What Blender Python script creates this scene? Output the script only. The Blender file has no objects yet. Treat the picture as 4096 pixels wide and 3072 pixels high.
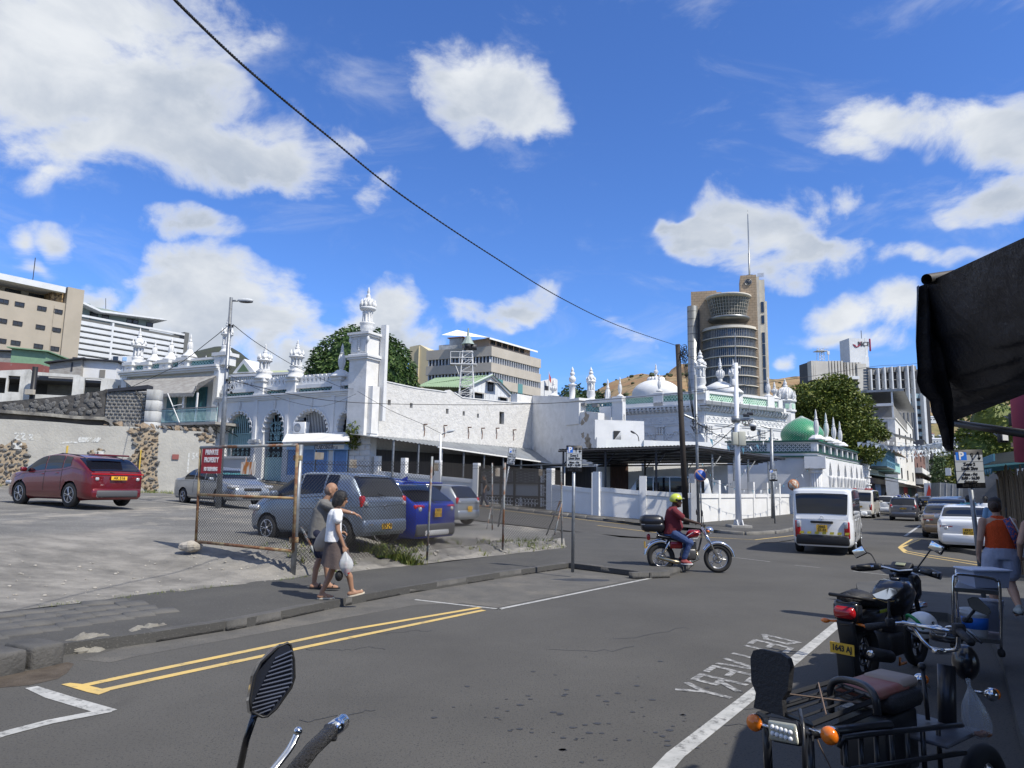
# Street corner with white mosque: built object by object. Order: camera, light, helpers, ground, buildings, street, vehicles, people.
import bpy,math,random
from mathutils import Vector,Matrix,noise
from mathutils.geometry import tessellate_polygon
V,MR,MT,cos,sin,rad,RU,RR0=Vector,Matrix.Rotation,Matrix.Translation,math.cos,math.sin,math.radians,random.uniform,random.random
random.seed(7)
SC=bpy.context.scene
COL=SC.collection
PI=math.pi
FPX,CAMH=2840.0,1.88
PITCH,ROLL=rad(8.1),rad(1.0)
RM=MR(PITCH+PI/2,3,'X')@MR(ROLL,3,'Z')
cam_d=bpy.data.cameras.new('camera')
cam=bpy.data.objects.new('camera',cam_d)
COL.objects.link(cam)
cam.matrix_world=MT((0,0,CAMH))@RM.to_4x4()
cam_d.sensor_width=36
cam_d.lens=FPX/4096*36
cam_d.clip_start=.05
cam_d.clip_end=9000
SC.camera=cam
SUN=V((.79,-.61,0)).normalized()
ELEV=rad(51)
sd=bpy.data.lights.new('sun','SUN')
sd.energy=5.0
sd.angle=rad(.53)
sd.color=(1,.95,.86)
so=bpy.data.objects.new('sun',sd)
COL.objects.link(so)
sv=V((SUN.x*cos(ELEV),SUN.y*cos(ELEV),sin(ELEV)))
so.rotation_euler=sv.to_track_quat('Z','Y').to_euler()
SC.view_settings.view_transform='Standard'
SC.view_settings.look='None'
SC.view_settings.exposure=.06
SC.view_settings.gamma=1
def ray(px,py):
 return RM@V(((px-2048)/FPX,(1536-py)/FPX,-1))
def at(px,py,Y):
 d=ray(px,py)
 return V((0,0,CAMH))+d*(Y/d.y)
def gnd(px,py,z=0.0):
 d=ray(px,py)
 return V((0,0,CAMH))+d*((z-CAMH)/d.z)
w=bpy.data.worlds.new('World')
SC.world=w
w.use_nodes=True
NT=w.node_tree
N,L=NT.nodes,NT.links
bg=N['Background']
bg.inputs['Strength'].default_value=.105
sky=N.new('ShaderNodeTexSky')
sky.sky_type='NISHITA'
sky.sun_disc=False
sky.sun_elevation=ELEV
sky.sun_rotation=math.atan2(SUN.x,SUN.y)
sky.altitude=20
sky.air_density=1.0
sky.dust_density=.3
sky.ozone_density=3.0
def wmath(op,a,b=None,c=None,clamp=False):
 n=N.new('ShaderNodeMath')
 n.operation=op
 n.use_clamp=clamp
 for i,x in enumerate((a,b,c)):
  if x is None:
   continue
  if isinstance(x,(int,float)):
   n.inputs[i].default_value=x
  else:
   L.new(x,n.inputs[i])
 return n.outputs[0]
def wramp(x,lo,hi,a=0.,b=1.):
 n=N.new('ShaderNodeMapRange')
 n.interpolation_type='SMOOTHSTEP'
 L.new(x,n.inputs['Value'])
 for k,v in(('From Min',lo),('From Max',hi),('To Min',a),('To Max',b)):
  n.inputs[k].default_value=v
 return n.outputs['Result']
tcw=N.new('ShaderNodeTexCoord')
sep=N.new('ShaderNodeSeparateXYZ')
L.new(tcw.outputs['Generated'],sep.inputs[0])
dx,dy,dz=sep.outputs
yc=wmath('MAXIMUM',dy,.12)
ga=wmath('DIVIDE',dx,yc)
gb=wmath('DIVIDE',dz,yc)
cmb=N.new('ShaderNodeCombineXYZ')
L.new(ga,cmb.inputs[0]);L.new(gb,cmb.inputs[1])
GV=cmb.outputs[0]
def wnoise(vec,scale,det,rough,dist=0.,off=(0,0,0),sc3=(1,1,1)):
 mp=N.new('ShaderNodeMapping')
 L.new(vec,mp.inputs['Vector'])
 mp.inputs['Location'].default_value=off
 mp.inputs['Scale'].default_value=sc3
 n=N.new('ShaderNodeTexNoise')
 L.new(mp.outputs[0],n.inputs['Vector'])
 n.inputs['Scale'].default_value=scale
 n.inputs['Detail'].default_value=det
 n.inputs['Roughness'].default_value=rough
 n.inputs['Distortion'].default_value=dist
 return n.outputs['Fac']
def gp(px,py):
 d=ray(px,py)
 return d.x/d.y,d.z/d.y
BLOBS=[(150,180,640,330,-.25,1.25),(520,420,430,230,.35,1.15),(950,640,420,190,.05,1.0),(300,620,520,180,.1,.8),(100,60,900,300,0,1.1),(1900,330,380,190,.35,1.0),(2080,440,340,150,.1,1.0),(1720,250,200,130,.3,.8),(1800,470,180,100,.0,.6),(3550,430,330,130,-.05,.95),(3950,520,380,150,.2,.95),(3980,730,230,110,-.35,.85),(3400,560,210,110,0,.55),(4000,350,160,60,0,.4),(3080,880,330,150,0,1.15),(2850,960,260,110,-.1,1.05),(3330,990,270,80,0,.9),(3100,1040,420,100,0,.75),(3480,810,90,60,0,.55),(860,1230,360,190,.15,1.35),(620,1290,300,160,0,.95),(1120,1300,190,120,.1,.95),(330,1170,180,90,0,.8),(1500,1270,230,110,.1,.95),(1700,1300,90,60,0,.5),(780,960,260,80,.1,.75),(200,950,200,75,0,.8),(20,960,110,100,0,.85),(90,1060,190,60,0,.65),(1000,1420,700,90,0,.8),(2100,1220,150,80,0,.65),(2400,1300,300,60,.1,.38),(1870,1240,150,60,0,.42),(3480,1260,230,100,-.2,.7),(3640,1220,150,110,-.5,.95),(3450,1380,300,80,0,.7),(3170,1460,90,60,0,.5),(2880,1290,150,60,0,.3),(2650,1250,150,50,0,.25),(3750,1000,300,40,-.3,.3),(1450,790,130,90,-.4,.55),(60,700,160,80,0,.55)]
GEN=tcw.outputs['Generated']
def warp(v,scale,det,amp,off):
 mp=N.new('ShaderNodeMapping')
 mp.inputs['Location'].default_value=off
 L.new(GEN,mp.inputs['Vector'])
 n=N.new('ShaderNodeTexNoise')
 n.inputs['Scale'].default_value=scale;n.inputs['Detail'].default_value=det;n.inputs['Roughness'].default_value=.55
 L.new(mp.outputs[0],n.inputs['Vector'])
 a=N.new('ShaderNodeVectorMath');a.operation='SUBTRACT'
 L.new(n.outputs['Color'],a.inputs[0]);a.inputs[1].default_value=(.5,.5,.5)
 b=N.new('ShaderNodeVectorMath');b.operation='MULTIPLY_ADD'
 L.new(a.outputs[0],b.inputs[0]);b.inputs[1].default_value=(amp,amp,0);L.new(v,b.inputs[2])
 return b.outputs[0]
GV=warp(GV,3.2,2,.22,(2,3,1))
GV=warp(GV,11,3,.09,(5,1,8))
acc=None
for(px,py,rx,ry,ph,st)in BLOBS:
 a0,b0=gp(px,py)
 a1,b1=gp(px+rx,py)
 a2,b2=gp(px,py-ry)
 mp=N.new('ShaderNodeMapping')
 mp.vector_type='TEXTURE'
 L.new(GV,mp.inputs['Vector'])
 mp.inputs['Location'].default_value=(a0,b0,0)
 mp.inputs['Rotation'].default_value=(0,0,-ph)
 mp.inputs['Scale'].default_value=(abs(a1-a0)*1.25,abs(b2-b0)*1.25,1)
 ln=N.new('ShaderNodeVectorMath');ln.operation='LENGTH'
 L.new(mp.outputs[0],ln.inputs[0])
 v=wmath('MULTIPLY',wmath('SUBTRACT',1.0,ln.outputs['Value'],clamp=True),st)
 acc=v if acc is None else wmath('SMOOTH_MAX',acc,v,.12)
nz=wmath('MAXIMUM',dz,.06)
cm2=N.new('ShaderNodeCombineXYZ')
L.new(wmath('DIVIDE',dx,wmath('ADD',nz,.3)),cm2.inputs[0]);L.new(wmath('DIVIDE',dy,wmath('ADD',nz,.3)),cm2.inputs[1])
far=wramp(wnoise(cm2.outputs[0],1.3,3,.5),.44,.62,0,.9)
inside=wmath('MULTIPLY',wmath('MULTIPLY',wramp(ga,-1.15,-.95),wramp(ga,.95,1.15,1,0)),wmath('MULTIPLY',wramp(dy,.25,.4),wramp(gb,.85,1.0,1,0)))
field=wmath('ADD',wmath('MULTIPLY',acc,inside),wmath('MULTIPLY',far,wmath('SUBTRACT',1.0,inside)))
n1=wnoise(GEN,7.5,10,.62,.3,(3,1,7),(1,1,1.4))
n2=wnoise(GEN,2.2,4,.5,0,(9,2,4),(1,1,1.4))
dens=wmath('ADD',wmath('ADD',field,wmath('MULTIPLY',wmath('SUBTRACT',n1,.5),2.2)),wmath('MULTIPLY',wmath('SUBTRACT',n2,.5),.9))
dens=wmath('MULTIPLY',dens,wramp(field,0.0,.22))
alpha=wramp(dens,.08,.68)
n3=wnoise(GEN,3.0,8,.62,1.2,(1,5,2),(1.2,1,3.2))
veil=wramp(n3,.52,.85,0,.4)
alpha=wmath('MAXIMUM',alpha,veil)
shade=wramp(wmath('ADD',wmath('MULTIPLY',wnoise(GEN,6.0,6,.55,.3,(3.0,1.05,6.9),(1,1,1.6)),.75),wmath('MULTIPLY',n2,.5)),.46,.76)
thick=wramp(dens,.5,1.15)
cr=N.new('ShaderNodeMix');cr.data_type='RGBA'
L.new(wmath('MULTIPLY',shade,wramp(dens,.3,.75)),cr.inputs['Factor'])
cr.inputs['A'].default_value=(7.6,7.9,8.3,1)
cr.inputs['B'].default_value=(4.3,4.9,5.9,1)
tint=N.new('ShaderNodeMix');tint.data_type='RGBA';tint.blend_type='MULTIPLY'
tint.inputs['Factor'].default_value=1
L.new(sky.outputs[0],tint.inputs['A'])
tint.inputs['B'].default_value=(.74,1.10,1.75,1)
mx=N.new('ShaderNodeMix');mx.data_type='RGBA'
L.new(alpha,mx.inputs['Factor'])
L.new(tint.outputs['Result'],mx.inputs['A'])
L.new(cr.outputs['Result'],mx.inputs['B'])
L.new(mx.outputs['Result'],bg.inputs['Color'])
w.cycles.sampling_method='MANUAL'
w.cycles.sample_map_resolution=512
def lerp(a,b,t):
 return a+(b-a)*t
def sm(t):
 t=min(1,max(0,t))
 return t*t*(3-2*t)
class MB:
 """collects shapes; obj() links them as ONE mesh object"""
 def __init__(s):
  s.v,s.f,s.sm=[],[],[]
 def add(s,vs,fs,smooth=False):
  o=len(s.v)
  s.v+=[tuple(v)for v in vs]
  s.f+=[tuple(i+o for i in f)for f in fs]
  s.sm+=[smooth]*len(fs)
  return s
 def box(s,x0,x1,y0,y1,z0,z1,M=None):
  vs=[V((x,y,z))for z in(z0,z1)for y in(y0,y1)for x in(x0,x1)]
  if M is not None:
   vs=[M@v for v in vs]
  return s.add(vs,[(0,2,3,1),(4,5,7,6),(0,1,5,4),(1,3,7,5),(3,2,6,7),(2,0,4,6)])
 def cbox(s,c,sx,sy,sz,rz=0,M=None):
  m=MT(c)@MR(rz,4,'Z')
  if M is not None:
   m=m@M
  return s.box(-sx/2,sx/2,-sy/2,sy/2,-sz/2,sz/2,m)
 def bbox(s,c,sx,sy,sz,bev,M=None,n=2):
  """rounded box (bevel in all edges, superellipsoid like)"""
  vs,fs=[],[]
  K=4*(n+1)
  rows=2*(n+1)
  for i in range(rows):
   top=i>=n+1
   k=i if not top else i-(n+1)
   a=(-PI/2+PI/2*k/n)if not top else(PI/2*k/n)
   zz=(sz/2-bev)*(1 if top else-1)+bev*sin(a)
   r=bev*cos(a)
   for q in range(4):
    sxq=(1,-1,-1,1)[q];syq=(1,1,-1,-1)[q]
    for j in range(n+1):
     b=PI/2*q+PI/2*j/n
     vs.append(V((sxq*(sx/2-bev)+r*cos(b),syq*(sy/2-bev)+r*sin(b),zz)))
  for i in range(rows-1):
   for j in range(K):
    fs.append((i*K+j,i*K+(j+1)%K,(i+1)*K+(j+1)%K,(i+1)*K+j))
  fs.append(tuple(range(K))[::-1]);fs.append(tuple((rows-1)*K+j for j in range(K)))
  m=MT(c)
  if M is not None:
   m=m@M
  return s.add([m@v for v in vs],fs,True)
 def prism(s,poly,z0,z1):
  n=len(poly)
  vs=[(p[0],p[1],z0)for p in poly]+[(p[0],p[1],z1)for p in poly]
  fs=[tuple(range(n))[::-1],tuple(range(n,2*n))]+[(i,(i+1)%n,n+(i+1)%n,n+i)for i in range(n)]
  return s.add(vs,fs)
 def py(s,poly,y0,y1):
  n=len(poly)
  vs=[(p[0],y0,p[1])for p in poly]+[(p[0],y1,p[1])for p in poly]
  fs=[tuple(range(n)),tuple(range(n,2*n))[::-1]]+[(i,n+i,n+(i+1)%n,(i+1)%n)for i in range(n)]
  return s.add(vs,fs)
 def px_(s,poly,x0,x1):
  n=len(poly)
  vs=[(x0,p[0],p[1])for p in poly]+[(x1,p[0],p[1])for p in poly]
  fs=[tuple(range(n))[::-1],tuple(range(n,2*n))]+[(i,(i+1)%n,n+(i+1)%n,n+i)for i in range(n)]
  return s.add(vs,fs)
 def holes(s,outer,holes,y0,y1):
  """wall in the x-z plane between y0 (front) and y1 with openings cut through"""
  loops=[list(outer)]+[list(h)for h in holes]
  flat=[p for lp in loops for p in lp]
  n=len(flat)
  tr=tessellate_polygon([[V((p[0],p[1],0))for p in lp]for lp in loops])
  vs=[(p[0],y0,p[1])for p in flat]+[(p[0],y1,p[1])for p in flat]
  fs=[tuple(t)for t in tr]+[tuple(i+n for i in t)[::-1]for t in tr]
  o=0
  for lp in loops:
   m=len(lp)
   fs+=[(o+i,o+(i+1)%m,n+o+(i+1)%m,n+o+i)for i in range(m)]
   o+=m
  return s.add(vs,fs)
 def tb(s,pts,r,n=8,cap=True,flat=None):
  pts=[V(p)for p in pts]
  m=len(pts)
  rs=r if isinstance(r,(list,tuple))else[r]*m
  vs,fs=[],[]
  up=None
  for i,p in enumerate(pts):
   d=(pts[min(i+1,m-1)]-pts[max(i-1,0)]).normalized()
   if up is None:
    up=V((0,0,1))if abs(d.z)<.9 else V((1,0,0))
   a=d.cross(up)
   if a.length<1e-4:
    a=d.cross(V((.3,1,.2)))
   a.normalize()
   b=a.cross(d).normalized()
   up=b
   for k in range(n):
    t=2*PI*k/n
    vs.append(p+(a*cos(t)*(flat or 1)+b*sin(t))*rs[i])
  for i in range(m-1):
   for k in range(n):
    fs.append((i*n+k,i*n+(k+1)%n,(i+1)*n+(k+1)%n,(i+1)*n+k))
  if cap:
   fs+=[tuple(range(n))[::-1],tuple((m-1)*n+k for k in range(n))]
  return s.add(vs,fs,n>5)
 def lt(s,prof,c=(0,0,0),n=12,M=None,smooth=True,rot=0):
  vs,fs=[],[]
  for(r,z)in prof:
   for k in range(n):
    t=2*PI*(k+rot)/n
    vs.append(V((r*cos(t),r*sin(t),z)))
  m=len(prof)
  for i in range(m-1):
   for k in range(n):
    fs.append((i*n+k,i*n+(k+1)%n,(i+1)*n+(k+1)%n,(i+1)*n+k))
  fs+=[tuple(range(n))[::-1],tuple((m-1)*n+k for k in range(n))]
  mt=MT(c)
  if M is not None:
   mt=mt@M
  return s.add([mt@v for v in vs],fs,smooth)
 def sph(s,c,r,n=12,m=8,M=None):
  if not isinstance(r,(tuple,list)):
   r=(r,r,r)
  vs,fs=[],[]
  for i in range(m+1):
   a=-PI/2+PI*i/m
   for k in range(n):
    t=2*PI*k/n
    vs.append(V((r[0]*cos(a)*cos(t),r[1]*cos(a)*sin(t),r[2]*sin(a))))
  for i in range(m):
   for k in range(n):
    fs.append((i*n+k,i*n+(k+1)%n,(i+1)*n+(k+1)%n,(i+1)*n+k))
  mt=MT(c)
  if M is not None:
   mt=mt@M
  return s.add([mt@v for v in vs],fs,True)
 def cyl(s,p0,p1,r,n=12,r1=None):
  return s.tb([p0,p1],[r,r if r1 is None else r1],n)
 def grid(s,fn,nu,nv,smooth=True):
  vs=[fn(i/nu,j/nv)for i in range(nu+1)for j in range(nv+1)]
  fs=[(i*(nv+1)+j,(i+1)*(nv+1)+j,(i+1)*(nv+1)+j+1,i*(nv+1)+j+1)for i in range(nu)for j in range(nv)]
  return s.add(vs,fs,smooth)
 def torus(s,c,R,r,n=24,m=8,M=None,a0=0,a1=2*PI):
  full=abs(a1-a0-2*PI)<1e-6
  vs,fs=[],[]
  nn=n if full else n+1
  for i in range(nn):
   t=a0+(a1-a0)*i/n
   for k in range(m):
    q=2*PI*k/m
    vs.append(V(((R+r*cos(q))*cos(t),(R+r*cos(q))*sin(t),r*sin(q))))
  for i in range(n):
   for k in range(m):
    fs.append((i*m+k,((i+1)%nn)*m+k,((i+1)%nn)*m+(k+1)%m,i*m+(k+1)%m))
  mt=MT(c)
  if M is not None:
   mt=mt@M
  return s.add([mt@v for v in vs],fs,True)
 def mesh(s,name,mat):
  me=bpy.data.meshes.new(name)
  me.from_pydata(s.v,[],s.f)
  for p,q in zip(me.polygons,s.sm):
   p.use_smooth=q
  if mat:
   me.materials.append(mat)
  me.update()
  return me
 def o(s,name,mat,parent=None,fix=True):
  me=s.mesh(name,mat)
  o=bpy.data.objects.new(name,me)
  COL.objects.link(o)
  if parent:
   o.parent=parent
  return o
def fixn(o):
 import bmesh
 b=bmesh.new();b.from_mesh(o.data)
 bmesh.ops.recalc_face_normals(b,faces=b.faces)
 b.to_mesh(o.data);b.free()
 return o
def tag(o,label=None,cat=None,group=None,kind=None):
 if label:o['label']=label
 if cat:o['category']=cat
 if group:o['group']=group
 if kind:o['kind']=kind
 return o
def thing(name,label,cat,loc=(0,0,0),rz=0,group=None):
 o=bpy.data.objects.new(name,None)
 o.empty_display_size=.2
 COL.objects.link(o)
 o.location=loc
 o.rotation_euler=(0,0,rz)
 return tag(o,label,cat,group)
def copy_tree(o,parent=None):
 c=o.copy()
 COL.objects.link(c)
 c.parent=parent
 for ch in[x for x in KIDS.get(o.name,[])]or list(o.children):
  copy_tree(ch,c)
 return c
KIDS={}
def inst(mesh,name,parent,loc=(0,0,0),rot=(0,0,0),sc=(1,1,1)):
 o=bpy.data.objects.new(name,mesh)
 COL.objects.link(o)
 o.parent=parent
 o.location=loc
 o.rotation_euler=rot
 o.scale=sc if isinstance(sc,tuple)else(sc,sc,sc)
 return o
class Frame:
 """a vertical facade plane: local x along it, local y away from the camera side, z up"""
 def __init__(s,p0,p1,z=0):
  s.o=V((p0[0],p0[1],z))
  d=V((p1[0]-p0[0],p1[1]-p0[1],0))
  s.len=d.length
  s.rz=math.atan2(d.y,d.x)
  s.x=d.normalized()
  s.y=V((-s.x.y,s.x.x,0))
 def px(s,px,py,dy=0.0):
  d=ray(px,py)
  o=V((0,0,CAMH))-s.o
  t=(dy-o.dot(s.y))/d.dot(s.y)
  q=o+d*t
  return q.dot(s.x),q.z
 def poly(s,pts,dy=0.0):
  return[s.px(a,b,dy)for a,b in pts]
 def thing(s,name,label,cat,group=None):
  return thing(name,label,cat,s.o,s.rz,group)
 def struct(s,name):
  o=thing(name,None,None,s.o,s.rz)
  return o
 def w(s,u,d,z):
  return s.o+s.x*u+s.y*d+V((0,0,z))
MATS={}
def srgb(h):
 if isinstance(h,str):
  c=[int(h[i:i+2],16)/255 for i in(0,2,4)]
  return tuple((x/12.92 if x<=.04045 else((x+.055)/1.055)**2.4)for x in c)
 return h
def mat(name,col,rough=.6,metal=0,col2=None,scale=6,det=6,lo=.35,hi=.65,bump=0,bscale=40,stretch=(1,1,1),col3=None,scale3=2,lo3=.55,hi3=.75,stretch3=(1,1,1),emit=None,alpha=None,coat=0,trans=0,world=False,spec=None,speck=None):
 if name in MATS:
  return MATS[name]
 m=bpy.data.materials.new(name)
 m.use_nodes=True
 nt=m.node_tree
 b=nt.nodes['Principled BSDF']
 col=srgb(col)
 b.inputs['Base Color'].default_value=(*col,1)
 b.inputs['Roughness'].default_value=rough
 b.inputs['Metallic'].default_value=metal
 if spec is not None:b.inputs['Specular IOR Level'].default_value=spec
 if coat:b.inputs['Coat Weight'].default_value=coat;b.inputs['Coat Roughness'].default_value=.05
 if trans:b.inputs['Transmission Weight'].default_value=trans
 if alpha is not None:b.inputs['Alpha'].default_value=alpha
 if emit:
  b.inputs['Emission Color'].default_value=(*srgb(emit[0]),1)
  b.inputs['Emission Strength'].default_value=emit[1]
 tc=nt.nodes.new('ShaderNodeTexCoord')
 src=tc.outputs['Object']
 if world:
  g=nt.nodes.new('ShaderNodeNewGeometry')
  src=g.outputs['Position']
 def nzn(sc,st,dt=6,rg=.6,off=0):
  mp=nt.nodes.new('ShaderNodeMapping')
  mp.inputs['Scale'].default_value=st
  mp.inputs['Location'].default_value=(off,off*1.7,off*.6)
  nt.links.new(src,mp.inputs['Vector'])
  n=nt.nodes.new('ShaderNodeTexNoise')
  n.inputs['Scale'].default_value=sc
  n.inputs['Detail'].default_value=dt
  n.inputs['Roughness'].default_value=rg
  nt.links.new(mp.outputs[0],n.inputs['Vector'])
  return n.outputs['Fac']
 def rmp(x,a,c):
  r=nt.nodes.new('ShaderNodeMapRange')
  r.inputs['From Min'].default_value=a
  r.inputs['From Max'].default_value=c
  nt.links.new(x,r.inputs['Value'])
  return r.outputs['Result']
 def mixc(f,a,c):
  x=nt.nodes.new('ShaderNodeMix');x.data_type='RGBA'
  nt.links.new(f,x.inputs['Factor'])
  for k,v in(('A',a),('B',c)):
   if isinstance(v,tuple):x.inputs[k].default_value=(*v[:3],1)
   else:nt.links.new(v,x.inputs[k])
  return x.outputs['Result']
 cur=col
 if col2 is not None:
  cur=mixc(rmp(nzn(scale,stretch,det),lo,hi),col,srgb(col2))
 if col3 is not None:
  cur=mixc(rmp(nzn(scale3,stretch3,8,.7,5.3),lo3,hi3),cur,srgb(col3))
 if speck:
  cur=mixc(rmp(nzn(speck[1],(1,1,1),3,.6,7.7),speck[2],speck[3]),cur,speck[0])
 if not isinstance(cur,tuple):
  nt.links.new(cur,b.inputs['Base Color'])
 if bump:
  bp=nt.nodes.new('ShaderNodeBump')
  bp.inputs['Strength'].default_value=min(1,bump)
  bp.inputs['Distance'].default_value=.02*max(1,bump)
  nt.links.new(nzn(bscale,(1,1,1),5,.6,2.1),bp.inputs['Height'])
  nt.links.new(bp.outputs[0],b.inputs['Normal'])
 MATS[name]=m
 m['nt']=0
 return m
def arc(cx,cz,r,a0,a1,n,rz=None):
 rz=rz or r
 return[(cx+r*cos(a0+(a1-a0)*i/n),cz+rz*sin(a0+(a1-a0)*i/n))for i in range(n+1)]
def bez(p,n=10):
 """catmull-rom through points"""
 p=[V(q)for q in p]
 out=[]
 for i in range(len(p)-1):
  a,b,c,d=p[max(i-1,0)],p[i],p[i+1],p[min(i+2,len(p)-1)]
  for k in range(n):
   t=k/n
   out.append(.5*((2*b)+(c-a)*t+(2*a-5*b+4*c-d)*t*t+(3*b-3*c+d-a)*t**3))
 out.append(p[-1])
 return out
def text(body,size,mt,parent,M,name='lettering',ext=.002,bold=0,align='CENTER',sx=1):
 """flat lettering turned into a mesh"""
 c=bpy.data.curves.new(name,'FONT')
 c.body=body
 c.size=size
 c.align_x=align
 c.align_y='CENTER'
 c.extrude=ext
 c.offset=bold
 c.resolution_u=2
 t=bpy.data.objects.new('tmp',c)
 COL.objects.link(t)
 dg=bpy.context.evaluated_depsgraph_get()
 me=bpy.data.meshes.new_from_object(t.evaluated_get(dg))
 bpy.data.objects.remove(t)
 me.transform(Matrix.Diagonal((sx,1,1,1)))
 me.materials.clear();me.materials.append(mt)
 me.name=name
 o=bpy.data.objects.new(name,me)
 COL.objects.link(o)
 o.parent=parent
 o.matrix_local=M
 return o
RX90=MR(PI/2,4,'X')
A_CORNER=V((9.1,35.4,0))
USIDE=V((-.876,.485,0)).normalized()
def sdist(x,y):
 return(x-9.1)*USIDE.x+(y-35.4)*USIDE.y
def H(x,y):
 s=sdist(x,y)
 return .06*(s if s>3 else(0 if s<-3 else(s+3)**2/12))
M_ASPH=mat('asphalt',(.078,.075,.069),.9,col2=(.098,.094,.086),scale=.35,det=12,lo=.38,hi=.62,bump=.35,bscale=90,col3=(.062,.06,.056),scale3=.6,lo3=.6,hi3=.8,stretch3=(1,.35,1),world=True,spec=.25,speck=((.045,.045,.045),55,.56,.66))
M_ASPH2=mat('pavement_asphalt',(.088,.086,.081),.92,col2=(.068,.067,.065),scale=.8,det=10,lo=.35,hi=.7,bump=.5,bscale=70,col3=(.13,.122,.11),scale3=1.4,lo3=.6,hi3=.82,world=True,spec=.2,speck=((.15,.145,.135),45,.6,.7))
M_ASPH3=mat('side_asphalt',(.07,.068,.065),.9,col2=(.09,.087,.082),scale=.5,det=8,bump=.4,bscale=80,world=True,spec=.25)
M_LOT=mat('lot_gravel',(.20,.196,.185),.95,col2=(.135,.133,.127),scale=.7,det=12,lo=.35,hi=.62,bump=1.0,bscale=30,col3=(.36,.33,.28),scale3=.55,lo3=.53,hi3=.7,stretch3=(1,.6,1),world=True,spec=.15,speck=((.42,.4,.36),38,.62,.68))
M_GRND=mat('earth',(.12,.1,.06),.95,col2=(.06,.075,.03),scale=.05,world=True)
M_KERB=mat('basalt_kerb',(.06,.059,.056),.85,col2=(.10,.096,.09),scale=3,bump=.9,bscale=25,world=True)
M_RUB=mat('rubble',(.22,.19,.14),.95,col2=(.13,.12,.10),scale=2.5,bump=1,bscale=14,world=True)
M_YEL=mat('yellow_paint',(.62,.43,.13),.7,col2=(.5,.37,.15),scale=3,col3=(.2,.17,.11),scale3=9,lo3=.55,hi3=.72,world=True)
M_WHT=mat('white_road_paint',(.46,.455,.43),.7,col2=(.34,.34,.32),scale=6,col3=(.13,.128,.12),scale3=14,lo3=.52,hi3=.66,world=True)
M_WORN=mat('worn_road_paint',(.36,.355,.34),.7,col2=(.13,.128,.12),scale=16,det=8,lo=.42,hi=.56,world=True)
M_FLAG=mat('flagstone',(.075,.074,.072),.88,col2=(.115,.11,.10),scale=1.5,bump=.8,bscale=18,world=True)
M_CONC=mat('concrete_grey',(.26,.255,.24),.9,col2=(.19,.185,.175),scale=1.2,bump=.6,bscale=20,world=True)
m=MB()
m.add([(-4000,-600,-.1),(4000,-600,-.1),(4000,6500,-.1),(-4000,6500,-.1)],[(0,1,2,3)])
tag(m.o('ground',M_GRND),kind='structure')
m=MB()
m.grid(lambda a,b:(lerp(-30,45,a),lerp(-14,72,b),0),2,2,False)
m.add([(10,72,0),(45,72,0),(150,250,0),(95,250,0)],[(0,1,2,3)])
road=tag(m.o('road',M_ASPH),kind='structure')
def strip(name,A,B,z,mt,parent,n=1,sub=6):
 """band between two polylines of world points"""
 m=MB()
 k=len(A)
 vs,fs=[],[]
 for i in range(k):
  for j in range(n+1):
   p=V(A[i]).lerp(V(B[i]),j/n)
   vs.append((p.x,p.y,z(p.x,p.y)if callable(z)else z))
 for i in range(k-1):
  for j in range(n):
   fs.append((i*(n+1)+j,(i+1)*(n+1)+j,(i+1)*(n+1)+j+1,i*(n+1)+j+1))
 m.add(vs,fs)
 return fixn(m.o(name,mt,parent))
def resample(P,n):
 P=[V((p[0],p[1],0))for p in P]
 d=[0]
 for a,b in zip(P,P[1:]):
  d.append(d[-1]+(b-a).length)
 out=[]
 for i in range(n+1):
  t=d[-1]*i/n
  for k in range(len(P)-1):
   if t<=d[k+1]+1e-9:
    out.append(P[k].lerp(P[k+1],(t-d[k])/max(1e-9,d[k+1]-d[k])))
    break
  else:
   out.append(P[-1].copy())
 return out
nearL=resample([(12,24.5),(7.5,26),(3.4,27.6),(-2,30.4),(-9,35.5),(-16,41.5),(-22,46)],40)
farL=resample([(13.5,33),(9.9,33.3),(4.6,35.1),(-3,40.6),(-11,45.3),(-16,48.3),(-24,53)],40)
strip('side_street',nearL,farL,lambda x,y:H(x,y)+.004,M_ASPH3,None,6)
tag(bpy.data.objects['side_street'],kind='structure')
KB=[(-400,2700),(0,2612),(270,2572),(620,2528),(1000,2470),(1400,2388),(1640,2345),(2000,2290),(2275,2252)]
JUT=[(2275,2252),(2440,2272),(2600,2291),(2680,2282),(2744,2262),(2775,2240),(2760,2218),(2700,2192),(2600,2168),(2400,2136),(2300,2122)]
kerb=[gnd(a,b,.12)for a,b in KB]
jut=[gnd(a,b,.12)for a,b in JUT]
back=[gnd(a,b,.12)for a,b in[(-500,2490),(0,2447),(270,2422),(480,2388),(644,2366),(1031,2318),(1200,2298),(1350,2287),(1700,2258),(2118,2208),(2250,2192)]]
EDGE0,EDGE1=back[1],back[-1]
EN=V((-(EDGE1-EDGE0).y,(EDGE1-EDGE0).x,0)).normalized()
EU=(EDGE1-EDGE0).normalized();EU.z=0
m=MB()
poly=kerb+jut[1:]+[gnd(2215,2112,.12),gnd(2205,2160,.12)]+back[::-1]
tri=tessellate_polygon([[V((p.x,p.y,0))for p in poly]])
m.add([(p.x,p.y,.12)for p in poly],tri)
for p,q in zip(poly,poly[1:]):m.add([(p.x,p.y,.12),(q.x,q.y,.12),(q.x,q.y,-.04),(p.x,p.y,-.04)],[(0,1,2,3)])
pav=tag(fixn(m.o('pavement',M_ASPH2)),kind='structure')
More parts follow.
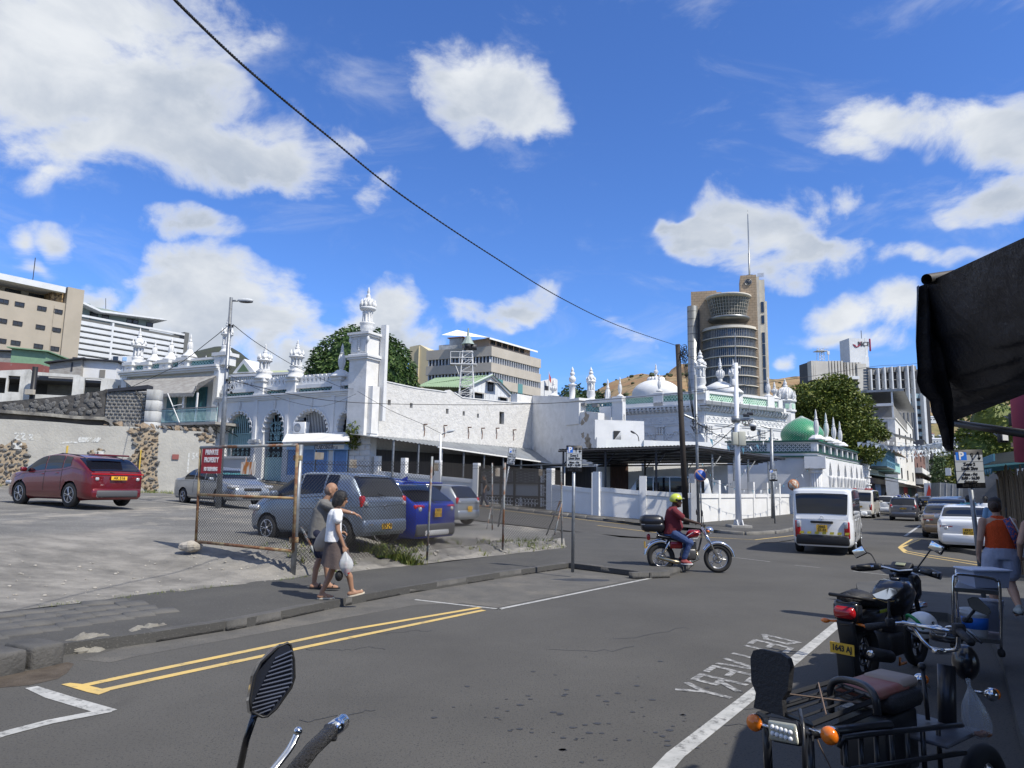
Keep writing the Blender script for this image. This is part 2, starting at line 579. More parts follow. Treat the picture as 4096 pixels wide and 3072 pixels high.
def kerbstones(line,parent,zt=.125,w=.17,L_=.92,zb=-.05,start=0,gap=.014,mt=None,jit=.006):
 P=resample(line,400)
 tot=sum((b-a).length for a,b in zip(P,P[1:]))
 n=max(1,round(tot/L_))
 cache=MB()
 cache.bbox((0,0,0),L_-gap,w,1.0,.02,n=1)
 me=cache.mesh('kerb_stone',mt or M_KERB)
 for i in range(n):
  t=(i+.5)/n
  k=min(399,int(t*400))
  a,b=P[max(0,k-10)],P[min(400,k+11)]
  d=(b-a).normalized()
  nn=V((-d.y,d.x,0))
  c=P[k]+nn*(w/2)
  h=zt+RU(-jit,jit)-zb
  o=inst(me,'kerb_stone',parent,(c.x,c.y,zb+h/2),(RU(-.012,.012),0,math.atan2(d.y,d.x)),(tot/n/L_,1,h))
kerbstones(kerb[3:],pav,zt=.125)
kerbstones(jut[:6],pav,zt=.13,L_=1.0)
m=MB()
for(a,b,c_,d)in((-420,120,2700,2595),(130,270,2593,2566)):
 p0,p1=gnd(a,c_,.21),gnd(b,d,.21)
 q=(p1-p0);q.z=0
 nn=V((-q.y,q.x,0)).normalized()
 rz=math.atan2(q.y,q.x)
 bm_=MB();bm_.bbox((0,0,0),q.length-.02,.5,.36,.035,n=2)
 o=bm_.o('kerb_block',M_KERB,pav)
 o.location=(p0+p1)/2+nn*.25;o.location.z=.03
 o.rotation_euler=(0,0,rz)
fl=MB()
random.seed(3)
for i in range(9):
 for j in range(4):
  p=gnd(-180,2560,.12).lerp(gnd(620,2440,.12),(i+RU(-.1,.1))/8)+EN*(-.15+j*.42)
  bm_=MB();bm_.bbox((0,0,0),RU(.33,.4),RU(.3,.4),.05,.015,n=1)
  o=bm_.o('flagstone',M_FLAG,pav)
  o.location=(p.x,p.y,.118+RU(-.018,.0));o.rotation_euler=(RU(-.015,.015),0,.68+RU(-.12,.12))
def rock(m,c,r,seed,n=10,mm=7,rough=.35):
 off=V((seed*3.1,seed*1.7,seed*.9))
 vs,fs=[],[]
 k=MB();k.sph((0,0,0),1,n,mm)
 for v in k.v:
  v=V(v)
  d=1+rough*noise.noise(v*1.3+off)+rough*.5*noise.noise(v*3.1+off)
  vs.append(V(c)+V((v.x*r[0],v.y*r[1],v.z*r[2]))*d)
 m.add(vs,k.f,False)
 return m
m=MB()
for i in range(34):
 p=gnd(285+i*11,2604-i*2.0,.02)
 rock(m,(p.x,p.y+RU(0,.25),RU(-.02,.06)),(RU(.1,.2),RU(.1,.2),RU(.06,.12)),i)
tag(m.o('broken_kerb',mat('cement_rubble',(.25,.235,.2),.95,col2=(.14,.13,.11),scale=5,bump=1,bscale=22,world=True),pav),kind='stuff')
def lotz(a,t):
 """a metres along the back edge of the pavement, t metres behind it"""
 p=EDGE0+EU*a+EN*t
 s=sdist(p.x,p.y)
 Lv=.52+.03*max(s,-2)
 drive=sm((5.2-a)/2.2)
 w1=lerp(sm(t/.8)*.5+sm(t/3.5)*.5,sm(t/6.5),drive)
 z=.118+(Lv-.118)*w1
 e=sm((a-10.6)/3.2)*sm(t/2)
 z=lerp(z,max(H(p.x,p.y)+.0,.118),e)
 z=lerp(z,H(p.x,p.y)-.03,sm((t-17)/6)*sm((a+3)/8))
 dn=(p.x-3.4)*.582+(p.y-27.6)*.813
 z=lerp(z,H(p.x,p.y)-.03,sm((dn+3.6)/2.6))
 bank=(1-drive)*sm(t/.3)*(1-sm((t-1.4)/1.2))*(1-e)
 q=V((p.x,p.y,0))
 z+=bank*.11*(noise.noise(q*2.3)+.6*noise.noise(q*6))+.012*noise.noise(q*1.1)
 return z
def lot(p):
 q=V((p[0],p[1],0))-V((EDGE0.x,EDGE0.y,0))
 return lotz(q.dot(EU),q.dot(EN))
m=MB()
NA,NTT=150,110
ZB={}
def lotv(i,j):
 t=33*j**1.6
 a=lerp(-16,min(32,14+1.5*t),i)
 p=EDGE0+EU*a+EN*t
 return(p.x,p.y,lotz(a,t))
m.grid(lotv,NA,NTT)
lotob=m.o('car_park',None)
tag(lotob,kind='structure')
ml=M_LOT.copy();ml.name='lot_surface'
nt=ml.node_tree
b=nt.nodes['Principled BSDF']
old=b.inputs['Base Color'].links[0].from_socket
at_=nt.nodes.new('ShaderNodeAttribute');at_.attribute_name='zone'
ns=nt.nodes.new('ShaderNodeTexNoise');ns.inputs['Scale'].default_value=1.1;ns.inputs['Detail'].default_value=12;ns.inputs['Roughness'].default_value=.7
g=nt.nodes.new('ShaderNodeNewGeometry')
mpp=nt.nodes.new('ShaderNodeMapping');mpp.inputs['Rotation'].default_value=(0,0,-.9);mpp.inputs['Scale'].default_value=(.9,1.5,1)
nt.links.new(g.outputs['Position'],mpp.inputs['Vector']);nt.links.new(mpp.outputs[0],ns.inputs['Vector'])
cr_=nt.nodes.new('ShaderNodeValToRGB')
cr_.color_ramp.elements[0].position=.3;cr_.color_ramp.elements[0].color=(.12,.116,.108,1)
cr_.color_ramp.elements[1].position=.62;cr_.color_ramp.elements[1].color=(.28,.265,.238,1)
e_=cr_.color_ramp.elements.new(.46);e_.color=(.19,.181,.165,1)
nt.links.new(ns.outputs['Fac'],cr_.inputs[0])
x1=nt.nodes.new('ShaderNodeMix');x1.data_type='RGBA'
nt.links.new(at_.outputs['Fac'],x1.inputs['Factor']);nt.links.new(old,x1.inputs['A']);nt.links.new(cr_.outputs[0],x1.inputs['B'])
nt.links.new(x1.outputs['Result'],b.inputs['Base Color'])
lotob.data.materials.clear();lotob.data.materials.append(ml)
za=lotob.data.attributes.new('zone','FLOAT','POINT')
for i,v in enumerate(lotob.data.vertices):
 q=v.co-V((EDGE0.x,EDGE0.y,0));q.z=0
 a,t=q.dot(EU),q.dot(EN)
 dr=sm((5.6-a)/2.0)*(1-sm((t-5.0-.5*noise.noise(v.co*.7))/1.2))
 bk=(1-sm((5.2-a)/1.0))*(1-sm((t-1.5)/.8))
 za.data[i].value=max(dr,bk)
def surf(p):
 """height of whatever surface lies under a point on the left side"""
 return lot(p)
def mark(name,pts,z=.004,mt=None,world=False,hf=None):
 P=[gnd(a,b,z)if not world else V((a,b,z))for a,b in pts]
 m=MB()
 tri=tessellate_polygon([[V((p.x,p.y,0))for p in P]])
 m.add([(p.x,p.y,(hf(p.x,p.y)+.008)if hf else z)for p in P],tri)
 return fixn(m.o(name,mt or M_WHT,road))
YA=[(250,2728),(600,2650),(1000,2578),(1400,2510),(1900,2427),(1955,2428)]
YB=[(395,2752),(600,2708),(1000,2623),(1400,2543),(1900,2446),(1970,2437)]
def line_between(pts,wid,mt,z=.004,hf=None,name='painted_line'):
 P=[gnd(a,b,z)for a,b in pts]if len(pts[0])==2 else[V(p)for p in pts]
 A,B=[],[]
 for i,p in enumerate(P):
  d=(P[min(i+1,len(P)-1)]-P[max(0,i-1)]);d.z=0;d.normalize()
  nn=V((-d.y,d.x,0))*wid/2
  A.append(p+nn);B.append(p-nn)
 return strip(name,A,B,(lambda x,y:hf(x,y)+.010)if hf else z,mt,road)
line_between([(330,2742),(600,2684),(1000,2601),(1400,2518),(1920,2430)],.1,M_YEL,name='yellow_line')
line_between([(395,2764),(600,2719),(1000,2634),(1400,2550),(1935,2440)],.1,M_YEL,name='yellow_line')
mark('yellow_line_end',[(245,2737),(280,2731),(330,2736),(440,2762),(395,2778),(350,2768)],.0045,M_YEL)
mark('bay_line',[(100,2752),(150,2744),(300,2790),(470,2838),(400,2856),(180,2790)],.004)
line_between([(-200,3010),(0,2938),(200,2886),(440,2840)],.12,M_WHT,.0048,name='bay_line')
line_between([(1660,2398),(1850,2420),(2010,2437)],.07,M_WHT,name='bay_line')
line_between([(1990,2437),(2300,2374),(2610,2311)],.08,M_WHT,name='bay_line')
line_between([(2600,3130),(2700,3020),(3000,2785),(3250,2580),(3375,2476)],.13,M_WHT,name='bay_line')
line_between([gnd(2390,2100,.2),gnd(2600,2124,.1),gnd(2800,2147,.02),gnd(3020,2160,.004),gnd(3180,2142,.004)],.11,M_YEL,hf=lambda x,y:H(x,y)+.002,name='yellow_line')
pp=[V((p.x,p.y,0))for p in farL]
AA=[p+(q-p).normalized()*-.9 for p,q in zip(farL,farL)]
line_between([(v.x+(nearL[i].x-v.x)*.12,v.y+(nearL[i].y-v.y)*.12,0)for i,v in enumerate(farL)if i>6],.1,M_YEL,hf=lambda x,y:H(x,y)+.002,name='yellow_line')
line_between([(3040,2172),(3120,2168),(3180,2158),(3330,2128)],.1,M_YEL,name='yellow_line')
line_between([(3680,2158),(3632,2178),(3605,2190),(3625,2204),(3700,2218),(3900,2248),(4150,2292)],.09,M_YEL,name='yellow_line')
line_between([(3648,2157),(3612,2178),(3597,2190),(3620,2210),(3700,2226),(3900,2258),(4150,2304)],.09,M_YEL,.0045,name='yellow_line')
line_between([(3620,2144),(3680,2102)],.12,M_WHT,name='bay_line')
line_between([(3460,2067),(3500,2053),(3548,2036)],.12,M_WHT,name='bay_line')
line_between([(3640,2147),(3740,2150)],.08,M_WHT,name='bay_line')
line_between([(2870,2225),(2960,2232),(3080,2247)],.04,M_WHT,name='worn_line')
line_between([(3180,2261),(3280,2270)],.03,M_WHT,name='worn_line')
line_between([(3410,2284),(3570,2302)],.05,M_WHT,name='worn_line')
line_between([gnd(1889,2095,.35),gnd(2057,2112,.2)],.1,M_WHT,hf=H,name='bay_line')
def road_word():
 cs='DELIVERY'
 p_far,p_near=gnd(3062,2536,0),gnd(2700,2768,0)
 base_far,base_near=gnd(3197,2567,0),gnd(2885,2812,0)
 strokes={'D':[(0,0,0,1),(0,1,.7,.8),(.7,.8,.7,.2),(.7,.2,0,0)],'E':[(0,0,0,1),(0,0,.8,0),(0,.5,.7,.5),(0,1,.8,1)],'L':[(0,0,0,1),(0,0,.8,0)],'I':[(.3,0,.3,1)],'V':[(0,1,.4,0),(.4,0,.8,1)],'R':[(0,0,0,1),(0,1,.7,1),(.7,1,.7,.5),(.7,.5,0,.5),(.3,.5,.8,0)],'Y':[(0,1,.4,.5),(.8,1,.4,.5),(.4,.5,.4,0)]}
 dx_=(p_near-p_far)/len(cs)
 for i,ch in enumerate(cs):
  o0=p_far+dx_*(i+.15)
  up=(base_far-p_far).lerp(base_near-p_near,i/8)
  m=MB()
  for(x0,y0,x1,y1)in strokes[ch]:
   a=o0+dx_*x0*.8+up*(1-y0)
   b_=o0+dx_*x1*.8+up*(1-y1)
   d=(b_-a);d.z=0
   nn=V((-d.y,d.x,0)).normalized()*.035
   e=d.normalized()*.03
   z=.004+.0003*len(m.f)
   m.add([(a+nn-e)[:2]+(z,),(a-nn-e)[:2]+(z,),(b_-nn+e)[:2]+(z,),(b_+nn+e)[:2]+(z,)],[(0,1,2,3)])
  m.o('painted_letter',M_WORN,road)
road_word()
mark('dusty_asphalt',[(640,2540),(1000,2484),(1400,2402),(1640,2358),(2000,2302),(2275,2268),(2440,2284),(2590,2306),(2300,2366),(1990,2430),(1850,2412),(1660,2420),(1300,2486),(900,2560),(560,2622),(440,2650),(330,2640)],.002,mat('dusty_asphalt',(.125,.118,.105),.95,col2=(.09,.086,.078),scale=2.2,det=10,bump=.5,bscale=60,col3=(.17,.155,.13),scale3=1.2,lo3=.5,hi3=.75,world=True,speck=((.06,.06,.055),50,.56,.64)))
M_STAIN=mat('oil_stain',(.04,.04,.04),.6,world=True)
m=MB()
for k in range(90):
 px_=random.gauss(2350,330);py_=random.gauss(2830,110)
 p=gnd(px_,min(3050,max(2560,py_)),0)
 r=RU(.006,.028)
 n=8
 m.add([(p.x+r*RU(.7,1.5)*cos(2*PI*i/n),p.y+r*RU(.6,1.1)*sin(2*PI*i/n),.003)for i in range(n)],[tuple(range(n))])
p=gnd(2325,2320,0)
m.add([(p.x+.55*cos(2*PI*i/14)*(1+.2*sin(i*2.1)),p.y+.22*sin(2*PI*i/14),.003)for i in range(14)],[tuple(range(14))])
tag(m.o('oil_stains',M_STAIN,road),kind='stuff')
for k in range(7):
 x0,y0=RU(300,3000),RU(2520,2950);ln=[(x0,y0)]
 for q in range(14):ln.append((ln[-1][0]+RU(8,40),ln[-1][1]+RU(-9,6)))
 line_between(ln,.009,M_STAIN,.0035,name='crack')
m=MB()
pl=[(0,2700),(150,2676),(270,2648),(296,2655),(270,2690),(230,2715),(120,2740),(0,2750),(-200,2800),(-200,2745)]
P=[gnd(a,b,.003)for a,b in pl]
m.add([(p.x,p.y,.003)for p in P],[tuple(t)for t in tessellate_polygon([[V((p.x,p.y,0))for p in P]])])
fixn(m.o('gutter_dirt',mat('dirt',(.06,.045,.032),.95,col2=(.1,.08,.06),scale=6,bump=1,bscale=40,world=True),road))
fk=[p.copy()for p in farL]
WALLC=[V(p)for p in[(24,56.5,0),(21.4,54,0),(9.1,35.4,0),(4.26,36.9,0),(-2.2,42,0),(-9.6,46.3,0),(-21.7,52.9,0),(-26,55.5,0)]]
outer=[V(p)for p in[(25.6,55.3,0)]]+[gnd(3490-0,2030,0),gnd(3300,2090,0),gnd(3190,2118,0),gnd(3120,2133,0),gnd(3000,2141,0),gnd(2900,2136,0),gnd(2800,2125,0),gnd(2700,2118,.02)]+[farL[i]for i in range(12,41)]
A=resample(outer[1:],60)
B=resample(WALLC,60)
m=MB()
poly=[(p.x,p.y)for p in A]+[(p.x,p.y)for p in B[::-1]]
A2,B2=A,B
vs,fs=[],[]
for p,q in zip(A2,B2):
 for j in range(5):
  r=p.lerp(q,j/4)
  vs.append((r.x,r.y,H(r.x,r.y)+.13))
for i in range(60):
 for j in range(4):
  fs.append((i*5+j,(i+1)*5+j,(i+1)*5+j+1,i*5+j+1))
m.add(vs,fs)
pav2=tag(fixn(m.o('pavement',M_ASPH2)),kind='structure')
P=resample(outer[1:],300)
tot=sum((b-a).length for a,b in zip(P,P[1:]))
n=int(tot/1.05)
c_=MB();c_.bbox((0,0,0),1.03,.2,.22,.025,n=1)
me=c_.mesh('kerb_stone',mat('kerb_pale',(.2,.19,.17),.9,col2=(.12,.115,.105),scale=2,bump=.6,world=True))
for i in range(n):
 k=int((i+.5)/n*300)
 a,b=P[max(0,k-2)],P[min(300,k+2)]
 d=(b-a).normalized()
 inst(me,'kerb_stone',pav2,(P[k].x,P[k].y,H(P[k].x,P[k].y)+.03),(RU(-.02,.02),0,math.atan2(d.y,d.x)),(tot/n/1.05,1,1))
def flatpave(name,pts,z=.13,mt=None,world=False,zb=-.05):
 P=[gnd(a,b,z)if not world else V((a,b,z))for a,b in pts]
 m=MB()
 tri=tessellate_polygon([[V((p.x,p.y,0))for p in P]])
 n=len(P)
 m.add([(p.x,p.y,z)for p in P]+[(p.x,p.y,zb)for p in P],[tuple(t)for t in tri]+[(i,(i+1)%n,n+(i+1)%n,n+i)for i in range(n)])
 return tag(fixn(m.o(name,mt or M_ASPH2)),kind='structure')
ps=[gnd(3745,2162,.13),gnd(3760,2152,.13),gnd(3830,2110,.13),gnd(3790,2010,.13)]
flatpave('pavement',[(gnd(3760,2172,.13).x,gnd(3760,2172,.13).y),(gnd(3800,2186,.13).x,gnd(3800,2186,.13).y),(gnd(3950,2212,.13).x,gnd(3950,2212,.13).y),(40,20.5),(60,40),(120,150),(92,150),(49,74),(24.5,33.5),(18.7,24.9)],world=True)
flatpave('pavement',[(gnd(3425,2330,.13).x,gnd(3425,2330,.13).y),(gnd(3440,2405,.13).x,gnd(3440,2405,.13).y),(gnd(3600,2435,.13).x,gnd(3600,2435,.13).y),(gnd(3790,2452,.13).x,gnd(3790,2452,.13).y),(gnd(3960,2530,.13).x,gnd(3960,2530,.13).y),(gnd(4010,2640,.13).x,gnd(4010,2640,.13).y),(gnd(4075,2910,.13).x,gnd(4075,2910,.13).y),(1.6,1.5),(-.4,-1.2),(12,-6),(40,12),(12.5,15.6),(gnd(3620,2312,.13).x,gnd(3620,2312,.13).y)],world=True,mt=mat('pavement_old',(.06,.06,.058),.9,col2=(.09,.088,.083),scale=1.6,det=10,bump=.7,bscale=30,world=True))
M_WP=mat('white_plaster',(.70,.70,.69),.85,col2=(.63,.635,.63),scale=1.2,bump=.5,bscale=30,col3=(.42,.415,.39),scale3=2.2,lo3=.62,hi3=.85,stretch3=(1,1,.35))
M_WPR=mat('rough_plaster',(.62,.61,.585),.9,col2=(.52,.51,.49),scale=2.2,bump=3.2,bscale=5.5,col3=(.36,.34,.30),scale3=1.1,lo3=.57,hi3=.8,stretch3=(1,1,.3))
M_WPS=mat('smooth_plaster',(.74,.73,.71),.88,col2=(.62,.61,.58),scale=1.6,bump=.7,bscale=9,col3=(.33,.31,.27),scale3=1.1,lo3=.6,hi3=.82,stretch3=(1,1,.6))
M_TEAL=mat('teal_paint',(.22,.40,.42),.55,col2=(.16,.31,.34),scale=6,bump=.3)
M_TEALD=mat('teal_door',(.03,.12,.16),.5,col2=(.05,.17,.2),scale=4)
M_PALET=mat('pale_teal_paint',(.38,.56,.55),.55,col2=(.30,.47,.48),scale=5)
M_MINT=mat('mint_lattice',(.34,.56,.42),.7,col2=(.5,.66,.55),scale=2)
M_DGRN=mat('dark_green_trim',(.012,.06,.045),.5)
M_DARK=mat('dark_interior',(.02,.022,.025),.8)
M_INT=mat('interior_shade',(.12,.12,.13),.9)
M_SHUT=mat('blue_shutter',(.20,.36,.62),.5,col2=(.14,.27,.5),scale=5)
M_BLUT=mat('pale_blue_trim',(.30,.48,.72),.5)
M_AWN=mat('white_sheet',(.78,.77,.74),.6,col2=(.66,.65,.61),scale=1.2)
M_GREY=mat('grey_sheet',(.33,.35,.36),.5,metal=.3,col2=(.25,.26,.27),scale=1.5)
M_TIN=mat('old_tin',(.36,.35,.32),.7,col2=(.24,.22,.2),scale=2,stretch=(1,1,3))
M_BLKS=mat('basalt_block',(.10,.10,.10),.92,col2=(.2,.195,.185),scale=2.2,bump=1.6,bscale=14,col3=(.35,.34,.31),scale3=1.3,lo3=.56,hi3=.75)
M_STUC=mat('old_stucco',(.44,.425,.38),.92,col2=(.35,.34,.31),scale=.9,det=12,bump=.9,bscale=9,col3=(.48,.46,.40),scale3=1.5,lo3=.55,hi3=.75)
M_SIGNW=mat('sign_white',(.75,.76,.76),.5)
M_NAVY=mat('navy_lettering',(.01,.015,.09),.5)
M_STEEL=mat('galvanised_steel',(.28,.30,.32),.45,metal=.7,col2=(.2,.21,.22),scale=9)
M_BLACK=mat('black_iron',(.012,.012,.014),.5)
M_WOODB=mat('brown_wood',(.05,.022,.014),.6,col2=(.09,.04,.025),scale=6,stretch=(4,4,.5))
M_WIRE=mat('cable_black',(.008,.008,.008),.6)
def spire_mesh(kind,seg=14):
 m=MB()
 if kind=='crown':
  m.lt([(.15,0),(.17,.02),(.135,.06),(.115,.10),(.125,.14),(.13,.17),(.10,.19),(.105,.20)],n=seg)
  m.lt([(.075,.20),(.075,.43)],n=seg)
  for k in range(8):
   t=2*PI*k/8
   m.lt([(.02,.20),(.026,.22),(.016,.25),(.016,.38),(.026,.42)],c=(.09*cos(t),.09*sin(t),0),n=6)
  m.lt([(.105,.42),(.115,.44),(.13,.455),(.165,.475),(.165,.49),(.15,.50),(.15,.53),(.12,.54)],n=seg)
  for k in range(8):
   t=2*PI*(k+.5)/8
   m.lt([(.02,.50),(.032,.53),(.036,.56),(.026,.59),(.012,.61),(.015,.62),(.002,.66)],c=(.14*cos(t),.14*sin(t),0),n=7)
  m.lt([(.08,.53),(.10,.58),(.10,.63),(.07,.68),(.045,.705),(.058,.72),(.05,.75),(.035,.775),(.05,.79),(.036,.815),(.026,.84),(.036,.855),(.02,.885),(.024,.90),(.012,.94),(.002,1)],n=seg)
 elif kind=='kiosk':
  m.lt([(.19,0),(.21,.03),(.17,.05),(.165,.15),(.18,.18),(.2,.20),(.17,.215)],n=seg)
  for k in range(8):
   t=2*PI*k/8
   m.lt([(.026,.21),(.034,.23),(.02,.27),(.02,.40),(.034,.44)],c=(.135*cos(t),.135*sin(t),0),n=6)
  m.lt([(.06,.21),(.06,.44)],n=8)
  m.lt([(.15,.43),(.18,.45),(.225,.475),(.225,.495),(.19,.51),(.19,.54),(.14,.55)],n=seg)
  for k in range(8):
   t=2*PI*(k+.5)/8
   m.lt([(.03,.52),(.044,.55),(.044,.59),(.03,.62),(.014,.65),(.002,.70)],c=(.18*cos(t),.18*sin(t),0),n=7)
  m.lt([(.10,.54),(.125,.59),(.12,.64),(.075,.69),(.05,.71),(.07,.73),(.06,.77),(.04,.79),(.056,.81),(.04,.84),(.03,.86),(.042,.875),(.02,.92),(.026,.93),(.002,1)],n=seg)
 elif kind=='bottle':
  m.lt([(.24,0),(.22,.04),(.13,.08),(.075,.12),(.065,.15),(.09,.17),(.07,.20),(.105,.28),(.125,.38),(.115,.50),(.085,.60),(.05,.64),(.085,.66),(.085,.68),(.055,.70),(.06,.75),(.045,.80),(.06,.82),(.04,.86),(.048,.88),(.025,.93),(.002,1)],n=seg)
  for k in range(10):
   t=2*PI*k/10
   m.tb([(r*cos(t),r*sin(t),z)for r,z in((.08,.2),(.115,.3),(.13,.4),(.115,.52),(.08,.62))],.012,4)
 elif kind=='post':
  m.lt([(.13,0),(.13,.05),(.10,.07),(.10,.42),(.12,.44),(.145,.46),(.145,.48),(.07,.50),(.055,.53),(.09,.55),(.12,.61),(.12,.66),(.08,.71),(.05,.73),(.07,.75),(.085,.79),(.07,.83),(.035,.85),(.05,.87),(.055,.90),(.03,.95),(.002,1)],n=seg)
 elif kind=='urn':
  m.lt([(.34,0),(.33,.04),(.24,.09),(.12,.17),(.085,.22),(.12,.25),(.11,.27),(.07,.29),(.10,.33),(.17,.38),(.20,.44),(.19,.50),(.12,.55),(.08,.57),(.12,.60),(.12,.62),(.06,.64),(.075,.68),(.095,.70),(.09,.73),(.06,.75),(.085,.78),(.08,.80),(.05,.84),(.06,.86),(.04,.90),(.03,.94),(.002,1)],n=seg)
  for k in range(12):
   t=2*PI*k/12
   m.tb([(r*cos(t),r*sin(t),z)for r,z in((.10,.32),(.18,.39),(.21,.45),(.19,.52),(.12,.56))],.02,4)
 elif kind=='minaret':
  m.lt([(.15,0),(.15,.02),(.11,.08),(.10,.10),(.13,.16),(.115,.27),(.12,.28),(.11,.30)],n=seg)
  m.lt([(.085,.30),(.085,.52)],n=seg)
  for k in range(8):
   t=2*PI*k/8
   m.lt([(.02,.30),(.024,.33),(.016,.36),(.016,.47),(.026,.52)],c=(.095*cos(t),.095*sin(t),0),n=6)
  m.lt([(.11,.51),(.12,.53),(.145,.555),(.145,.575),(.13,.58),(.13,.61),(.1,.615)],n=seg)
  for k in range(8):
   t=2*PI*k/8
   m.lt([(.022,.60),(.03,.62),(.02,.65),(.002,.70)],c=(.12*cos(t),.12*sin(t),0),n=6)
  m.lt([(.085,.61),(.105,.66),(.1,.71),(.06,.76),(.04,.775),(.065,.79),(.07,.82),(.045,.86),(.032,.875),(.045,.885),(.045,.91),(.02,.95),(.002,1)],n=seg)
 me=m.mesh('spire_'+kind,M_WP)
 return me
SP={k:spire_mesh(k)for k in('crown','kiosk','bottle','post','urn','minaret')}
def spire(fr,par,kind,px,ytop,ybase,dy=.5,wid=1.0,name='spire'):
 u,z0=fr.px(px,ybase,dy)
 _,z1=fr.px(px,ytop,dy)
 h=z1-z0
 return inst(SP[kind],name,par,(u,dy,z0),(0,0,RR0()),(h*wid,h*wid,h))
def multifoil(cx,z0,w,zs,zt,lobes=9,inner=0.0):
 """opening with straight jambs and a scalloped arch"""
 pts=[(cx-w/2,z0),(cx+w/2,z0),(cx+w/2,zs)]
 n=lobes
 for i in range(n):
  a0,a1=PI*i/n,PI*(i+1)/n
  for k in range(5):
   t=lerp(a0,a1,(k+.5)/5)
   f=.90+.10*sin(PI*(k+.5)/5)
   pts.append((cx+w/2*f*cos(t),zs+(zt-zs)*f*sin(t)*(1+.05*math.exp(-((t-PI/2)/.18)**2))))
 pts.append((cx-w/2,zs))
 return pts
def lattice(name,par,u0,u1,z0,z1,mt,y=0.0,step=.28,r=.018,depth=.05,kind='x',zl=None):
 m=MB()
 h=z1-z0
 n=max(1,int(round((u1-u0)/step)))
 s_=(u1-u0)/n
 rows=max(1,int(round(h/s_)))
 sh=h/rows
 dz_=(lambda u:0)if zl is None else(lambda u:zl*(u-u0))
 for i in range(n):
  for j in range(rows):
   a,b=u0+i*s_,u0+(i+1)*s_
   c,d=z0+j*sh,z0+(j+1)*sh
   k=0
   for(x0,q0,x1,q1)in((a,c,b,d),(a,d,b,c)):
    yy=y+.002*k;k+=1
    L_=math.hypot(x1-x0,q1-q0)
    nx,nz_=-(q1-q0)/L_*r,(x1-x0)/L_*r
    m.py([(x0+nx,q0+nz_+dz_(x0)),(x0-nx,q0-nz_+dz_(x0)),(x1-nx,q1-nz_+dz_(x1)),(x1+nx,q1+nz_+dz_(x1))],yy,yy+depth)
   if kind=='ring':
    m.py([((a+b)/2+.3*s_*cos(t*PI/4),(c+d)/2+.3*sh*sin(t*PI/4))for t in range(8)],y-.004,y+depth*.6)
 return m.o(name,mt,par)
def ornament(m,u,z,h,y):
 """small cast floral finial over an arch"""
 m.sph((u,y,z+h*.12),(h*.06,h*.06,h*.14),8,5)
 for k,(q,r)in enumerate(((.28,.16),(.46,.2),(.64,.17),(.8,.12))):
  for s in(-1,1):
   m.sph((u+s*r*h*.5,y,z+q*h),(h*.09,h*.05,h*.07),7,4)
 m.sph((u,y,z+h*.6),(h*.08,h*.07,h*.34),8,6)
FAC=Frame((-21.7,52.6),(-9.9,46.2))
mq=FAC.thing('mosque','white mosque street front with scalloped arches, teal grilles and crested parapet','mosque')
ua=FAC.px(878,1600)[0];ub=FAC.px(1440,1600)[0]
zc=FAC.px(1160,1594)[1]
ZG=1.3
ops=[]
A1=[FAC.px(x,y)for x,y in((895,1825),(1012,1648))]
A2=[FAC.px(x,y)for x,y in((1040,1945),(1140,1641))]
A3=[FAC.px(x,y)for x,y in((1172,1735),(1318,1634))]
A4=[FAC.px(x,y)for x,y in((1349,1735),(1409,1647))]
def arch_of(A,lob,spr):
 (u0,z0),(u1,z1)=A
 w_=u1-u0
 return((u0+u1)/2,z0,w_,lerp(z1,z0,spr),z1,lob)
arcs=[arch_of(A1,11,.45),arch_of((A2[0],A2[1]),11,.29),arch_of(A3,15,.93),arch_of(A4,9,.75)]
hs=[multifoil(*a)for a in arcs]
w_=MB();w_.holes([(ua,ZG-1),(ub,ZG-1),(ub,zc),(ua,zc)],hs,0,.55)
w_.o('wall',M_WP,mq)
for a,hp in zip(arcs,hs):
 m=MB()
 cx,z0,ww,zs,zt,lob=a
 k=len(hp)
 ring=hp[2:]
 for i in range(lob):
  t=PI*(i+.5)/lob
  x_,z_=cx+ww/2*.93*cos(t),zs+(zt-zs)*.93*sin(t)
  r=PI*(ww/2+zt-zs)/2/lob*.58
  m.torus((x_,-.03,z_),r,.05,12,6,MR(PI/2,4,'X'),a0=0,a1=2*PI)if False else None
  M_=MR(PI/2,4,'X')
  ca=math.atan2(sin(t)*ww/2,cos(t)*(zt-zs))
  m.torus((x_,-.04,z_),r,.055,10,6,M_@MR(t,4,'Z'),a0=-PI*.55,a1=PI*.55)
 m.o('archivolt',M_WP,mq)
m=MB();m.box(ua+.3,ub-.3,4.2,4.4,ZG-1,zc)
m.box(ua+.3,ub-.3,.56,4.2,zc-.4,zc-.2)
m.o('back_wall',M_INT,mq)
m=MB()
for a in arcs:
 ornament(m,a[0],a[4]+.12,.75,-.06)
m.o('arch_ornament',M_WP,mq)
m=MB()
for x in(884,1025,1151,1332,1438):
 u=FAC.px(x,1650)[0]
 m.box(u-.14,u+.14,-.1,.0,ZG-1,zc)
m.o('pilaster',M_WP,mq)
m=MB()
for x in(884,1020,1028):
 u,z=FAC.px(x,1757)
 for i,(dz,e)in enumerate(((0,.35),(.1,.42),(.2,.5),(.34,.42))):
  m.box(u-e,u+e,-.14-e*.2,-.101,z-.45+dz,z-.45+dz+.085)
m.o('capital',M_WP,mq)
m=MB()
for dz,e in((0,.10),(.12,.18),(.26,.28)):
 m.box(ua-.1,ub,-e,-.001,zc+dz,zc+dz+.12+.003*0)
m.box(ua,ub,0,.6,zc+.002,zc+.38)
m.o('cornice',M_WP,mq)
zp0=zc+.38
zt0=FAC.px(1240,1571)[1];zl1=FAC.px(1240,1551)[1]
zcop=FAC.px(1200,1540)[1];zcr=FAC.px(1256,1502)[1]
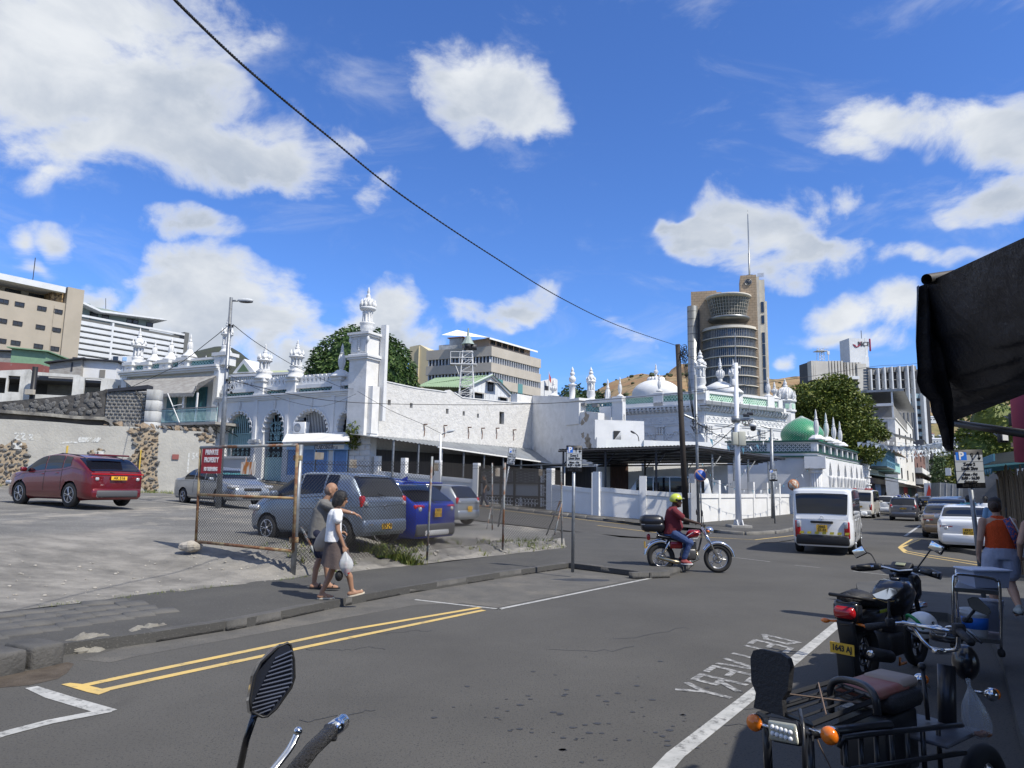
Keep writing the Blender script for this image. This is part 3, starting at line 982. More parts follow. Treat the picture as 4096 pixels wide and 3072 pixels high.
piers=[(1022,1053),(1151,1180),(1332,1360)]
pu=[FAC.px(a,1560)[0]for p in piers for a in p]
edges=[ua+.05]+pu+[ub+.1]
m=MB()
for i in range(0,len(edges),2):
 u0,u1=edges[i],edges[i+1]
 m.box(u0,u1,.05,.5,zp0,zt0)
 m.box(u0,u1,-.02,.52,zl1,zcop)
 m.box(u0,u0+.22,.12,.4,zt0,zl1);m.box(u1-.22,u1,.12,.4,zt0,zl1)
m.o('parapet',M_WP,mq)
for i in range(0,len(edges),2):
 u0,u1=edges[i]+.22,edges[i+1]-.22
 lattice('lattice_panel',mq,u0,u1,zt0+.002,zl1-.002,M_TEAL,.22,.3,.03)
 mb=MB();mb.box(u0,u1,.34,.36,zt0,zl1)
 mb.o('lattice_backing',M_TEALD,mq)
for i in range(0,len(edges),2):
 u0,u1=edges[i]+.05,edges[i+1]-.05
 n=max(2,int((u1-u0)/.36))
 s_=(u1-u0)/n
 top,holes_=[],[]
 for k in range(n):
  a=u0+k*s_
  top+=[(a,zcop+.52),(a+s_*.2,zcop+.7),(a+s_*.5,zcr+.12),(a+s_*.8,zcop+.7)]
  holes_.append([(a+s_*.5+s_*.24*cos(q*PI/4),zcop+.32+.17*sin(q*PI/4))for q in range(8)])
 m=MB();m.holes([(u0,zcop),(u1,zcop),(u1,zcop+.52)]+top[::-1][0:],holes_,.15,.3)
 m.o('crest',M_WP,mq)
for i,(a,b)in enumerate(piers):
 u0,u1=FAC.px(a,1560)[0],FAC.px(b,1560)[0]
 zt=FAC.px((a+b)/2,1517+i*-4)[1]
 m=MB();m.box(u0,u1+.1,-.12,.75,zp0-.02,zt-.2);m.box(u0-.12,u1+.22,-.24,.85,zt-.2,zt)
 m.box(u0-.05,u1+.15,-.17,.8,zp0-.25,zp0+.1)
 if i==2:m.lt([(.75,0),(.7,.1),(.3,.5)],c=((u0+u1)/2+.05,.3,zt),n=14)
 else:m.lt([(.72,0),(.6,.15),(.5,.45),(.62,.6)],c=((u0+u1)/2+.05,.3,zt),n=14)
 m.o('pier',M_WP,mq)
spire(FAC,mq,'kiosk',1055,1376,1508,.3,1.0)
spire(FAC,mq,'kiosk',1184,1359,1494,.3,1.0)
spire(FAC,mq,'bottle',1365,1374,1494,.3,.9)
def bars(name,u0,u1,z0,z1f,n,mt,y=.3,r=.022,par=mq):
 m=MB()
 for i in range(n+1):
  u=lerp(u0,u1,i/n)
  z1=z1f(u)if callable(z1f)else z1f
  m.box(u-r,u+r,y-r,y+r,z0,z1)
 return m.o(name,mt,par)
def scrolls(name,u0,u1,z0,z1,mt,y,cols,rows,par=mq,r=.022):
 m=MB()
 du,dz=(u1-u0)/cols,(z1-z0)/rows
 for i in range(cols):
  for j in range(rows):
   cu,cz=u0+(i+.5)*du,z0+(j+.5)*dz
   R_=min(du,dz)*.42
   s=1 if(i+j)%2 else-1
   pts=[(cu+s*R_*(1-t/14)*cos(t*.75),y,cz+R_*(1-t/14)*sin(t*.75))for t in range(12)]
   m.tb(pts,r,4)
   pts=[(cu+s*.5*R_*(1-t/9)*cos(2.5+t*.9),y-.02,cz-.5*R_+R_*.5*(1-t/9)*sin(2.5+t*.9))for t in range(8)]
   m.tb(pts,r,4)
 return m.o(name,mt,par)
def arc_top(a):
 cx,z0,ww,zs,zt,lob=a
 return lambda u:zs+(zt-zs)*.93*math.sqrt(max(0,1-((u-cx)/(ww/2))**2))
a=arcs[0]
zmid,zr=FAC.px(955,1735)[1],FAC.px(955,1775)[1]
bars('grille',a[0]-a[2]/2+.03,a[0]+a[2]/2-.03,zr,arc_top(a),13,M_PALET,.35,.03)
bars('dense_grille',a[0]-a[2]/2+.03,a[0]+a[2]/2-.03,zr,zmid,26,M_PALET,.3,.02)
scrolls('scroll_grille',a[0]-a[2]/2,a[0]+a[2]/2,a[1],zr-.1,M_PALET,.3,6,2)
m=MB();m.box(a[0]-a[2]/2,a[0]+a[2]/2,.25,.35,zr-.08,zr);m.box(a[0]-a[2]/2,a[0]+a[2]/2,.25,.35,zmid,zmid+.05)
m.o('grille_rail',M_PALET,mq)
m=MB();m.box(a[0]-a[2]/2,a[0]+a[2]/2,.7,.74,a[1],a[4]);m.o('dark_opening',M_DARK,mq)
a=arcs[1]
zd,zg1,zg2=FAC.px(1090,1832)[1],FAC.px(1090,1790)[1],FAC.px(1090,1768)[1]
u0,u1=a[0]-a[2]/2+.04,a[0]+a[2]/2-.04
for k in(0,1):
 m=MB();x0=lerp(u0,u1,k*.5);x1=lerp(u0,u1,k*.5+.5)-.02
 m.box(x0,x1,.3,.36,a[1],zd)
 for j in range(2):
  zz0,zz1=lerp(a[1],zd,j*.5+.04),lerp(a[1],zd,j*.5+.46)
  cx_,cz_=(x0+x1)/2,(zz0+zz1)/2
  for f in(1,.62,.3):
   m.py([(cx_-(x1-x0)*.42*f,cz_),(cx_,cz_-(zz1-zz0)*.46*f),(cx_+(x1-x0)*.42*f,cz_),(cx_,cz_+(zz1-zz0)*.46*f)],.29-.02*(1-f),.30-.003*f)
 m.o('door_leaf',M_PALET,mq)
scrolls('scroll_grille',u0,u1,zd,zg2,M_PALET,.33,4,2)
scrolls('fan_grille',u0+.2,u1-.2,zg2+.1,a[4]-.7,M_PALET,.33,4,4)
m=MB()
for z in(zd,zg2):m.box(u0,u1,.27,.37,z,z+.07)
for k in range(5):
 t=PI*(k+1)/6
 m.tb([(a[0],.34,zg2+.1),(a[0]+1.0*cos(t),.34,zg2+.1+2.6*sin(t))],.02,4)
m.o('grille_rail',M_PALET,mq)
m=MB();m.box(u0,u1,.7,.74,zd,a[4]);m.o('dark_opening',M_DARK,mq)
for a,nn in((arcs[2],16),(arcs[3],7)):
 bars('grille',a[0]-a[2]/2*.55,a[0]+a[2]/2*.85,a[1],arc_top(a),nn,M_WP if nn==16 else M_BLACK,.5,.018)
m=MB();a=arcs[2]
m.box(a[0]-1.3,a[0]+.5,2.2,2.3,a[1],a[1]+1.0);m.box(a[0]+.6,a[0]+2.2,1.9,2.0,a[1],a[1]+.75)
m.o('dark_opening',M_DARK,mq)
m=MB();u,z=FAC.px(930,1828);m.box(u-1.0,u+1.9,-.12,-.001,z-.12,z+.05);m.o('window_sill',M_WP,mq)
ac=FAC.thing('air_conditioner','white air conditioning unit standing in the big mosque arch on the shop canopy','air conditioner')
u,z=FAC.px(1200,1720)
def ac_unit(par,u,y,z,s=1.0):
 m=MB();m.bbox((u,y,z),.85*s,.35*s,.6*s,.03);m.o('casing',M_SIGNW,par)
 m=MB();m.torus((u-.1*s,y-.18*s,z),.22*s,.015,20,4,RX90)
 for k in range(6):m.torus((u-.1*s,y-.18*s,z),.22*s*(k+1)/7,.005,16,4,RX90)
 m.o('fan_guard',mat('ac_dark',(.08,.08,.08),.6),par)
ac_unit(ac,u,.1,z+.15,1.3)
shop=FAC.thing('shop_front','small shop front with blue roller shutters under a white sheet canopy','shop')
cz=FAC.px(1270,1767,-1.4)
c0,c1=FAC.px(1128,1767,-1.4),FAC.px(1398,1767,-1.4)
t0,t1=FAC.px(1158,1734),FAC.px(1394,1732)
m=MB();vs=[(c0[0],-1.4,c0[1]),(c1[0],-1.4,c0[1]),(t1[0],.0,t0[1]),(t0[0]-.3,.0,t0[1])]
m.add(vs+[(v[0],v[1],v[2]-.06)for v in vs],[(0,1,2,3),(7,6,5,4),(0,4,5,1),(1,5,6,2),(3,2,6,7),(0,3,7,4)])
fixn(m.o('canopy',M_AWN,shop))
zs0,zs1=ZG-.1,FAC.px(1270,1778)[1]
sx=[FAC.px(a,1850)[0]for a in(1157,1263,1271,1316,1318,1339,1341,1393)]
for i,(p,q)in enumerate(((0,1),(2,3),(6,7))):
 m=MB()
 zb,zz=FAC.px(1270,1901)[1],zs1-.3 if i else zs1-.1
 n=22
 for k in range(n):
  za_,zb_=lerp(zb,zz,k/n),lerp(zb,zz,(k+.86)/n)
  m.px_([(-.16,za_),(-.12,za_),(-.12,zb_),(-.14,zb_)],sx[p],sx[q])
 m.o('roller_shutter',M_SHUT,shop)
m=MB()
m.box(sx[4],sx[5],-.17,-.001,ZG-.3,zs1-.3)
m.box(sx[0]-.5,sx[0]-.05,-.17,-.001,ZG-.3,zs1)
m.box(sx[0]-.05,sx[7],-.17,-.001,ZG-.4,FAC.px(1270,1901)[1])
m.o('jamb',M_WP,shop)
m=MB()
for a in(1,3,5,7):
 m.box(sx[a],sx[a]+.09,-.2,-.18,FAC.px(1270,1901)[1],zs1-.3)
m.box(sx[0]-.1,sx[1],-.22,-.175,zs1-.35,zs1-.1)
m.o('shutter_frame',M_BLUT,shop)
s0,s1=FAC.px(1258,1800,-.45),FAC.px(1394,1779,-.45)
m=MB();m.box(s0[0],s1[0],-.45,-.2,s0[1],s1[1]+.05);sg=m.o('sign_box',M_BLUT,shop)
m=MB();m.box(s0[0]+.03,s1[0]-.35,-.465,-.45,s0[1]+.05,s1[1]);m.o('sign_face',M_SIGNW,shop)
hh=s1[1]-s0[1]
text('ETS.ABOOBAKAR',.40,M_NAVY,shop,MT((s0[0]+.83,-.47,(s0[1]+s1[1])/2+.02))@RX90,ext=.003,bold=.008,sx=.52)
text('ET CIE',.24,M_NAVY,shop,MT((s0[0]+1.82,-.47,(s0[1]+s1[1])/2-.04))@RX90,ext=.003,bold=.004,sx=.6)
pil=FAC.thing('stone_pilaster','weathered white pilaster of stacked blocks below the tallest minaret','pilaster')
u0,u1=FAC.px(1400,1850)[0],FAC.px(1484,1850)[0]
m=MB();m.box(u0+.02,u1-.02,-.1,.5,ZG-1.2,FAC.px(1440,1735)[1]);m.o('core',M_WP,pil)
rows=13
zb,zt=.4,FAC.px(1440,1735)[1]
random.seed(5)
for r in range(rows):
 cuts=[0,.5,1]if r%2 else[0,.28,.74,1]
 for a,b in zip(cuts,cuts[1:]):
  m=MB();x0,x1=lerp(u0,u1,a)+.02,lerp(u0,u1,b)-.02
  z0,z1=lerp(zb,zt,r/rows)+.012,lerp(zb,zt,(r+1)/rows)-.012
  m.bbox(((x0+x1)/2,-.11,(z0+z1)/2),x1-x0,.08+RU(0,.02),z1-z0,.012,n=1)
  m.o('block',M_WPS,pil)
m=MB();m.box(u1-.55,u1+.03,-.18,.5,zt,FAC.px(1480,1545)[1]);m.o('shaft',M_WPS,pil)
mn=FAC.thing('minaret','tallest ornate white minaret at the corner between arches and rough wall','minaret')
def fz(y,x=1455):return FAC.px(x,y,.1)[1]
def fu(x,y=1500):return FAC.px(x,y,.1)[0]
um=(fu(1418)+fu(1487))/2
hw=(fu(1487)-fu(1418))/2
m=MB();m.box(um-hw,um+hw,-.45,-.45+2*hw,fz(1560)-3,fz(1448));m.o('shaft',M_WPS,mn)
m=MB()
for k,(a,b,e)in enumerate(((1448,1442,.02),(1442,1434,.14),(1434,1426,.22),(1426,1420,.08),(1352,1345,.08),(1345,1336,.17))):
 m.box(um-hw-e,um+hw+e,-.45-e,-.45+2*hw+e,fz(a),fz(b))
m.o('moulding',M_WP,mn)
m=MB();h9=hw*.93;m.box(um-h9,um+h9,-.42,-.42+2*h9,fz(1420),fz(1352));m.o('block',M_WP,mn)
m=MB()
for s in(-.55,.55):
 for(e,y0_)in((.30,-.44),(.22,-.46)):
  m.holes([(um+s*h9-e,fz(1415)),(um+s*h9+e,fz(1415)),(um+s*h9+e,fz(1358)),(um+s*h9-e,fz(1358))],[[(um+s*h9-e+.04,fz(1415)+.04),(um+s*h9+e-.04,fz(1415)+.04),(um+s*h9+e-.04,fz(1358)-.04),(um+s*h9-e+.04,fz(1358)-.04)]],y0_-.0,-.421)
for k in range(7):m.sph((um+.02,-.46,lerp(fz(1405),fz(1360),k/6)),(.08,.07,.08),7,5)
for s in(-1,1):m.sph((um+s*hw,-.45,fz(1365)),(.12,.1,.22),8,6)
m.o('panel_ornament',M_WP,mn)
m=MB()
zz=lambda y:fz(y)
cc=(um,-.45+hw,0)
m.lt([(.3,zz(1336)),(.45,zz(1334)),(.30,zz(1330)),(.42,zz(1322)),(.47,zz(1308)),(.45,zz(1300)),(.50,zz(1296)),(.50,zz(1291)),(.34,zz(1289)),(.30,zz(1286)),(.27,zz(1262)),(.30,zz(1250)),(.34,zz(1244)),(.50,zz(1240)),(.55,zz(1236)),(.55,zz(1231)),(.42,zz(1230)),(.40,zz(1222)),(.30,zz(1215)),(.27,zz(1205)),(.20,zz(1195)),(.12,zz(1188)),(.16,zz(1184)),(.10,zz(1178)),(.07,zz(1172)),(.11,zz(1168)),(.06,zz(1160)),(.07,zz(1157)),(.002,zz(1147))],c=cc,n=16)
for k in range(10):
 t=2*PI*k/10
 m.lt([(.05,zz(1288)),(.06,zz(1284)),(.04,zz(1276)),(.04,zz(1256)),(.065,zz(1247))],c=(cc[0]+.30*cos(t),cc[1]+.30*sin(t),0),n=6)
 m.lt([(.07,zz(1232)),(.12,zz(1224)),(.11,zz(1216)),(.05,zz(1210)),(.06,zz(1207)),(.002,zz(1198))],c=(cc[0]+.46*cos(t),cc[1]+.46*sin(t),0),n=7)
 m.lt([(.05,zz(1222)),(.09,zz(1212)),(.06,zz(1203)),(.002,zz(1192))],c=(cc[0]+.27*cos(t+.3),cc[1]+.27*sin(t+.3),0),n=6)
m.o('spire',M_WP,mn)
m=MB();m.box(fu(1490),fu(1490)+.45,.75,1.05,fz(1560)-2,fz(1298));m.o('back_slab',M_WP,mn)
WL=Frame((FAC.w(ua,0,0).x-9.3,FAC.w(ua,0,0).y+4.4+.1),(FAC.w(ua,0,0).x,FAC.w(ua,0,0).y+.1))
lw=WL.thing('mosque_wing','white mosque wing with spired parapet above a teal balcony','mosque')
e0=WL.px(505,1500)[0]
eL=WL.len
zk=WL.px(700,1497)[1]
zl0,zl1_=WL.px(700,1474)[1],WL.px(700,1449)[1]
zt_=WL.px(700,1441)[1]
m=MB();m.box(e0,eL,.1,.5,0,zk);m.box(eL-.5,eL-.02,-.3,.099,0,zk);m.box(e0-.1,e0+.5,-.3,.099,0,zk)
m.o('wall',M_WP,lw)
m=MB()
for dz,e in((0,.15),(.14,.3),(.3,.4)):
 m.box(e0-.3,eL-.05,-e-.2,.1,zk+dz,zk+dz+.139)
m.box(e0,eL,.1,.6,zk,zl0)
m.o('cornice',M_WP,lw)
m=MB();m.box(e0,eL-.1,-.1,.45,zl1_,zt_);m.o('coping',M_WP,lw)
pp=[(510,545),(584,612),(648,690),(723,765),(866,915)]
pus=[(WL.px(a,1460)[0],WL.px(b,1460)[0])for a,b in pp]
for i,(a,b)in enumerate(pus):
 top=WL.px(sum(pp[i])/2,(1452,1450,1442,1432,1412)[i])[1]
 m=MB();b2=b-.15 if i<4 else b-.15
 m.box(a,b2,-.25,.8,zl0-.02,top-.25);m.box(a-.15,b2+.15,-.4,.95,top-.25,top)
 for k in range(4):
  m.sph(((a+b2)/2,-.27,lerp(zl0+.2,top-.5,k/3)),(.17,.06,.12),8,5)
 m.o('pier',M_WP,lw)
for i in range(4):
 lattice('lattice_panel',lw,pus[i][1]-.1,pus[i+1][0],zl0+.002,zl1_-.002,M_TEAL,.1,.3,.035)
 m=MB();m.box(pus[i][1]-.1,pus[i+1][0],.24,.27,zl0,zl1_);m.o('lattice_backing',M_TEALD,lw)
spire(WL,lw,'crown',549,1312,1456,.3,1.15)
for x,a,b in((616,1361,1448),(682,1350,1442),(758,1337,1430)):
 m=MB();u,z=WL.px(x,b,.3);m.lt([(.62,0),(.55,.12),(.25,.45),(.2,.6)],c=(u,.3,z),n=12);m.o('finial_base',M_WP,lw)
 spire(WL,lw,'bottle',x,a,b-10,.3,.95)
spire(WL,lw,'urn',700,1402,1440,1.6,1.0)
spire(WL,lw,'crown',903,1263,1412,.3,.95)
spire(WL,lw,'urn',824,1420,1434,.3,.7)
zv0=WL.px(760,1572,-2.0)[1]
ver=lw
x0,x1=WL.px(615,1560,-2.0)[0],WL.px(776,1560,-2.0)[0]
a_=WL.px(520,1516)[0]
m=MB()
zr0=WL.px(760,1512)[1]
vs=[(x0-1.2,-2.1,zv0+.1),(x1,-2.1,zv0),(eL-.1,-2.0,WL.px(880,1527,-2.)[1]),(eL-.1,-.4,WL.px(880,1507)[1]),(x1,-.4,zr0),(e0+.2,-.4,WL.px(520,1520)[1])]
m.add(vs+[(v[0],v[1],v[2]-.05)for v in vs],[(0,1,4,5),(1,2,3,4),(6,11,10,7),(7,10,9,8),(0,6,7,1),(1,7,8,2)])
fixn(m.o('canopy',M_TIN,lw))
m=MB()
pts=[((x0-1.2,zv0+.05),(x1,zv0-.05)),((x1,zv0-.05),(eL-.15,WL.px(880,1530,-2.)[1]))]
for(p,q)in pts:
 n=int(math.hypot(q[0]-p[0],q[1]-p[1])/.16)
 for k in range(n):
  u_,z_=lerp(p[0],q[0],k/n),lerp(p[1],q[1],k/n)
  m.py([(u_,z_),(u_,z_-.16),(u_+.08,z_-.28),(u_+.155,z_-.16),(u_+.155,z_)],-2.14,-2.11)
m.o('fringe',M_TIN,lw)
zf=WL.px(760,1690,-2.0)[1];zrail=WL.px(760,1634,-2.0)[1]
m=MB()
xq=WL.px(868,1660,-2.0)[0];m.box(x0-.3,xq,-2.1,.1,zf-.18,zf);m.box(x0-.3,xq,-2.05,-1.95,zrail,zrail+.06)
m.o('balcony_floor',M_TIN,lw)
m=MB()
n=56
xe=WL.px(868,1660,-2.0)[0]
for k in range(n+1):
 u_=lerp(x0-.1,xe,k/n)
 m.box(u_-.015,u_+.015,-2.02,-1.99,zf,zrail)
for z in(zf+.08,zrail-.12,zrail):m.box(x0-.1,xe,-2.04,-1.97,z,z+.04)
m.o('balustrade',M_PALET,lw)
m=MB()
for x in(649,732,787):
 u_=WL.px(x,1620,-1.95)[0];m.box(u_-.05,u_+.05,-2.0,-1.9,zf,zv0)
m.o('verandah_post',M_WP,lw)
m=MB();p,q=WL.px(678,1575,-2.05),WL.px(720,1690,-2.05);m.tb([(p[0],-2.2,p[1]),(q[0],-2.1,q[1])],.04,5)
p,q=WL.px(700,1625,-2.05),WL.px(732,1616,-2.05);m.tb([(p[0],-2.2,p[1]),(q[0],-2.0,q[1])],.035,5)
m.o('loose_pole',M_WP,lw)
for a,b in((666,706),(745,778),(790,823)):
 m=MB();u0,u1=WL.px(a,1620)[0],WL.px(b,1620)[0]
 for k in(0,1):
  m.box(lerp(u0,u1,k*.5),lerp(u0,u1,k*.5+.48),.0,.09,zf,zf+2.9)
  for j in range(14):m.box(lerp(u0,u1,k*.5)+.06,lerp(u0,u1,k*.5+.48)-.06,-.02,-.001,zf+.2+j*.18,zf+.3+j*.18)
 m.o('shutter_door',M_TEALD,lw)
m=MB()
for k in range(7):
 u_=lerp(x0,xe,k/6.0)
 m.torus((u_,-1.2,zf-.45),.25,.02,14,4,MR(PI/2,4,'X'));m.tb([(u_,-2.0,zf-.2),(u_,0,zf-.9)],.03,4)
m.o('scroll_bracket',M_BLACK,lw)
BH=Frame((-24,64),(-13.5,60))
bh=BH.thing('old_house','old white balustraded building with pale green roof behind the mosque front','house')
u0,u1=BH.px(915,1500)[0],BH.px(1200,1500)[0]
z0,z1=BH.px(1050,1545)[1],BH.px(1050,1502)[1]
m=MB();m.box(u0,u1,0,6,0,z0);m.box(u0,u1,0,.3,z1,z1+.22);m.o('wall',M_WP,bh)
m=MB();n=34
for k in range(n):
 u_=lerp(u0+.2,u1-.2,k/(n-1));h=z1-z0
 m.lt([(.09,z0),(.05,z0+.1*h),(.11,z0+.4*h),(.05,z0+.75*h),(.09,z1)],c=(u_,.15,0),n=7)
m.o('baluster',M_WP,bh)
m=MB();zr=BH.px(1050,1480)[1]
m.add([(u0-.3,.8,z1+.1),(u1,.8,z1+.1),(u1,5,zr+.6),(u0-.3,5,zr+.9)],[(0,1,2,3)])
m.o('roof',mat('pale_green_roof',(.42,.46,.26),.7,col2=(.34,.38,.24),scale=1),bh)
gx,gy=BH.px(928,1440)
m=MB();m.py([(gx-.1,gy-1.2),(gx+2.5,gy-1.2),(gx+1.1,gy+.1)],.3,3)
m.o('gable',M_WP,bh)
m=MB();m.py([(gx+.45,gy-1.1),(gx+1.8,gy-1.1),(gx+1.1,gy-.35)],.25,.3);m.o('vent',mat('green_shutter',(.12,.18,.1)),bh)
RW=Frame((-9.75,46.0),(1.75,60.0))
rw=RW.thing('rough_wall','tall roughly plastered white yard wall with small square holes','wall')
tp=RW.poly([(1484,1513),(1530,1525),(1600,1540),(1666,1554),(1740,1563),(1787,1570),(1800,1559),(1818,1572),(1850,1592),(1935,1600),(2058,1612),(2133,1612)])
hl=[]
for(x,y,w_,h_)in((1557,1610,13,20),(1645,1622,12,18),(1789,1645,11,19),(1855,1654,9,17),(1912,1663,8,16),(2007,1672,20,47)):
 a,b=RW.px(x-w_/2,y+h_/2),RW.px(x+w_/2,y-h_/2)
 hl.append([(a[0],a[1]),(b[0],a[1]),(b[0],b[1]),(a[0],b[1])])
m=MB();m.holes([(0,-1),(RW.len,-1)]+tp[::-1],hl,0,.5);m.o('wall',M_WPR,rw)
m=MB()
for h in hl:m.box(h[0][0]+.005,h[1][0]-.005,.30,.34,h[0][1]+.005,h[2][1]-.005)
m.o('dark_hole',M_DARK,rw)
m=MB()
for k in range(11):
 a,b=tp[k],tp[k+1]
 if k in(5,6):continue
 m.py([(a[0],a[1]),(b[0],b[1]),(b[0],b[1]+.07),(a[0],a[1]+.07)],-.05,.56)
m.o('coping',M_WP,rw)
m=MB()
for x,y in((1695,1700),(1775,1705),(1872,1712),(1926,1715),(1984,1715),(2052,1722)):
 u,z=RW.px(x,y);m.box(u-.03,u+.03,-.35,0,z,z+.08);m.tb([(u,-.02,z),(u+.1,-.03,z-.35),(u+.05,-.03,z-.8)],.035,4)
m.o('rusty_stub',mat('rust_stain',(.16,.08,.05),.9),rw)
W2=Frame((1.75,60.0),(6.4,52.3))
w2=W2.thing('weathered_wall','white yard wall with mould stains and flaking plaster beside the hall','wall')
tp=W2.poly([(2133,1582),(2262,1587),(2275,1607),(2312,1607),(2314,1650),(2345,1646),(2392,1651)])
m=MB();m.py([(0,-1),(tp[-1][0],-1)]+tp[::-1]+[(0,tp[0][1])],0,.6);m.o('wall',M_WPS,w2)
m=MB();a=RW.poly([(2040,1576),(2134,1582)],.1);
m.o('stub',M_WPS,w2)if False else None
m=MB();u0,z0=W2.px(2262,1600,-.1);u1=W2.px(2316,1600,-.1)[0]
m.box(u0,u1,-.1,.7,z0-2,z0-.2);m.box(u0-.12,u1+.12,-.2,.8,z0-.2,z0)
m.o('pier',M_WP,w2)
m=MB()
for i,(x,y,r)in enumerate(((2346,1668,.32),(2330,1690,.22),(2350,1755,.3),(2352,1775,.35),(2331,1740,.2),(2360,1785,.2))):
 u,z=W2.px(x,y);n=11
 m.py([(u+r*(1+.4*sin(k*2.3+i))*cos(2*PI*k/n),z+r*1.1*(1+.35*cos(k*1.7+i))*sin(2*PI*k/n))for k in range(n)],-.006,.01)
m.o('flaked_patch',mat('bare_plaster',(.42,.36,.28),.95,col2=(.3,.25,.19),scale=4,bump=1),w2)
spire(W2,w2,'post',2289,1467,1604,.3,.85)
spire(W2,w2,'urn',2214,1516,1586,.6,1.0)
m=MB();u0=RW.px(2058,1600,.3)[0];m.box(u0,RW.len+.3,.02,.7,RW.px(2100,1625)[1],RW.px(2100,1580)[1]);m.o('raised_wall',M_WPS,rw)
HLf=Frame((8.6,61.8),(15.4,56.4))
HRf=Frame((15.4,56.4),(23.3,61.4))
hall=thing('prayer_hall','white prayer hall with mint green lattice parapet, moulded blind arches and big white dome','mosque',HLf.o,HLf.rz)
hallr=thing('prayer_hall_side','street side of the white prayer hall with grey fascia, mint lattice and octagonal turret','mosque',HRf.o,HRf.rz)
def hallface(fr,par,x0,x1,yc_,panels,npil,sgn):
 """yc_: (x, y) px of the cornice bottom"""
 u0,u1=fr.px(x0,yc_[1])[0],fr.px(x1,yc_[1])[0]
 u0,u1=max(u0,0),min(u1,fr.len)if sgn<0 else u1
 zc=fr.px(*yc_)[1]
 m=MB();m.box(u0,u1-.01,0,.5,-.2,zc+.5);m.o('wall',M_WP,par)
 m=MB()
 for k,(dz,e)in enumerate(((-.35,.12),(-.2,.3),(.0,.45))):
  m.box(u0-(e if sgn>0 else 0),u1+(e if sgn<0 else 0),-e,-.001,zc+dz,zc+dz+.14)
 m.o('cornice',M_WP,par)
 n=int((u1-u0)/.38)
 m=MB()
 for k in range(n):
  u=lerp(u0+.1,u1-.1,(k+.5)/n)
  m.px_([(-.44,zc-.01),(-.44,zc-.12),(-.3,zc-.35),(-.001,zc-.45),(-.001,zc-.01)],u-.07,u+.07)
 m.o('bracket',M_WP,par)
 m=MB()
 zf_=zc-1.0
 for k in range(int((u1-u0)/.5)):
  u=u0+.35+k*.5
  m.torus((u,-.01,zf_),.18,.035,12,5,RX90,a0=(k%2)*PI,a1=(k%2)*PI+PI*1.5)
  m.sph((u,-.01,zf_),(.07,.05,.07),7,4)
 for z in(zf_+.33,zf_-.35,zf_-.5):m.box(u0,u1,-.06,-.001,z,z+.06)
 m.o('frieze',M_WP,par)
 w_=(u1-u0)/npil
 for k in range(npil+1):
  m=MB()
  u=u0+.25+k*(u1-u0-.5)/npil
  m.box(u-.32,u+.32,-.16,-.001,0,zf_-1.2)
  m.box(u-.26,u+.26,-.19,-.161,0,zf_-1.35)
  for j in range(5):
   for s in(-1,0,1):
    m.sph((u+s*.24,-.2,zf_-1.15+j*.15),(.12,.1,.09),7,4)
  m.box(u-.42,u+.42,-.3,-.001,zf_-.62,zf_-.5)
  m.o('pilaster',M_WP,par)
 for k in range(npil):
  c=u0+.25+(k+.5)*(u1-u0-.5)/npil
  ww=(u1-u0-.5)/npil-1.1
  m=MB()
  zs=zf_-2.3
  for i in range(9):
   t=PI*(i+.5)/9
   m.torus((c+ww/2*cos(t),-.03,zs+ww*.42*sin(t)),ww*.14,.05,10,5,RX90@MR(t,4,'Z'),a0=-PI*.5,a1=PI*.5)
  ornament(m,c,zs+ww*.5,.6,-.04)
  for s in(-1,1):
   for q in range(6):m.sph((c+s*ww*.46+.12*cos(q),-.03,zs+ww*.42+.12*sin(q)),(.08,.04,.08),6,4)
  for(aa,bb)in((-.5,-.5),(.5,.5)):
   m.box(c+aa*(ww+.3)-.03,c+aa*(ww+.3)+.03,-.04,-.001,zs-2,zf_-.65)
  m.o('blind_arch',M_WP,par)
 pz0,pz1=zc+.14,zc+.14
 for(a,b,yt,yb)in panels:
  p0,p1=fr.px(a,yb,.15),fr.px(b,yb,.15)
  zb,zt=fr.px((a+b)/2,yb,.15)[1],fr.px((a+b)/2,yt,.15)[1]
  lattice('lattice_panel',par,p0[0],p1[0],zb,zt,M_MINT,.15,.27,.045,.06,kind='x')
  m=MB();m.box(p0[0],p1[0],.3,.33,zb,zt);m.o('lattice_backing',mat('mint_shade',(.2,.34,.27),.8),par)
  m=MB();m.box(p0[0]-.1,p1[0]+.1,.05,.4,zt,zt+.2);m.box(p0[0]-.1,p1[0]+.1,.05,.4,zc,zb);m.o('parapet_rail',M_WP,par)
 return zc
zc1=hallface(HLf,hall,2480,2822,(2650,1632),[(2494,2614,1591,1624),(2652,2776,1579,1612)],2,-1)
zc2=hallface(HRf,hallr,2822,3145,(2980,1640),[(2838,2935,1580,1610),(2970,3070,1593,1621),(3096,3112,1606,1636)],3,1)
m=MB()
for a,b,top in((2478,2494,1585),(2614,2652,1572),(2776,2838,1560)):
 u0,u1=HLf.px(a,1600,.05)[0],HLf.px(b,1600,.05)[0]
 if a==2776:u1=HLf.len+.15
 z1=HLf.px((a+b)/2,top,.05)[1]
 m.box(u0,u1,0.0,.55,zc1+.1,z1)
m.o('pier',M_WP,hall)
u,z=HLf.px(2803,1562,.4)
m=MB();m.box(u-.5,u+.52,-.25,.9,z-.25,z);m.o('pier_cap',M_WP,hall)
spire(HLf,hall,'minaret',2803,1399,1558,.35,1.05)
spire(HLf,hall,'bottle',2638,1495,1566,.25,.8)
m=MB()
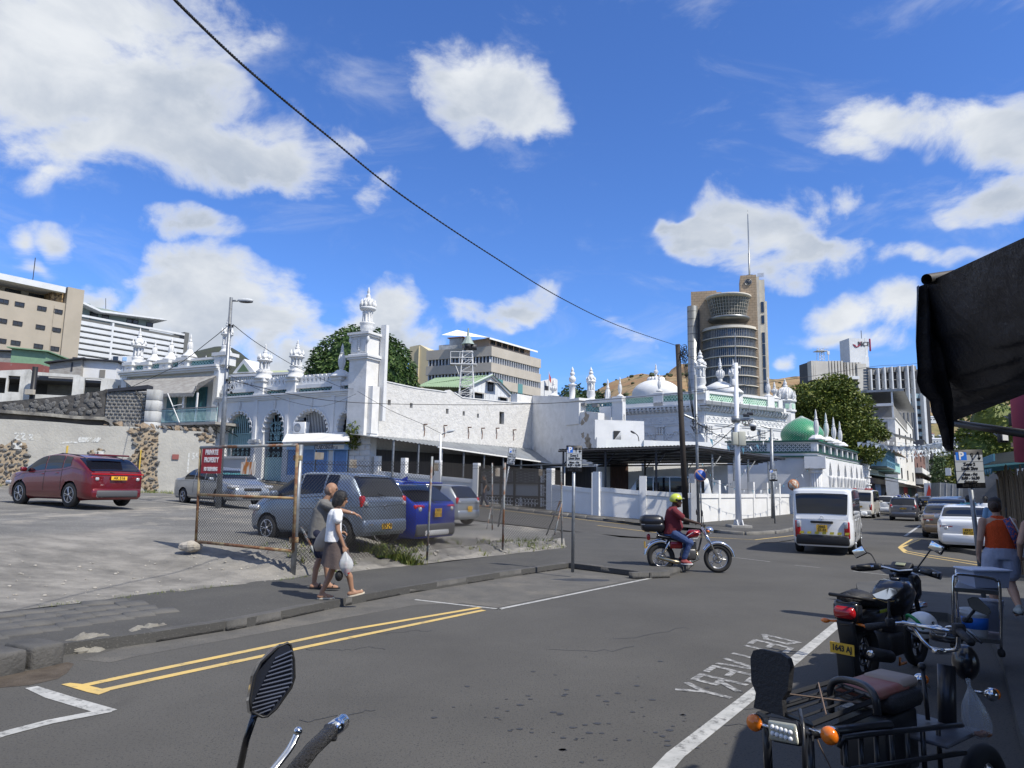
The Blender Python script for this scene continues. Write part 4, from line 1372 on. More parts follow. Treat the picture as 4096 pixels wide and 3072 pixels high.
for a,b,top in((2822,2837,1566),(2935,2970,1572),(3070,3096,1586),(3112,3128,1600)):
 u0,u1=HRf.px(a,1600,.05)[0],HRf.px(b,1600,.05)[0]
 z1=HRf.px((a+b)/2,top,.05)[1]
 m.box(max(u0,.0),u1,.0,.55,zc2+.1,z1)
 if a==2935:m.lt([(.9,0),(.85,.15),(.45,.5),(.3,.55)],c=((u0+u1)/2,.6,z1),n=14)
m.o('pier',M_WP,hallr)
u,z=HRf.px(2882,1556,2.0)
m=MB();m.lt([(1.35,-.6),(1.35,.0),(1.2,.2),(.7,.45),(.4,.6)],c=(u,2.0,z),n=20);m.o('finial_base',M_WP,hallr)
spire(HRf,hallr,'urn',2882,1430,1552,2.0,.62)
spire(HRf,hallr,'crown',2935,1436,1560,.6,.95)
spire(HRf,hallr,'bottle',3073,1508,1586,.4,.9)
spire(HRf,hallr,'urn',3099,1526,1596,1.2,.8)
spire(HRf,hallr,'post',3118,1560,1600,1.2,1.2)
m=MB()
p0,p1=HRf.px(2817,1617,-.6),HRf.px(3133,1664,-.6)
m.py([(0-.45,p0[1]+.05),(p1[0],p0[1]+.05),(p1[0],p0[1]+.32),(-.45,p0[1]+.32)],-.62,-.56)
for k in range(9):
 u=lerp(.2,p1[0],k/8);m.box(u,u+.04,-.65,-.62,p0[1]-.2,p0[1]+.5)
m.o('fascia',mat('grey_fascia',(.22,.235,.25),.6),hallr)
tu,tz=HRf.px(3163,1640,.5)
ztb,ztt=HRf.px(3163,1644,-.4)[1],HRf.px(3163,1590,-.4)[1]
m=MB();m.lt([(.76,ztb-4.5),(.76,ztb),(.9,ztb+.1),(.9,ztb+.25),(.8,ztb+.26),(.8,ztt-.3),(.94,ztt-.2),(.96,ztt-.1),(.8,ztt)],c=(tu,1.0,0),n=8,smooth=False,rot=.5)
m.o('turret',M_WP,hallr)
for k in range(8):
 t=2*PI*k/8
 M_=MT((tu,1.0,0))@MR(t+PI/2,4,'Z')
 mb=MB();mb.v=[];
 e=Matrix.Identity(4)
 mm=MB();mm.box(-.17,.17,-.06,.0,ztb+.35,ztt-.4)
 mm.v=[tuple(M_@(V(v)+V((0,-.735,0))))for v in mm.v]
 mm.o('turret_window',M_MINT,hallr)
m=MB()
rr=[(.8,.0),(.98,.25),(1.05,.6),(1.0,1.0),(.78,1.4),(.4,1.65),(.22,1.7),(.34,1.8),(.3,1.95),(.16,2.0),(.24,2.1),(.26,2.3),(.14,2.45),(.16,2.5),(.002,2.9)]
rr=[(a*.66,b*.68)for a,b in rr];m.lt(rr,c=(tu,1.0,ztt),n=20)
for k in range(16):
 t=2*PI*k/16
 m.tb([(tu+(r+.02)*cos(t+z*.5),1.0+(r+.02)*sin(t+z*.5),ztt+z)for r,z in rr[:6]],.035,4)
for k in range(8):
 t=2*PI*k/8
 m.lt([(.1,0),(.11,.06),(.07,.15),(.11,.25),(.11,.4),(.06,.5),(.07,.55),(.002,.85)],c=(tu+.8*cos(t),1.0+.8*sin(t),ztt),n=8)
m.o('ribbed_dome',M_WP,hallr)
R_=(at(2712,1600,74)-at(2520,1600,74)).length/2
zt=at(2625,1520,74).z
dome=thing('white_dome','shallow white dome with a tall finial rising behind the hall parapet','dome',(at(2625,1600,74).x,74,0))
m=MB();zb=zt-R_*.62
m.lt([(R_*1.0,zb-3),(R_*1.0,zb)]+[(R_*cos(a*PI/24),zb+R_*.62*sin(a*PI/24))for a in range(1,12)]+[(.01,zt)],n=36)
m.o('shell',M_WP,dome)
m=MB()
for k in range(14):
 t=2*PI*k/14;m.sph((.75*cos(t),.75*sin(t),zt-.05),(.22,.22,.35),7,5)
m.lt([(.8,zt-.3),(.75,zt+.15),(.5,zt+.3)],n=14)
m.o('collar',M_WP,dome)
h=at(2623,1450,74).z-zt-.2
inst(SP['urn'],'spire',dome,(0,0,zt+.1),(0,0,0),(h*.65,h*.65,h))
ls=thing('hall_annex','low white annex with teal lattice and small spires left of the prayer hall','annex',W2.w(5.6,1.2,0),0)
AF=Frame((5.6,54.5),(8.6,52.2))
ls.location=AF.o;ls.rotation_euler=(0,0,AF.rz)
za,zb_=AF.px(2380,1660)[1],AF.px(2380,1612)[1]
x0,x1=AF.px(2312,1640)[0],AF.px(2490,1640)[0]
m=MB();m.box(x0,x1,0,.4,-.2,za-1.0);m.box(x0,x1,-.1,.5,za+.9,za+1.2);m.box(x1-.9,x1,0,.5,za-1,zb_+.4);m.box(x0,x1,.1,.4,za-1,za)
m.o('wall',M_WP,ls)
lattice('lattice_panel',ls,x0,x1-.9,za,za+.9,M_TEAL,.1,.3,.045)
for x,a,b,k in((2364,1467,1604,'minaret'),(2431,1514,1628,'bottle'),(2480,1507,1586,'bottle')):
 spire(AF,ls,k,x,a,b,.6,1.0 if k=='minaret' else .75)
m=MB();u,z=AF.px(2431,1628,.3);m.box(u-.5,u+.5,-.1,1,z-2.5,z);u,z=AF.px(2364,1606,.3);m.box(u-.6,u+.6,.2,1.2,z-2.5,z)
m.o('pier',M_WP,ls)
m=MB()
for a,b,y in((2316,2342,1618),(2369,2393,1622)):
 u0,z0=AF.px(a,y+6,-.3);u1,z1=AF.px(b,y-6,-.3);m.box(u0,u1,-.4,-.1,z0,z1)
m.o('vent_box',mat('ac_grille',(.2,.2,.2)),ls)
LB=Frame((5.9,48.6),(20.5,51.0))
lb=LB.thing('low_block','low white block with a brown plank door behind the carport','building')
u0,u1=LB.px(2386,1780)[0],LB.px(2908,1780)[0]
zt=LB.px(2600,1762)[1]
m=MB();m.box(u0,u1,0,.4,-.1,zt);m.box(u0-.05,u0+.6,-.25,0,-.1,zt+.1);u=LB.px(2573,1780)[0];m.box(u,u+.7,-.15,0,-.1,zt);m.o('wall',M_WP,lb)
a,b=LB.px(2440,1949),LB.px(2512,1843)
m=MB()
n=7
for k in range(n):
 mm=MB();mm.box(lerp(a[0],b[0],k/n)+.008,lerp(a[0],b[0],(k+1)/n)-.008,-.06,-.001,.1,b[1]);mm.o('plank',M_WOODB,lb)
m=MB();p,q=LB.px(2415,1835,-.9),LB.px(2541,1845,-.9)
m.add([(p[0],-.9,q[1]),(q[0],-.9,q[1]),(q[0],0,q[1]+.4),(p[0],0,q[1]+.4)],[(0,1,2,3)])
for k in range(16):
 u=lerp(p[0],q[0],k/16);m.py([(u,q[1]),(u+.09,q[1]-.14),(u+.17,q[1])],-.92,-.9)
m.o('door_hood',mat('green_hood',(.2,.36,.3),.6),lb)
m=MB();a,b=LB.px(2460,1762,-.1),LB.px(2495,1722,-.1)
m=MB();u,z=LB.px(2435,1720,1.0);m.box(u-1,u+2.6,1.0,1.2,z-1,z+.7);m.o('upper_wall',M_WP,lb)
m=MB();p,q=LB.px(2456,1762,.9),LB.px(2484,1724,.9)
m.box(p[0],q[0],.93,.99,p[1],q[1]);m.o('dark_window',M_DARK,lb)
m=MB()
for k in range(9):
 u=lerp(p[0],q[0],k/8);m.tb([(u,.9,p[1]),(min(u+.6,q[0]),.9,min(q[1],p[1]+.9))],.012,4)
m.o('window_grille',M_WP,lb)
AL=Frame((16.3,55.0),(22.4,52.0))
AR=Frame((22.4,52.0),(33.6,68.3))
al=AL.thing('arcade_front','white low building with white-on-green star lattice and corner column','building')
ar=AR.thing('arcade_side','white street arcade of pointed niches with green trim below four spires','building')
zb=AL.px(3150,1829)[1];z1=AL.px(3150,1806)[1];z2=AL.px(3150,1774)[1];z3=AL.px(3150,1762)[1]
uL,uR=AL.px(2900,1790)[0],AL.len
for fr,par,L0,L1 in((AL,al,uL,uR),(AR,ar,0,AR.len)):
 m=MB();m.box(L0,L1,.12,.5,-.1,zb);m.box(L0,L1,0,.5,zb+.12,z1-.12);m.box(L0,L1,0.02,.5,z2,z3-.12)
 m.o('wall',M_WP,par)
 m=MB();e=.08
 x0_=L0-(0 if fr is AL else e);x1_=L1+(e if fr is AL else 0)
 m.box(x0_,x1_,-.08,.5,zb,zb+.12);m.box(x0_,x1_,-.1,.5,z1-.12,z1);m.box(x0_,x1_,-.12,.5,z3-.12,z3)
 m.o('green_trim',M_DGRN,par)
us=[AL.px(x,1790)[0]for x in(2912,3068,3092,3256)]
def starlat(par,u0,u1,z0,z1):
 m=MB();m.box(u0,u1,.2,.24,z0,z1);m.o('lattice_backing',M_DGRN,par)
 h=z1-z0;n=max(1,round((u1-u0)/h*2));s=(u1-u0)/n
 m=MB()
 for i in range(n):
  for j in range(2):
   cu,cz=u0+(i+.5)*s,z0+(j+.5)*h/2
   r=h/4*.95
   o=[(cu+r*cos(PI/8+q*PI/4),cz+r*sin(PI/8+q*PI/4))for q in range(8)]
   i_=[(cu+r*.72*cos(PI/8+q*PI/4),cz+r*.72*sin(PI/8+q*PI/4))for q in range(8)]
   m.holes(o,[i_],.14,.2)
   for q in range(4):
    t=q*PI/2+PI/4
    m.py([(cu+r*.3*cos(t-.4),cz+r*.3*sin(t-.4)),(cu+r*.3*cos(t+.4),cz+r*.3*sin(t+.4)),(cu+r*1.15*cos(t+.1),cz+r*1.15*sin(t+.1)),(cu+r*1.15*cos(t-.1),cz+r*1.15*sin(t-.1))],.145,.2)
 m.o('star_lattice',M_WP,par)
for i in(0,2):starlat(al,us[i],us[i+1],z1,z2)
m=MB();m.box(uL,us[0],.05,.5,z1,z2);m.box(us[1],us[2],.02,.5,z1,z2);m.box(us[3],uR,.02,.5,z1,z2);m.o('pier',M_WP,al)
n=8
for k in range(n):
 a,b=AR.len*k/n+.5,AR.len*(k+1)/n+.12
 starlat(ar,a,b,z1,z2)if k<0 else None
 m=MB();m.box(a-.01,b,.2,.24,z1,z2);m.o('lattice_backing',M_DGRN,ar)
 m=MB();m.box(b-.0,b+.38,.02,.45,z1,z2)if k<n-1 else None
 if k==0:m.box(0.0,.5,.02,.45,z1,z2)
 m.o('pier',M_WP,ar)
ap=[(3306,1845),(3339,1851),(3367,1856),(3392,1861),(3414,1865),(3432,1868)]
hl=[]
for x,y in ap:
 u,z=AR.px(x,y)
 wv=.62
 hl.append([(u-wv,-.0),(u+wv,-.0),(u+wv,z-1.15),(u+wv*.85,z-.7),(u+wv*.4,z-.25),(u,z),(u-wv*.4,z-.25),(u-wv*.85,z-.7),(u-wv,z-1.15)])
m=MB();m.holes([(0,-.1),(AR.len,-.1),(AR.len,zb),(0,zb)],hl,-.25,.10)
m.o('niche_wall',M_WP,ar)
m=MB()
for(x,y),h in zip(ap,hl):
 u,z=AR.px(x,y)
 for s in(-1,1):
  m.lt([(.1,0),(.13,.1),(.09,.3),(.09,z-2.0),(.14,z-1.7),(.2,z-1.3),(.24,z-1.1)],c=(u+s*.62,-.32,0),n=8)
m.o('half_column',M_WP,ar)
m=MB()
u,zt=AL.px(3262,1876,-.3)
zt2=AL.px(3262,1893,-.3)[1]
for k in range(14):
 t=2*PI*k/14
 m.lt([(.07,0),(.07,zt2)],c=(u+.34*cos(t),-.2+.34*sin(t),0),n=6)
m.lt([(.36,0),(.36,zt2),(.40,zt2),(.46,zt2+.15),(.40,zt2+.2),(.52,zt2+.32),(.46,zt2+.38),(.62,zt),(.6,zt+.03)],c=(u,-.2,0),n=14)
m.box(u-.7,u+.7,-.8,.12,zt+.03,zt+.9)
m.o('corner_column',M_WP,al)
gd=AL.thing('green_dome','pointed green tiled dome on the arcade roof beside a leafy tree','dome')
M_GDOME=mat('green_tiles',(.02,.22,.09),.42,col2=(.03,.28,.12),scale=8,bump=.3,bscale=10)
u,z=AL.px(3209,1757,4)
R_=(AL.px(3297,1757,4)[0]-AL.px(3123,1757,4)[0])/2
hh=AL.px(3206,1666,4)[1]-z
prof=[(R_*.94,-.4),(R_*.96,0),(R_*1.0,hh*.15),(R_*.985,hh*.3),(R_*.9,hh*.45),(R_*.76,hh*.6),(R_*.55,hh*.75),(R_*.33,hh*.87),(R_*.13,hh*.96),(.02,hh*1.03)]
m=MB();m.lt([tuple(p)for p in[(v.x,v.y)for v in bez([(a,b,0)for a,b in prof],4)]],c=(u,4,z),n=40);m.o('shell',M_GDOME,gd)
m=MB()
pf=bez([(a,b,0)for a,b in prof],4)
for j,p in enumerate(pf[3:-2]):
 for k in range(46):
  t=2*PI*(k+.5*(j%2))/46
  if sin(t)>.2:continue
  c=(u+(p.x+.005)*cos(t),4+(p.x+.005)*sin(t),z+p.y)
  m.sph(c,.022,4,3)
tag(m.o('tile_studs',M_WP,gd),kind='stuff')
for x,a,b in((3267,1638,1756),(3307,1652,1763),(3337,1669,1773),(3362,1686,1783)):
 u,zz=AR.px(x,b,.4);zt=AR.px(x,a,.4)[1]
 m=MB();m.lt([(.62,0),(.6,.1),(.3,.35)],c=(u,.4,zz-.05),n=8,smooth=False);m.o('spire_base',M_WP,ar)
 h=zt-zz
 inst(SP['post']if False else SP['bottle'],'spire',ar,(u,.4,zz),(0,0,0),(h*.62,h*.62,h))
gt=AR.thing('gate_pillar','tall ornate white gate pillar where the arcade ends','pillar')
u,zz=AR.px(3452,1785,-.1)
m=MB();zt=AR.px(3452,1700)[1]
m.box(u-.9,u+.9,-.4,1.2,0,zz)
for k in range(9):
 z_=lerp(.4,zz,k/8.);m.box(u-1.05,u+1.05,-.55,1.3,z_-.1,z_)
 m.box(u-.55,u+.55,-.5,-.4,z_+.15,z_+.5)
m.o('shaft',M_WP,gt)
inst(SP['urn'],'spire',gt,(u,.4,zz),(0,0,0),(2.2,2.2,4.5))
M_BEIGE=mat('beige_render',(.42,.37,.30),.9,col2=(.36,.32,.26),scale=.3,col3=(.26,.22,.17),scale3=.5,lo3=.6,hi3=.85,stretch3=(1,1,.25))
M_WINF=mat('window_glass',(.02,.025,.035),.12,spec=.8)
M_GLAS=mat('window_glass_blue',(.02,.03,.06),.1,spec=.6,col2=(.07,.1,.15),scale=.8)
M_CONCL=mat('pale_concrete',(.47,.43,.37),.9,col2=(.41,.375,.32),scale=.4,col3=(.3,.27,.22),scale3=.8,lo3=.62,hi3=.85,stretch3=(1,1,.3))
M_CREAM=mat('cream_render',(.58,.50,.32),.9,col2=(.52,.45,.3),scale=.4)
M_WBAND=mat('white_band',(.66,.68,.7),.7,col2=(.58,.6,.62),scale=.8)
M_DKW=mat('dark_frame',(.03,.03,.035),.5)
M_STN=mat('brown_stone_cladding',(.42,.315,.21),.8,col2=(.36,.27,.18),scale=.6,col3=(.29,.21,.15),scale3=1.5,lo3=.6,hi3=.8)
M_METC=mat('brushed_cladding',(.33,.34,.34),.38,metal=.8,col2=(.27,.28,.28),scale=.5)
M_MUL=mat('mullion_metal',(.36,.35,.32),.45,metal=.4)
M_LSTO=mat('light_stone',(.62,.58,.49),.8,col2=(.54,.50,.43),scale=.5)
M_RIB=mat('ribbed_concrete',(.56,.54,.49),.9,col2=(.48,.46,.42),scale=.3)
def hillmesh(name,ridge,Y0,Yf,mt,seed,dist,rough,back=250):
 """ridge: (px, py) outline at distance Y0, sloping forward to the plain at Yf"""
 pts=[at(a,b,Y0)for a,b in ridge]
 def ridge_at(x):
  for p,q in zip(pts,pts[1:]):
   if p.x<=x<=q.x:
    t=(x-p.x)/(q.x-p.x)
    return lerp(p.z,q.z,t)
  return 0
 x0,x1=pts[0].x,pts[-1].x
 m=MB()
 NU,NV=150,46
 def f(a,b):
  x=lerp(x0,x1,a)
  if b<=.8:
   t=b/.8
   y=lerp(Yf,Y0,t)
   z=ridge_at(x)*(t**1.15)
  else:
   t=(b-.8)/.2
   y=Y0+back*t
   z=ridge_at(x)*(1-t*.8)
  q=V((x,y,0))/dist
  n_=noise.fractal(q+V((seed,0,0)),.9,2.1,6)
  z+=n_*rough*(.15+.85*sin(PI*min(1,b/.8*.93)))
  return(x,y,z-1)
 m.grid(f,NU,NV,True)
 return tag(fixn(m.o(name,mt)),kind='structure')
def hillmat(name,rock,grass,green,zlo,zhi):
 m=mat(name,rock,.95,col2=grass,scale=.03,det=12,lo=.35,hi=.6,col3=(.05,.06,.025),scale3=.09,lo3=.5,hi3=.66,world=True,bump=1,bscale=.4)
 nt=m.node_tree;b=nt.nodes['Principled BSDF']
 old=b.inputs['Base Color'].links[0].from_socket
 g=nt.nodes.new('ShaderNodeNewGeometry');s=nt.nodes.new('ShaderNodeSeparateXYZ');nt.links.new(g.outputs['Position'],s.inputs[0])
 nn=nt.nodes.new('ShaderNodeTexNoise');nn.inputs['Scale'].default_value=.02;nn.inputs['Detail'].default_value=8;nt.links.new(g.outputs['Position'],nn.inputs['Vector'])
 ma=nt.nodes.new('ShaderNodeMath');ma.operation='MULTIPLY_ADD';nt.links.new(nn.outputs['Fac'],ma.inputs[0]);ma.inputs[1].default_value=(zhi-zlo)*1.5;nt.links.new(s.outputs['Z'],ma.inputs[2])
 r=nt.nodes.new('ShaderNodeMapRange');r.inputs['From Min'].default_value=zlo+(zhi-zlo)*.75;r.inputs['From Max'].default_value=zhi+(zhi-zlo)*.75;nt.links.new(ma.outputs[0],r.inputs['Value'])
 x=nt.nodes.new('ShaderNodeMix');x.data_type='RGBA';nt.links.new(r.outputs[0],x.inputs['Factor'])
 x.inputs['A'].default_value=(*green,1);nt.links.new(old,x.inputs['B']);nt.links.new(x.outputs['Result'],b.inputs['Base Color'])
 return m
MH1=hillmat('dry_hillside',(.27,.15,.075),(.31,.22,.11),(.12,.13,.045),20,75)
ridge1=[(2150,1650),(2330,1600),(2390,1545),(2440,1515),(2500,1493),(2560,1480),(2620,1487),(2660,1484),(2680,1484),(2686,1460),(2712,1441),(2745,1442),(2790,1455),(2900,1470),(3000,1490),(3090,1510),(3150,1502),(3250,1493),(3340,1492),(3450,1500),(3600,1540),(3720,1585),(3850,1560),(4000,1520),(4200,1500),(4500,1480),(4900,1560),(5400,1700)]
h1=hillmesh('hills',ridge1,900,330,MH1,3.3,160,14)
MH2=hillmat('green_mountain',(.03,.03,.035),(.035,.045,.03),(.04,.055,.025),40,140)
h2=hillmesh('hills',[(-900,1700),(-300,1640),(300,1560),(640,1470),(760,1415),(800,1398),(850,1385),(880,1376),(925,1380),(960,1402),(1000,1435),(1031,1462),(1080,1490),(1200,1560),(1500,1640),(1800,1750)],1500,700,MH2,8.1,260,18)
M_BUSH=mat('scrub_leaf',(.035,.05,.02),.9,col2=(.06,.07,.03),scale=.5)
m=MB();random.seed(11)
import bisect
xs1=[at(a,b,900).x for a,b in ridge1];zs1=[at(a,b,900).z for a,b in ridge1]
bvh=None
from mathutils.bvhtree import BVHTree
bv=BVHTree.FromPolygons([v.co for v in h1.data.vertices],[p.vertices for p in h1.data.polygons])
for k in range(1500):
 x=RU(80,1050);y=RU(420,900)
 if noise.noise(V((x,y,0))/60)<RU(-.5,.35):continue
 h=bv.ray_cast(V((x,y,900)),V((0,0,-1)))
 if h[0]is None or h[0].z<6:continue
 r=RU(1.0,3.6)
 o=len(m.v)
 c=h[0]+V((0,0,r*.4))
 k_=MB();k_.sph((0,0,0),1,6,4)
 m.add([c+V((v[0]*r,v[1]*r,v[2]*r*.7))*RU(.7,1.2)for v in k_.v],k_.f,False)
tag(m.o('scrub',M_BUSH),kind='stuff')
random.seed(21)
hg=MB();hg.box(-5,5,-4,4,0,6);hg.box(-5.3,5.3,-4.3,4.3,6,6.4)
rf=MB();rf.px_([(-4.5,6.41),(4.5,6.41),(0,8)],-5.4,5.4)
wn=MB()
for k in range(3):wn.box(-4+k*3,-2.6+k*3,-4.05,-4.01,3.2,4.6)
hm,rm_,wm=hg.mesh('wall',M_WBAND),rf.mesh('roof',mat('hill_roof',(.5,.52,.55),.5)),wn.mesh('window',M_WINF)
rm2=rf.mesh('roof',mat('hill_roof_rust',(.25,.1,.07),.7))
for k,(px,py)in enumerate(((3690,1730),(3722,1752),(3757,1738),(3708,1779),(3745,1790),(3790,1812),(3826,1795),(3772,1770),(3860,1815),(3838,1830),(3793,1850),(3850,1776),(3730,1815),(3765,1832))):
 Y=620-(py-1730)*2.2
 p=at(px,py+8,Y)
 h=bv.ray_cast(V((p.x,Y,900)),V((0,0,-1)))
 z=h[0].z if h[0]else p.z
 looks=('low white house at the top edge of the hillside suburb','house with grey sheet roof among trees on the hill','small white hill house nearest the hanging awning flap')
 t=thing('hill_house','small pale flat-walled house scattered on the green slope above the street','house',(p.x,Y,z-1),RU(-.5,.3),'houses scattered on the hillside')
 s=RU(.6,.95);t.scale=(s,s,s)
 for me,n_ in((hm,'wall'),(rm_ if k%3 else rm2,'roof'),(wm,'window')):inst(me,n_,t)
def leafmat(name,c1,c2,c3):
 m=mat(name,c1,.55,col2=c2,scale=.9,det=4,lo=.3,hi=.7,spec=.35)
 nt=m.node_tree;b=nt.nodes['Principled BSDF']
 old=b.inputs['Base Color'].links[0].from_socket
 g=nt.nodes.new('ShaderNodeNewGeometry')
 x=nt.nodes.new('ShaderNodeMix');x.data_type='RGBA'
 r=nt.nodes.new('ShaderNodeMapRange');r.inputs['From Min'].default_value=.45;r.inputs['From Max'].default_value=1
 nt.links.new(g.outputs['Random Per Island'],r.inputs['Value']);nt.links.new(r.outputs[0],x.inputs['Factor'])
 nt.links.new(old,x.inputs['A']);x.inputs['B'].default_value=(*c3,1);nt.links.new(x.outputs['Result'],b.inputs['Base Color'])
 return m
M_BARK=mat('bark',(.09,.07,.055),.95,col2=(.05,.04,.03),scale=4,stretch=(1,1,.3),bump=1,bscale=12)
M_MANGO=leafmat('mango_leaf',(.022,.055,.012),(.035,.08,.018),(.09,.14,.03))
M_LEAF=leafmat('tree_leaf',(.055,.09,.014),(.095,.13,.02),(.2,.21,.035))
M_LEAFD=leafmat('dark_leaf',(.02,.045,.012),(.03,.06,.018),(.06,.1,.03))
def crown(m,blobs,n,ls,droop=.6,shell=.75,tuft=3,seed=1):
 R_=random.Random(seed)
 tot=sum(b[1][0]*b[1][1]+b[1][0]*b[1][2]for b in blobs)
 for c,r in blobs:
  k=int(n*(r[0]*r[1]+r[0]*r[2])/tot)
  for _ in range(k):
   u=R_.uniform(-1,1);t=R_.uniform(0,2*PI)
   q=math.sqrt(1-u*u)
   d=V((q*cos(t),q*sin(t),u))
   f=shell+(1.04-shell)*R_.random()**.6
   f*=1+.10*noise.noise(V(d)*3.3+V(c))
   p=V(c)+V((d.x*r[0],d.y*r[1],d.z*r[2]))*f
   for j in range(tuft):
    a=V((R_.gauss(0,1),R_.gauss(0,1),R_.gauss(0,.6)-droop)).normalized()+d*.6
    a.normalize()
    b=a.cross(V((R_.gauss(0,1),R_.gauss(0,1),R_.gauss(0,1)))).normalized()
    L_=ls*R_.uniform(.6,1.3)
    w_=L_*.2
    m.add([p,p+a*L_*.5+b*w_,p+a*L_,p+a*L_*.5-b*w_],[(0,1,2,3)])
def tree(label,X,Y,zb,blobs,n,ls,mt,trunk_r,cat='tree',name='tree',group=None,droop=.6,core=.8,limbs=5,seed=1,shell=.75,tuft=3):
 t=thing(name,label,cat,(X,Y,zb),0,group)
 B=[(V(c),r)for c,r in blobs]
 m=MB();crown(m,B,n,ls,droop,shell,tuft,seed)
 m.o('crown',mt,t)
 if core:
  m=MB()
  for i,(c,r)in enumerate(B):
   rock(m,c,(r[0]*core,r[1]*core,r[2]*core),seed+i*1.3,14,10,.18)
  m.o('inner_foliage',mt,t)
 m=MB()
 zc=min(c.z-r[2]*.3 for c,r in B)
 m.tb([(0,0,-.3),(.05,0,zc*.5),(0,.05,zc)],[trunk_r*1.3,trunk_r,trunk_r*.8],9)
 for i in range(min(limbs,len(B)*2)):
  c,r=B[i%len(B)]
  a=2.4*i
  e=c+V((cos(a)*r[0]*.5,sin(a)*r[1]*.5,0))
  m.tb(bez([(0,0,zc*.75),(e.x*.4,e.y*.4,lerp(zc,e.z,.5)),tuple(e)],4),[trunk_r*.6*(1-k/11)for k in range(9)],6)
 m.o('trunk',M_BARK,t)
 return t
p=at(1443,1530,63)
s63=63/2840
random.seed(2)
bl=[((0,0,9.2),(4.7,4.4,4.9)),((1.4,0,8.3),(3.7,3.6,4.6)),((-1.9,-.5,7.8),(3.1,3.4,4.2)),((2.7,-.8,6.3),(2.5,2.6,3.4)),((-2.5,-1,6.2),(2.6,2.5,3.0)),((.2,-1.8,7.5),(3.4,2.9,4.4))]
tree('huge dome shaped mango tree with dense dark green leaves behind the arches',p.x,63,1.5,bl,14000,.36,M_MANGO,.5,name='mango_tree',droop=1.1,core=.9,shell=.88,tuft=3)
p=at(2322,1600,78)
tree('round dark evergreen tree standing behind the slim white spires',p.x,78,0,[((-.8,0,9.2),(2.6,2.5,3.6)),((1.4,0,8.8),(2.4,2.4,3.5)),((.4,0,9.0),(3.0,2.6,3.2)),((3.2,0,7.0),(1.6,2,2.6))],3000,.4,M_LEAFD,.4,core=.88,shell=.85,seed=5)
tree('spreading yellow green tree overhanging the arcade roof',at(3340,1800,69).x,69,0,[((-2.4,0,10.8),(2.1,2.1,1.5)),((.2,0,11.7),(2.0,2,1.5)),((2.0,.3,10.0),(1.9,2,1.7)),((-.6,-.6,9.3),(2.4,2,1.7)),((1.4,-.6,7.6),(2.2,2,1.7)),((-1.6,-.2,7.4),(2.0,2,1.5)),((3.2,-.2,8.0),(1.3,1.6,1.1)),((.2,-.8,6.0),(2.1,2,1.4)),((2.6,-1.2,5.6),(1.3,1.4,1.1)),((-3.6,.4,9.0),(1.2,1.5,1.2)),((4.4,.2,7.4),(1.0,1.2,.6))],9500,.34,M_LEAF,.35,core=.5,shell=.45,seed=9,droop=.2)
tree('dark green tree partly hidden between turret and yellow green tree',at(3225,1700,84).x,84,0,[((0,0,9.5),(2.4,2,2.4)),((1,0,7),(3,2,2.6))],1600,.4,M_LEAFD,.3,seed=12)
def face(par,u0,u1,z0,z1,y0,y1,mt,name='wall'):
 m=MB();m.box(u0,u1,y0,y1,z0,z1)
 return m.o(name,mt,par)
def window(par,u0,u1,z0,z1,y,frame_mt=M_DKW,glass_mt=M_WINF,n=2,depth=.12,name='window'):
 m=MB();f=min(.07,(u1-u0)*.12)
 outer=[(u0,z0),(u1,z0),(u1,z1),(u0,z1)]
 w_=(u1-u0-f*(n+1))/n
 hh=[[(u0+f+i*(w_+f),z0+f),(u0+f+i*(w_+f)+w_,z0+f),(u0+f+i*(w_+f)+w_,z1-f),(u0+f+i*(w_+f),z1-f)]for i in range(n)]
 m.holes(outer,hh,y-depth,y-.004)
 o=m.o(name,frame_mt,par)
 g=MB();g.box(u0+f,u1-f,y-depth*.5,y-depth*.3,z0+f,z1-f)
 g.o('pane',glass_mt,o)
 return o
B1=Frame((-64.9,90),(-59.2,97.8))
b1=B1.thing('office_block','beige windowed block with white roof slab at the far left','building')
P=lambda x,y,d=0:B1.px(x,y,d)
uR=P(320,1300)[0];uL=P(-420,1300)[0]
zp=P(255,1212)[1]
m=MB();m.box(uL,P(262,1210)[0],0,20,0,zp);m.box(P(262,1210)[0],uR,-.3,20,0,P(300,1155)[1]);m.box(uL,P(240,1200)[0],3,20,zp,P(200,1165,3)[1]);m.o('wall',M_BEIGE,b1)
m=MB();m.box(uL-1,P(240,1163)[0]+.5,-.5,21,P(240,1167,-.5)[1],P(240,1152,-.5)[1]+.3);m.o('roof',M_WBAND,b1)
m=MB();m.box(P(236,1150)[0]-.6,P(262,1150)[0]+.02,.5,4,zp,P(262,1160)[1])
m.o('stone_panel',mat('rubble_cladding',(.38,.26,.13),.95,col2=(.12,.08,.05),scale=2.2,det=2,lo=.45,hi=.55,bump=1.5,bscale=3),b1)
for r_ in(((15,1203),(78,1217),(167,1235),(232,1247)),((8,1283),(70,1293),(161,1309),(225,1321)),((5,1362),(62,1371),(153,1385),(218,1395))):
 zrow=P(*r_[1])[1]
 for x,y in r_:
  u,z=P(x,y)
  window(b1,u-.55*1.0,u+.55,zrow-.28,zrow+.28,0,n=2)
 window(b1,P(-70,1200)[0]-.6,P(-70,1200)[0]+.6,zrow-.28,zrow+.28,0)
for x in(50,145,207):
 u=P(x,1180,3)[0];z=P(145,1184,3)[1]
 window(b1,u-.9,u+.9,z-.2,z+.25,3,n=3)
m=MB();u=P(210,1300)[0];m.box(u-.05,u+.05,-.1,0,0,zp-.6);m.o('drainpipe',M_BEIGE,b1)
m=MB();a=P(131,1123,6);m.tb([(a[0],6,a[1]-2),(a[0],6,P(136,1030,6)[1])],.06,5);m.o('antenna',M_DKW,b1)
B2=Frame((-72.6,120),(-61.8,134.7))
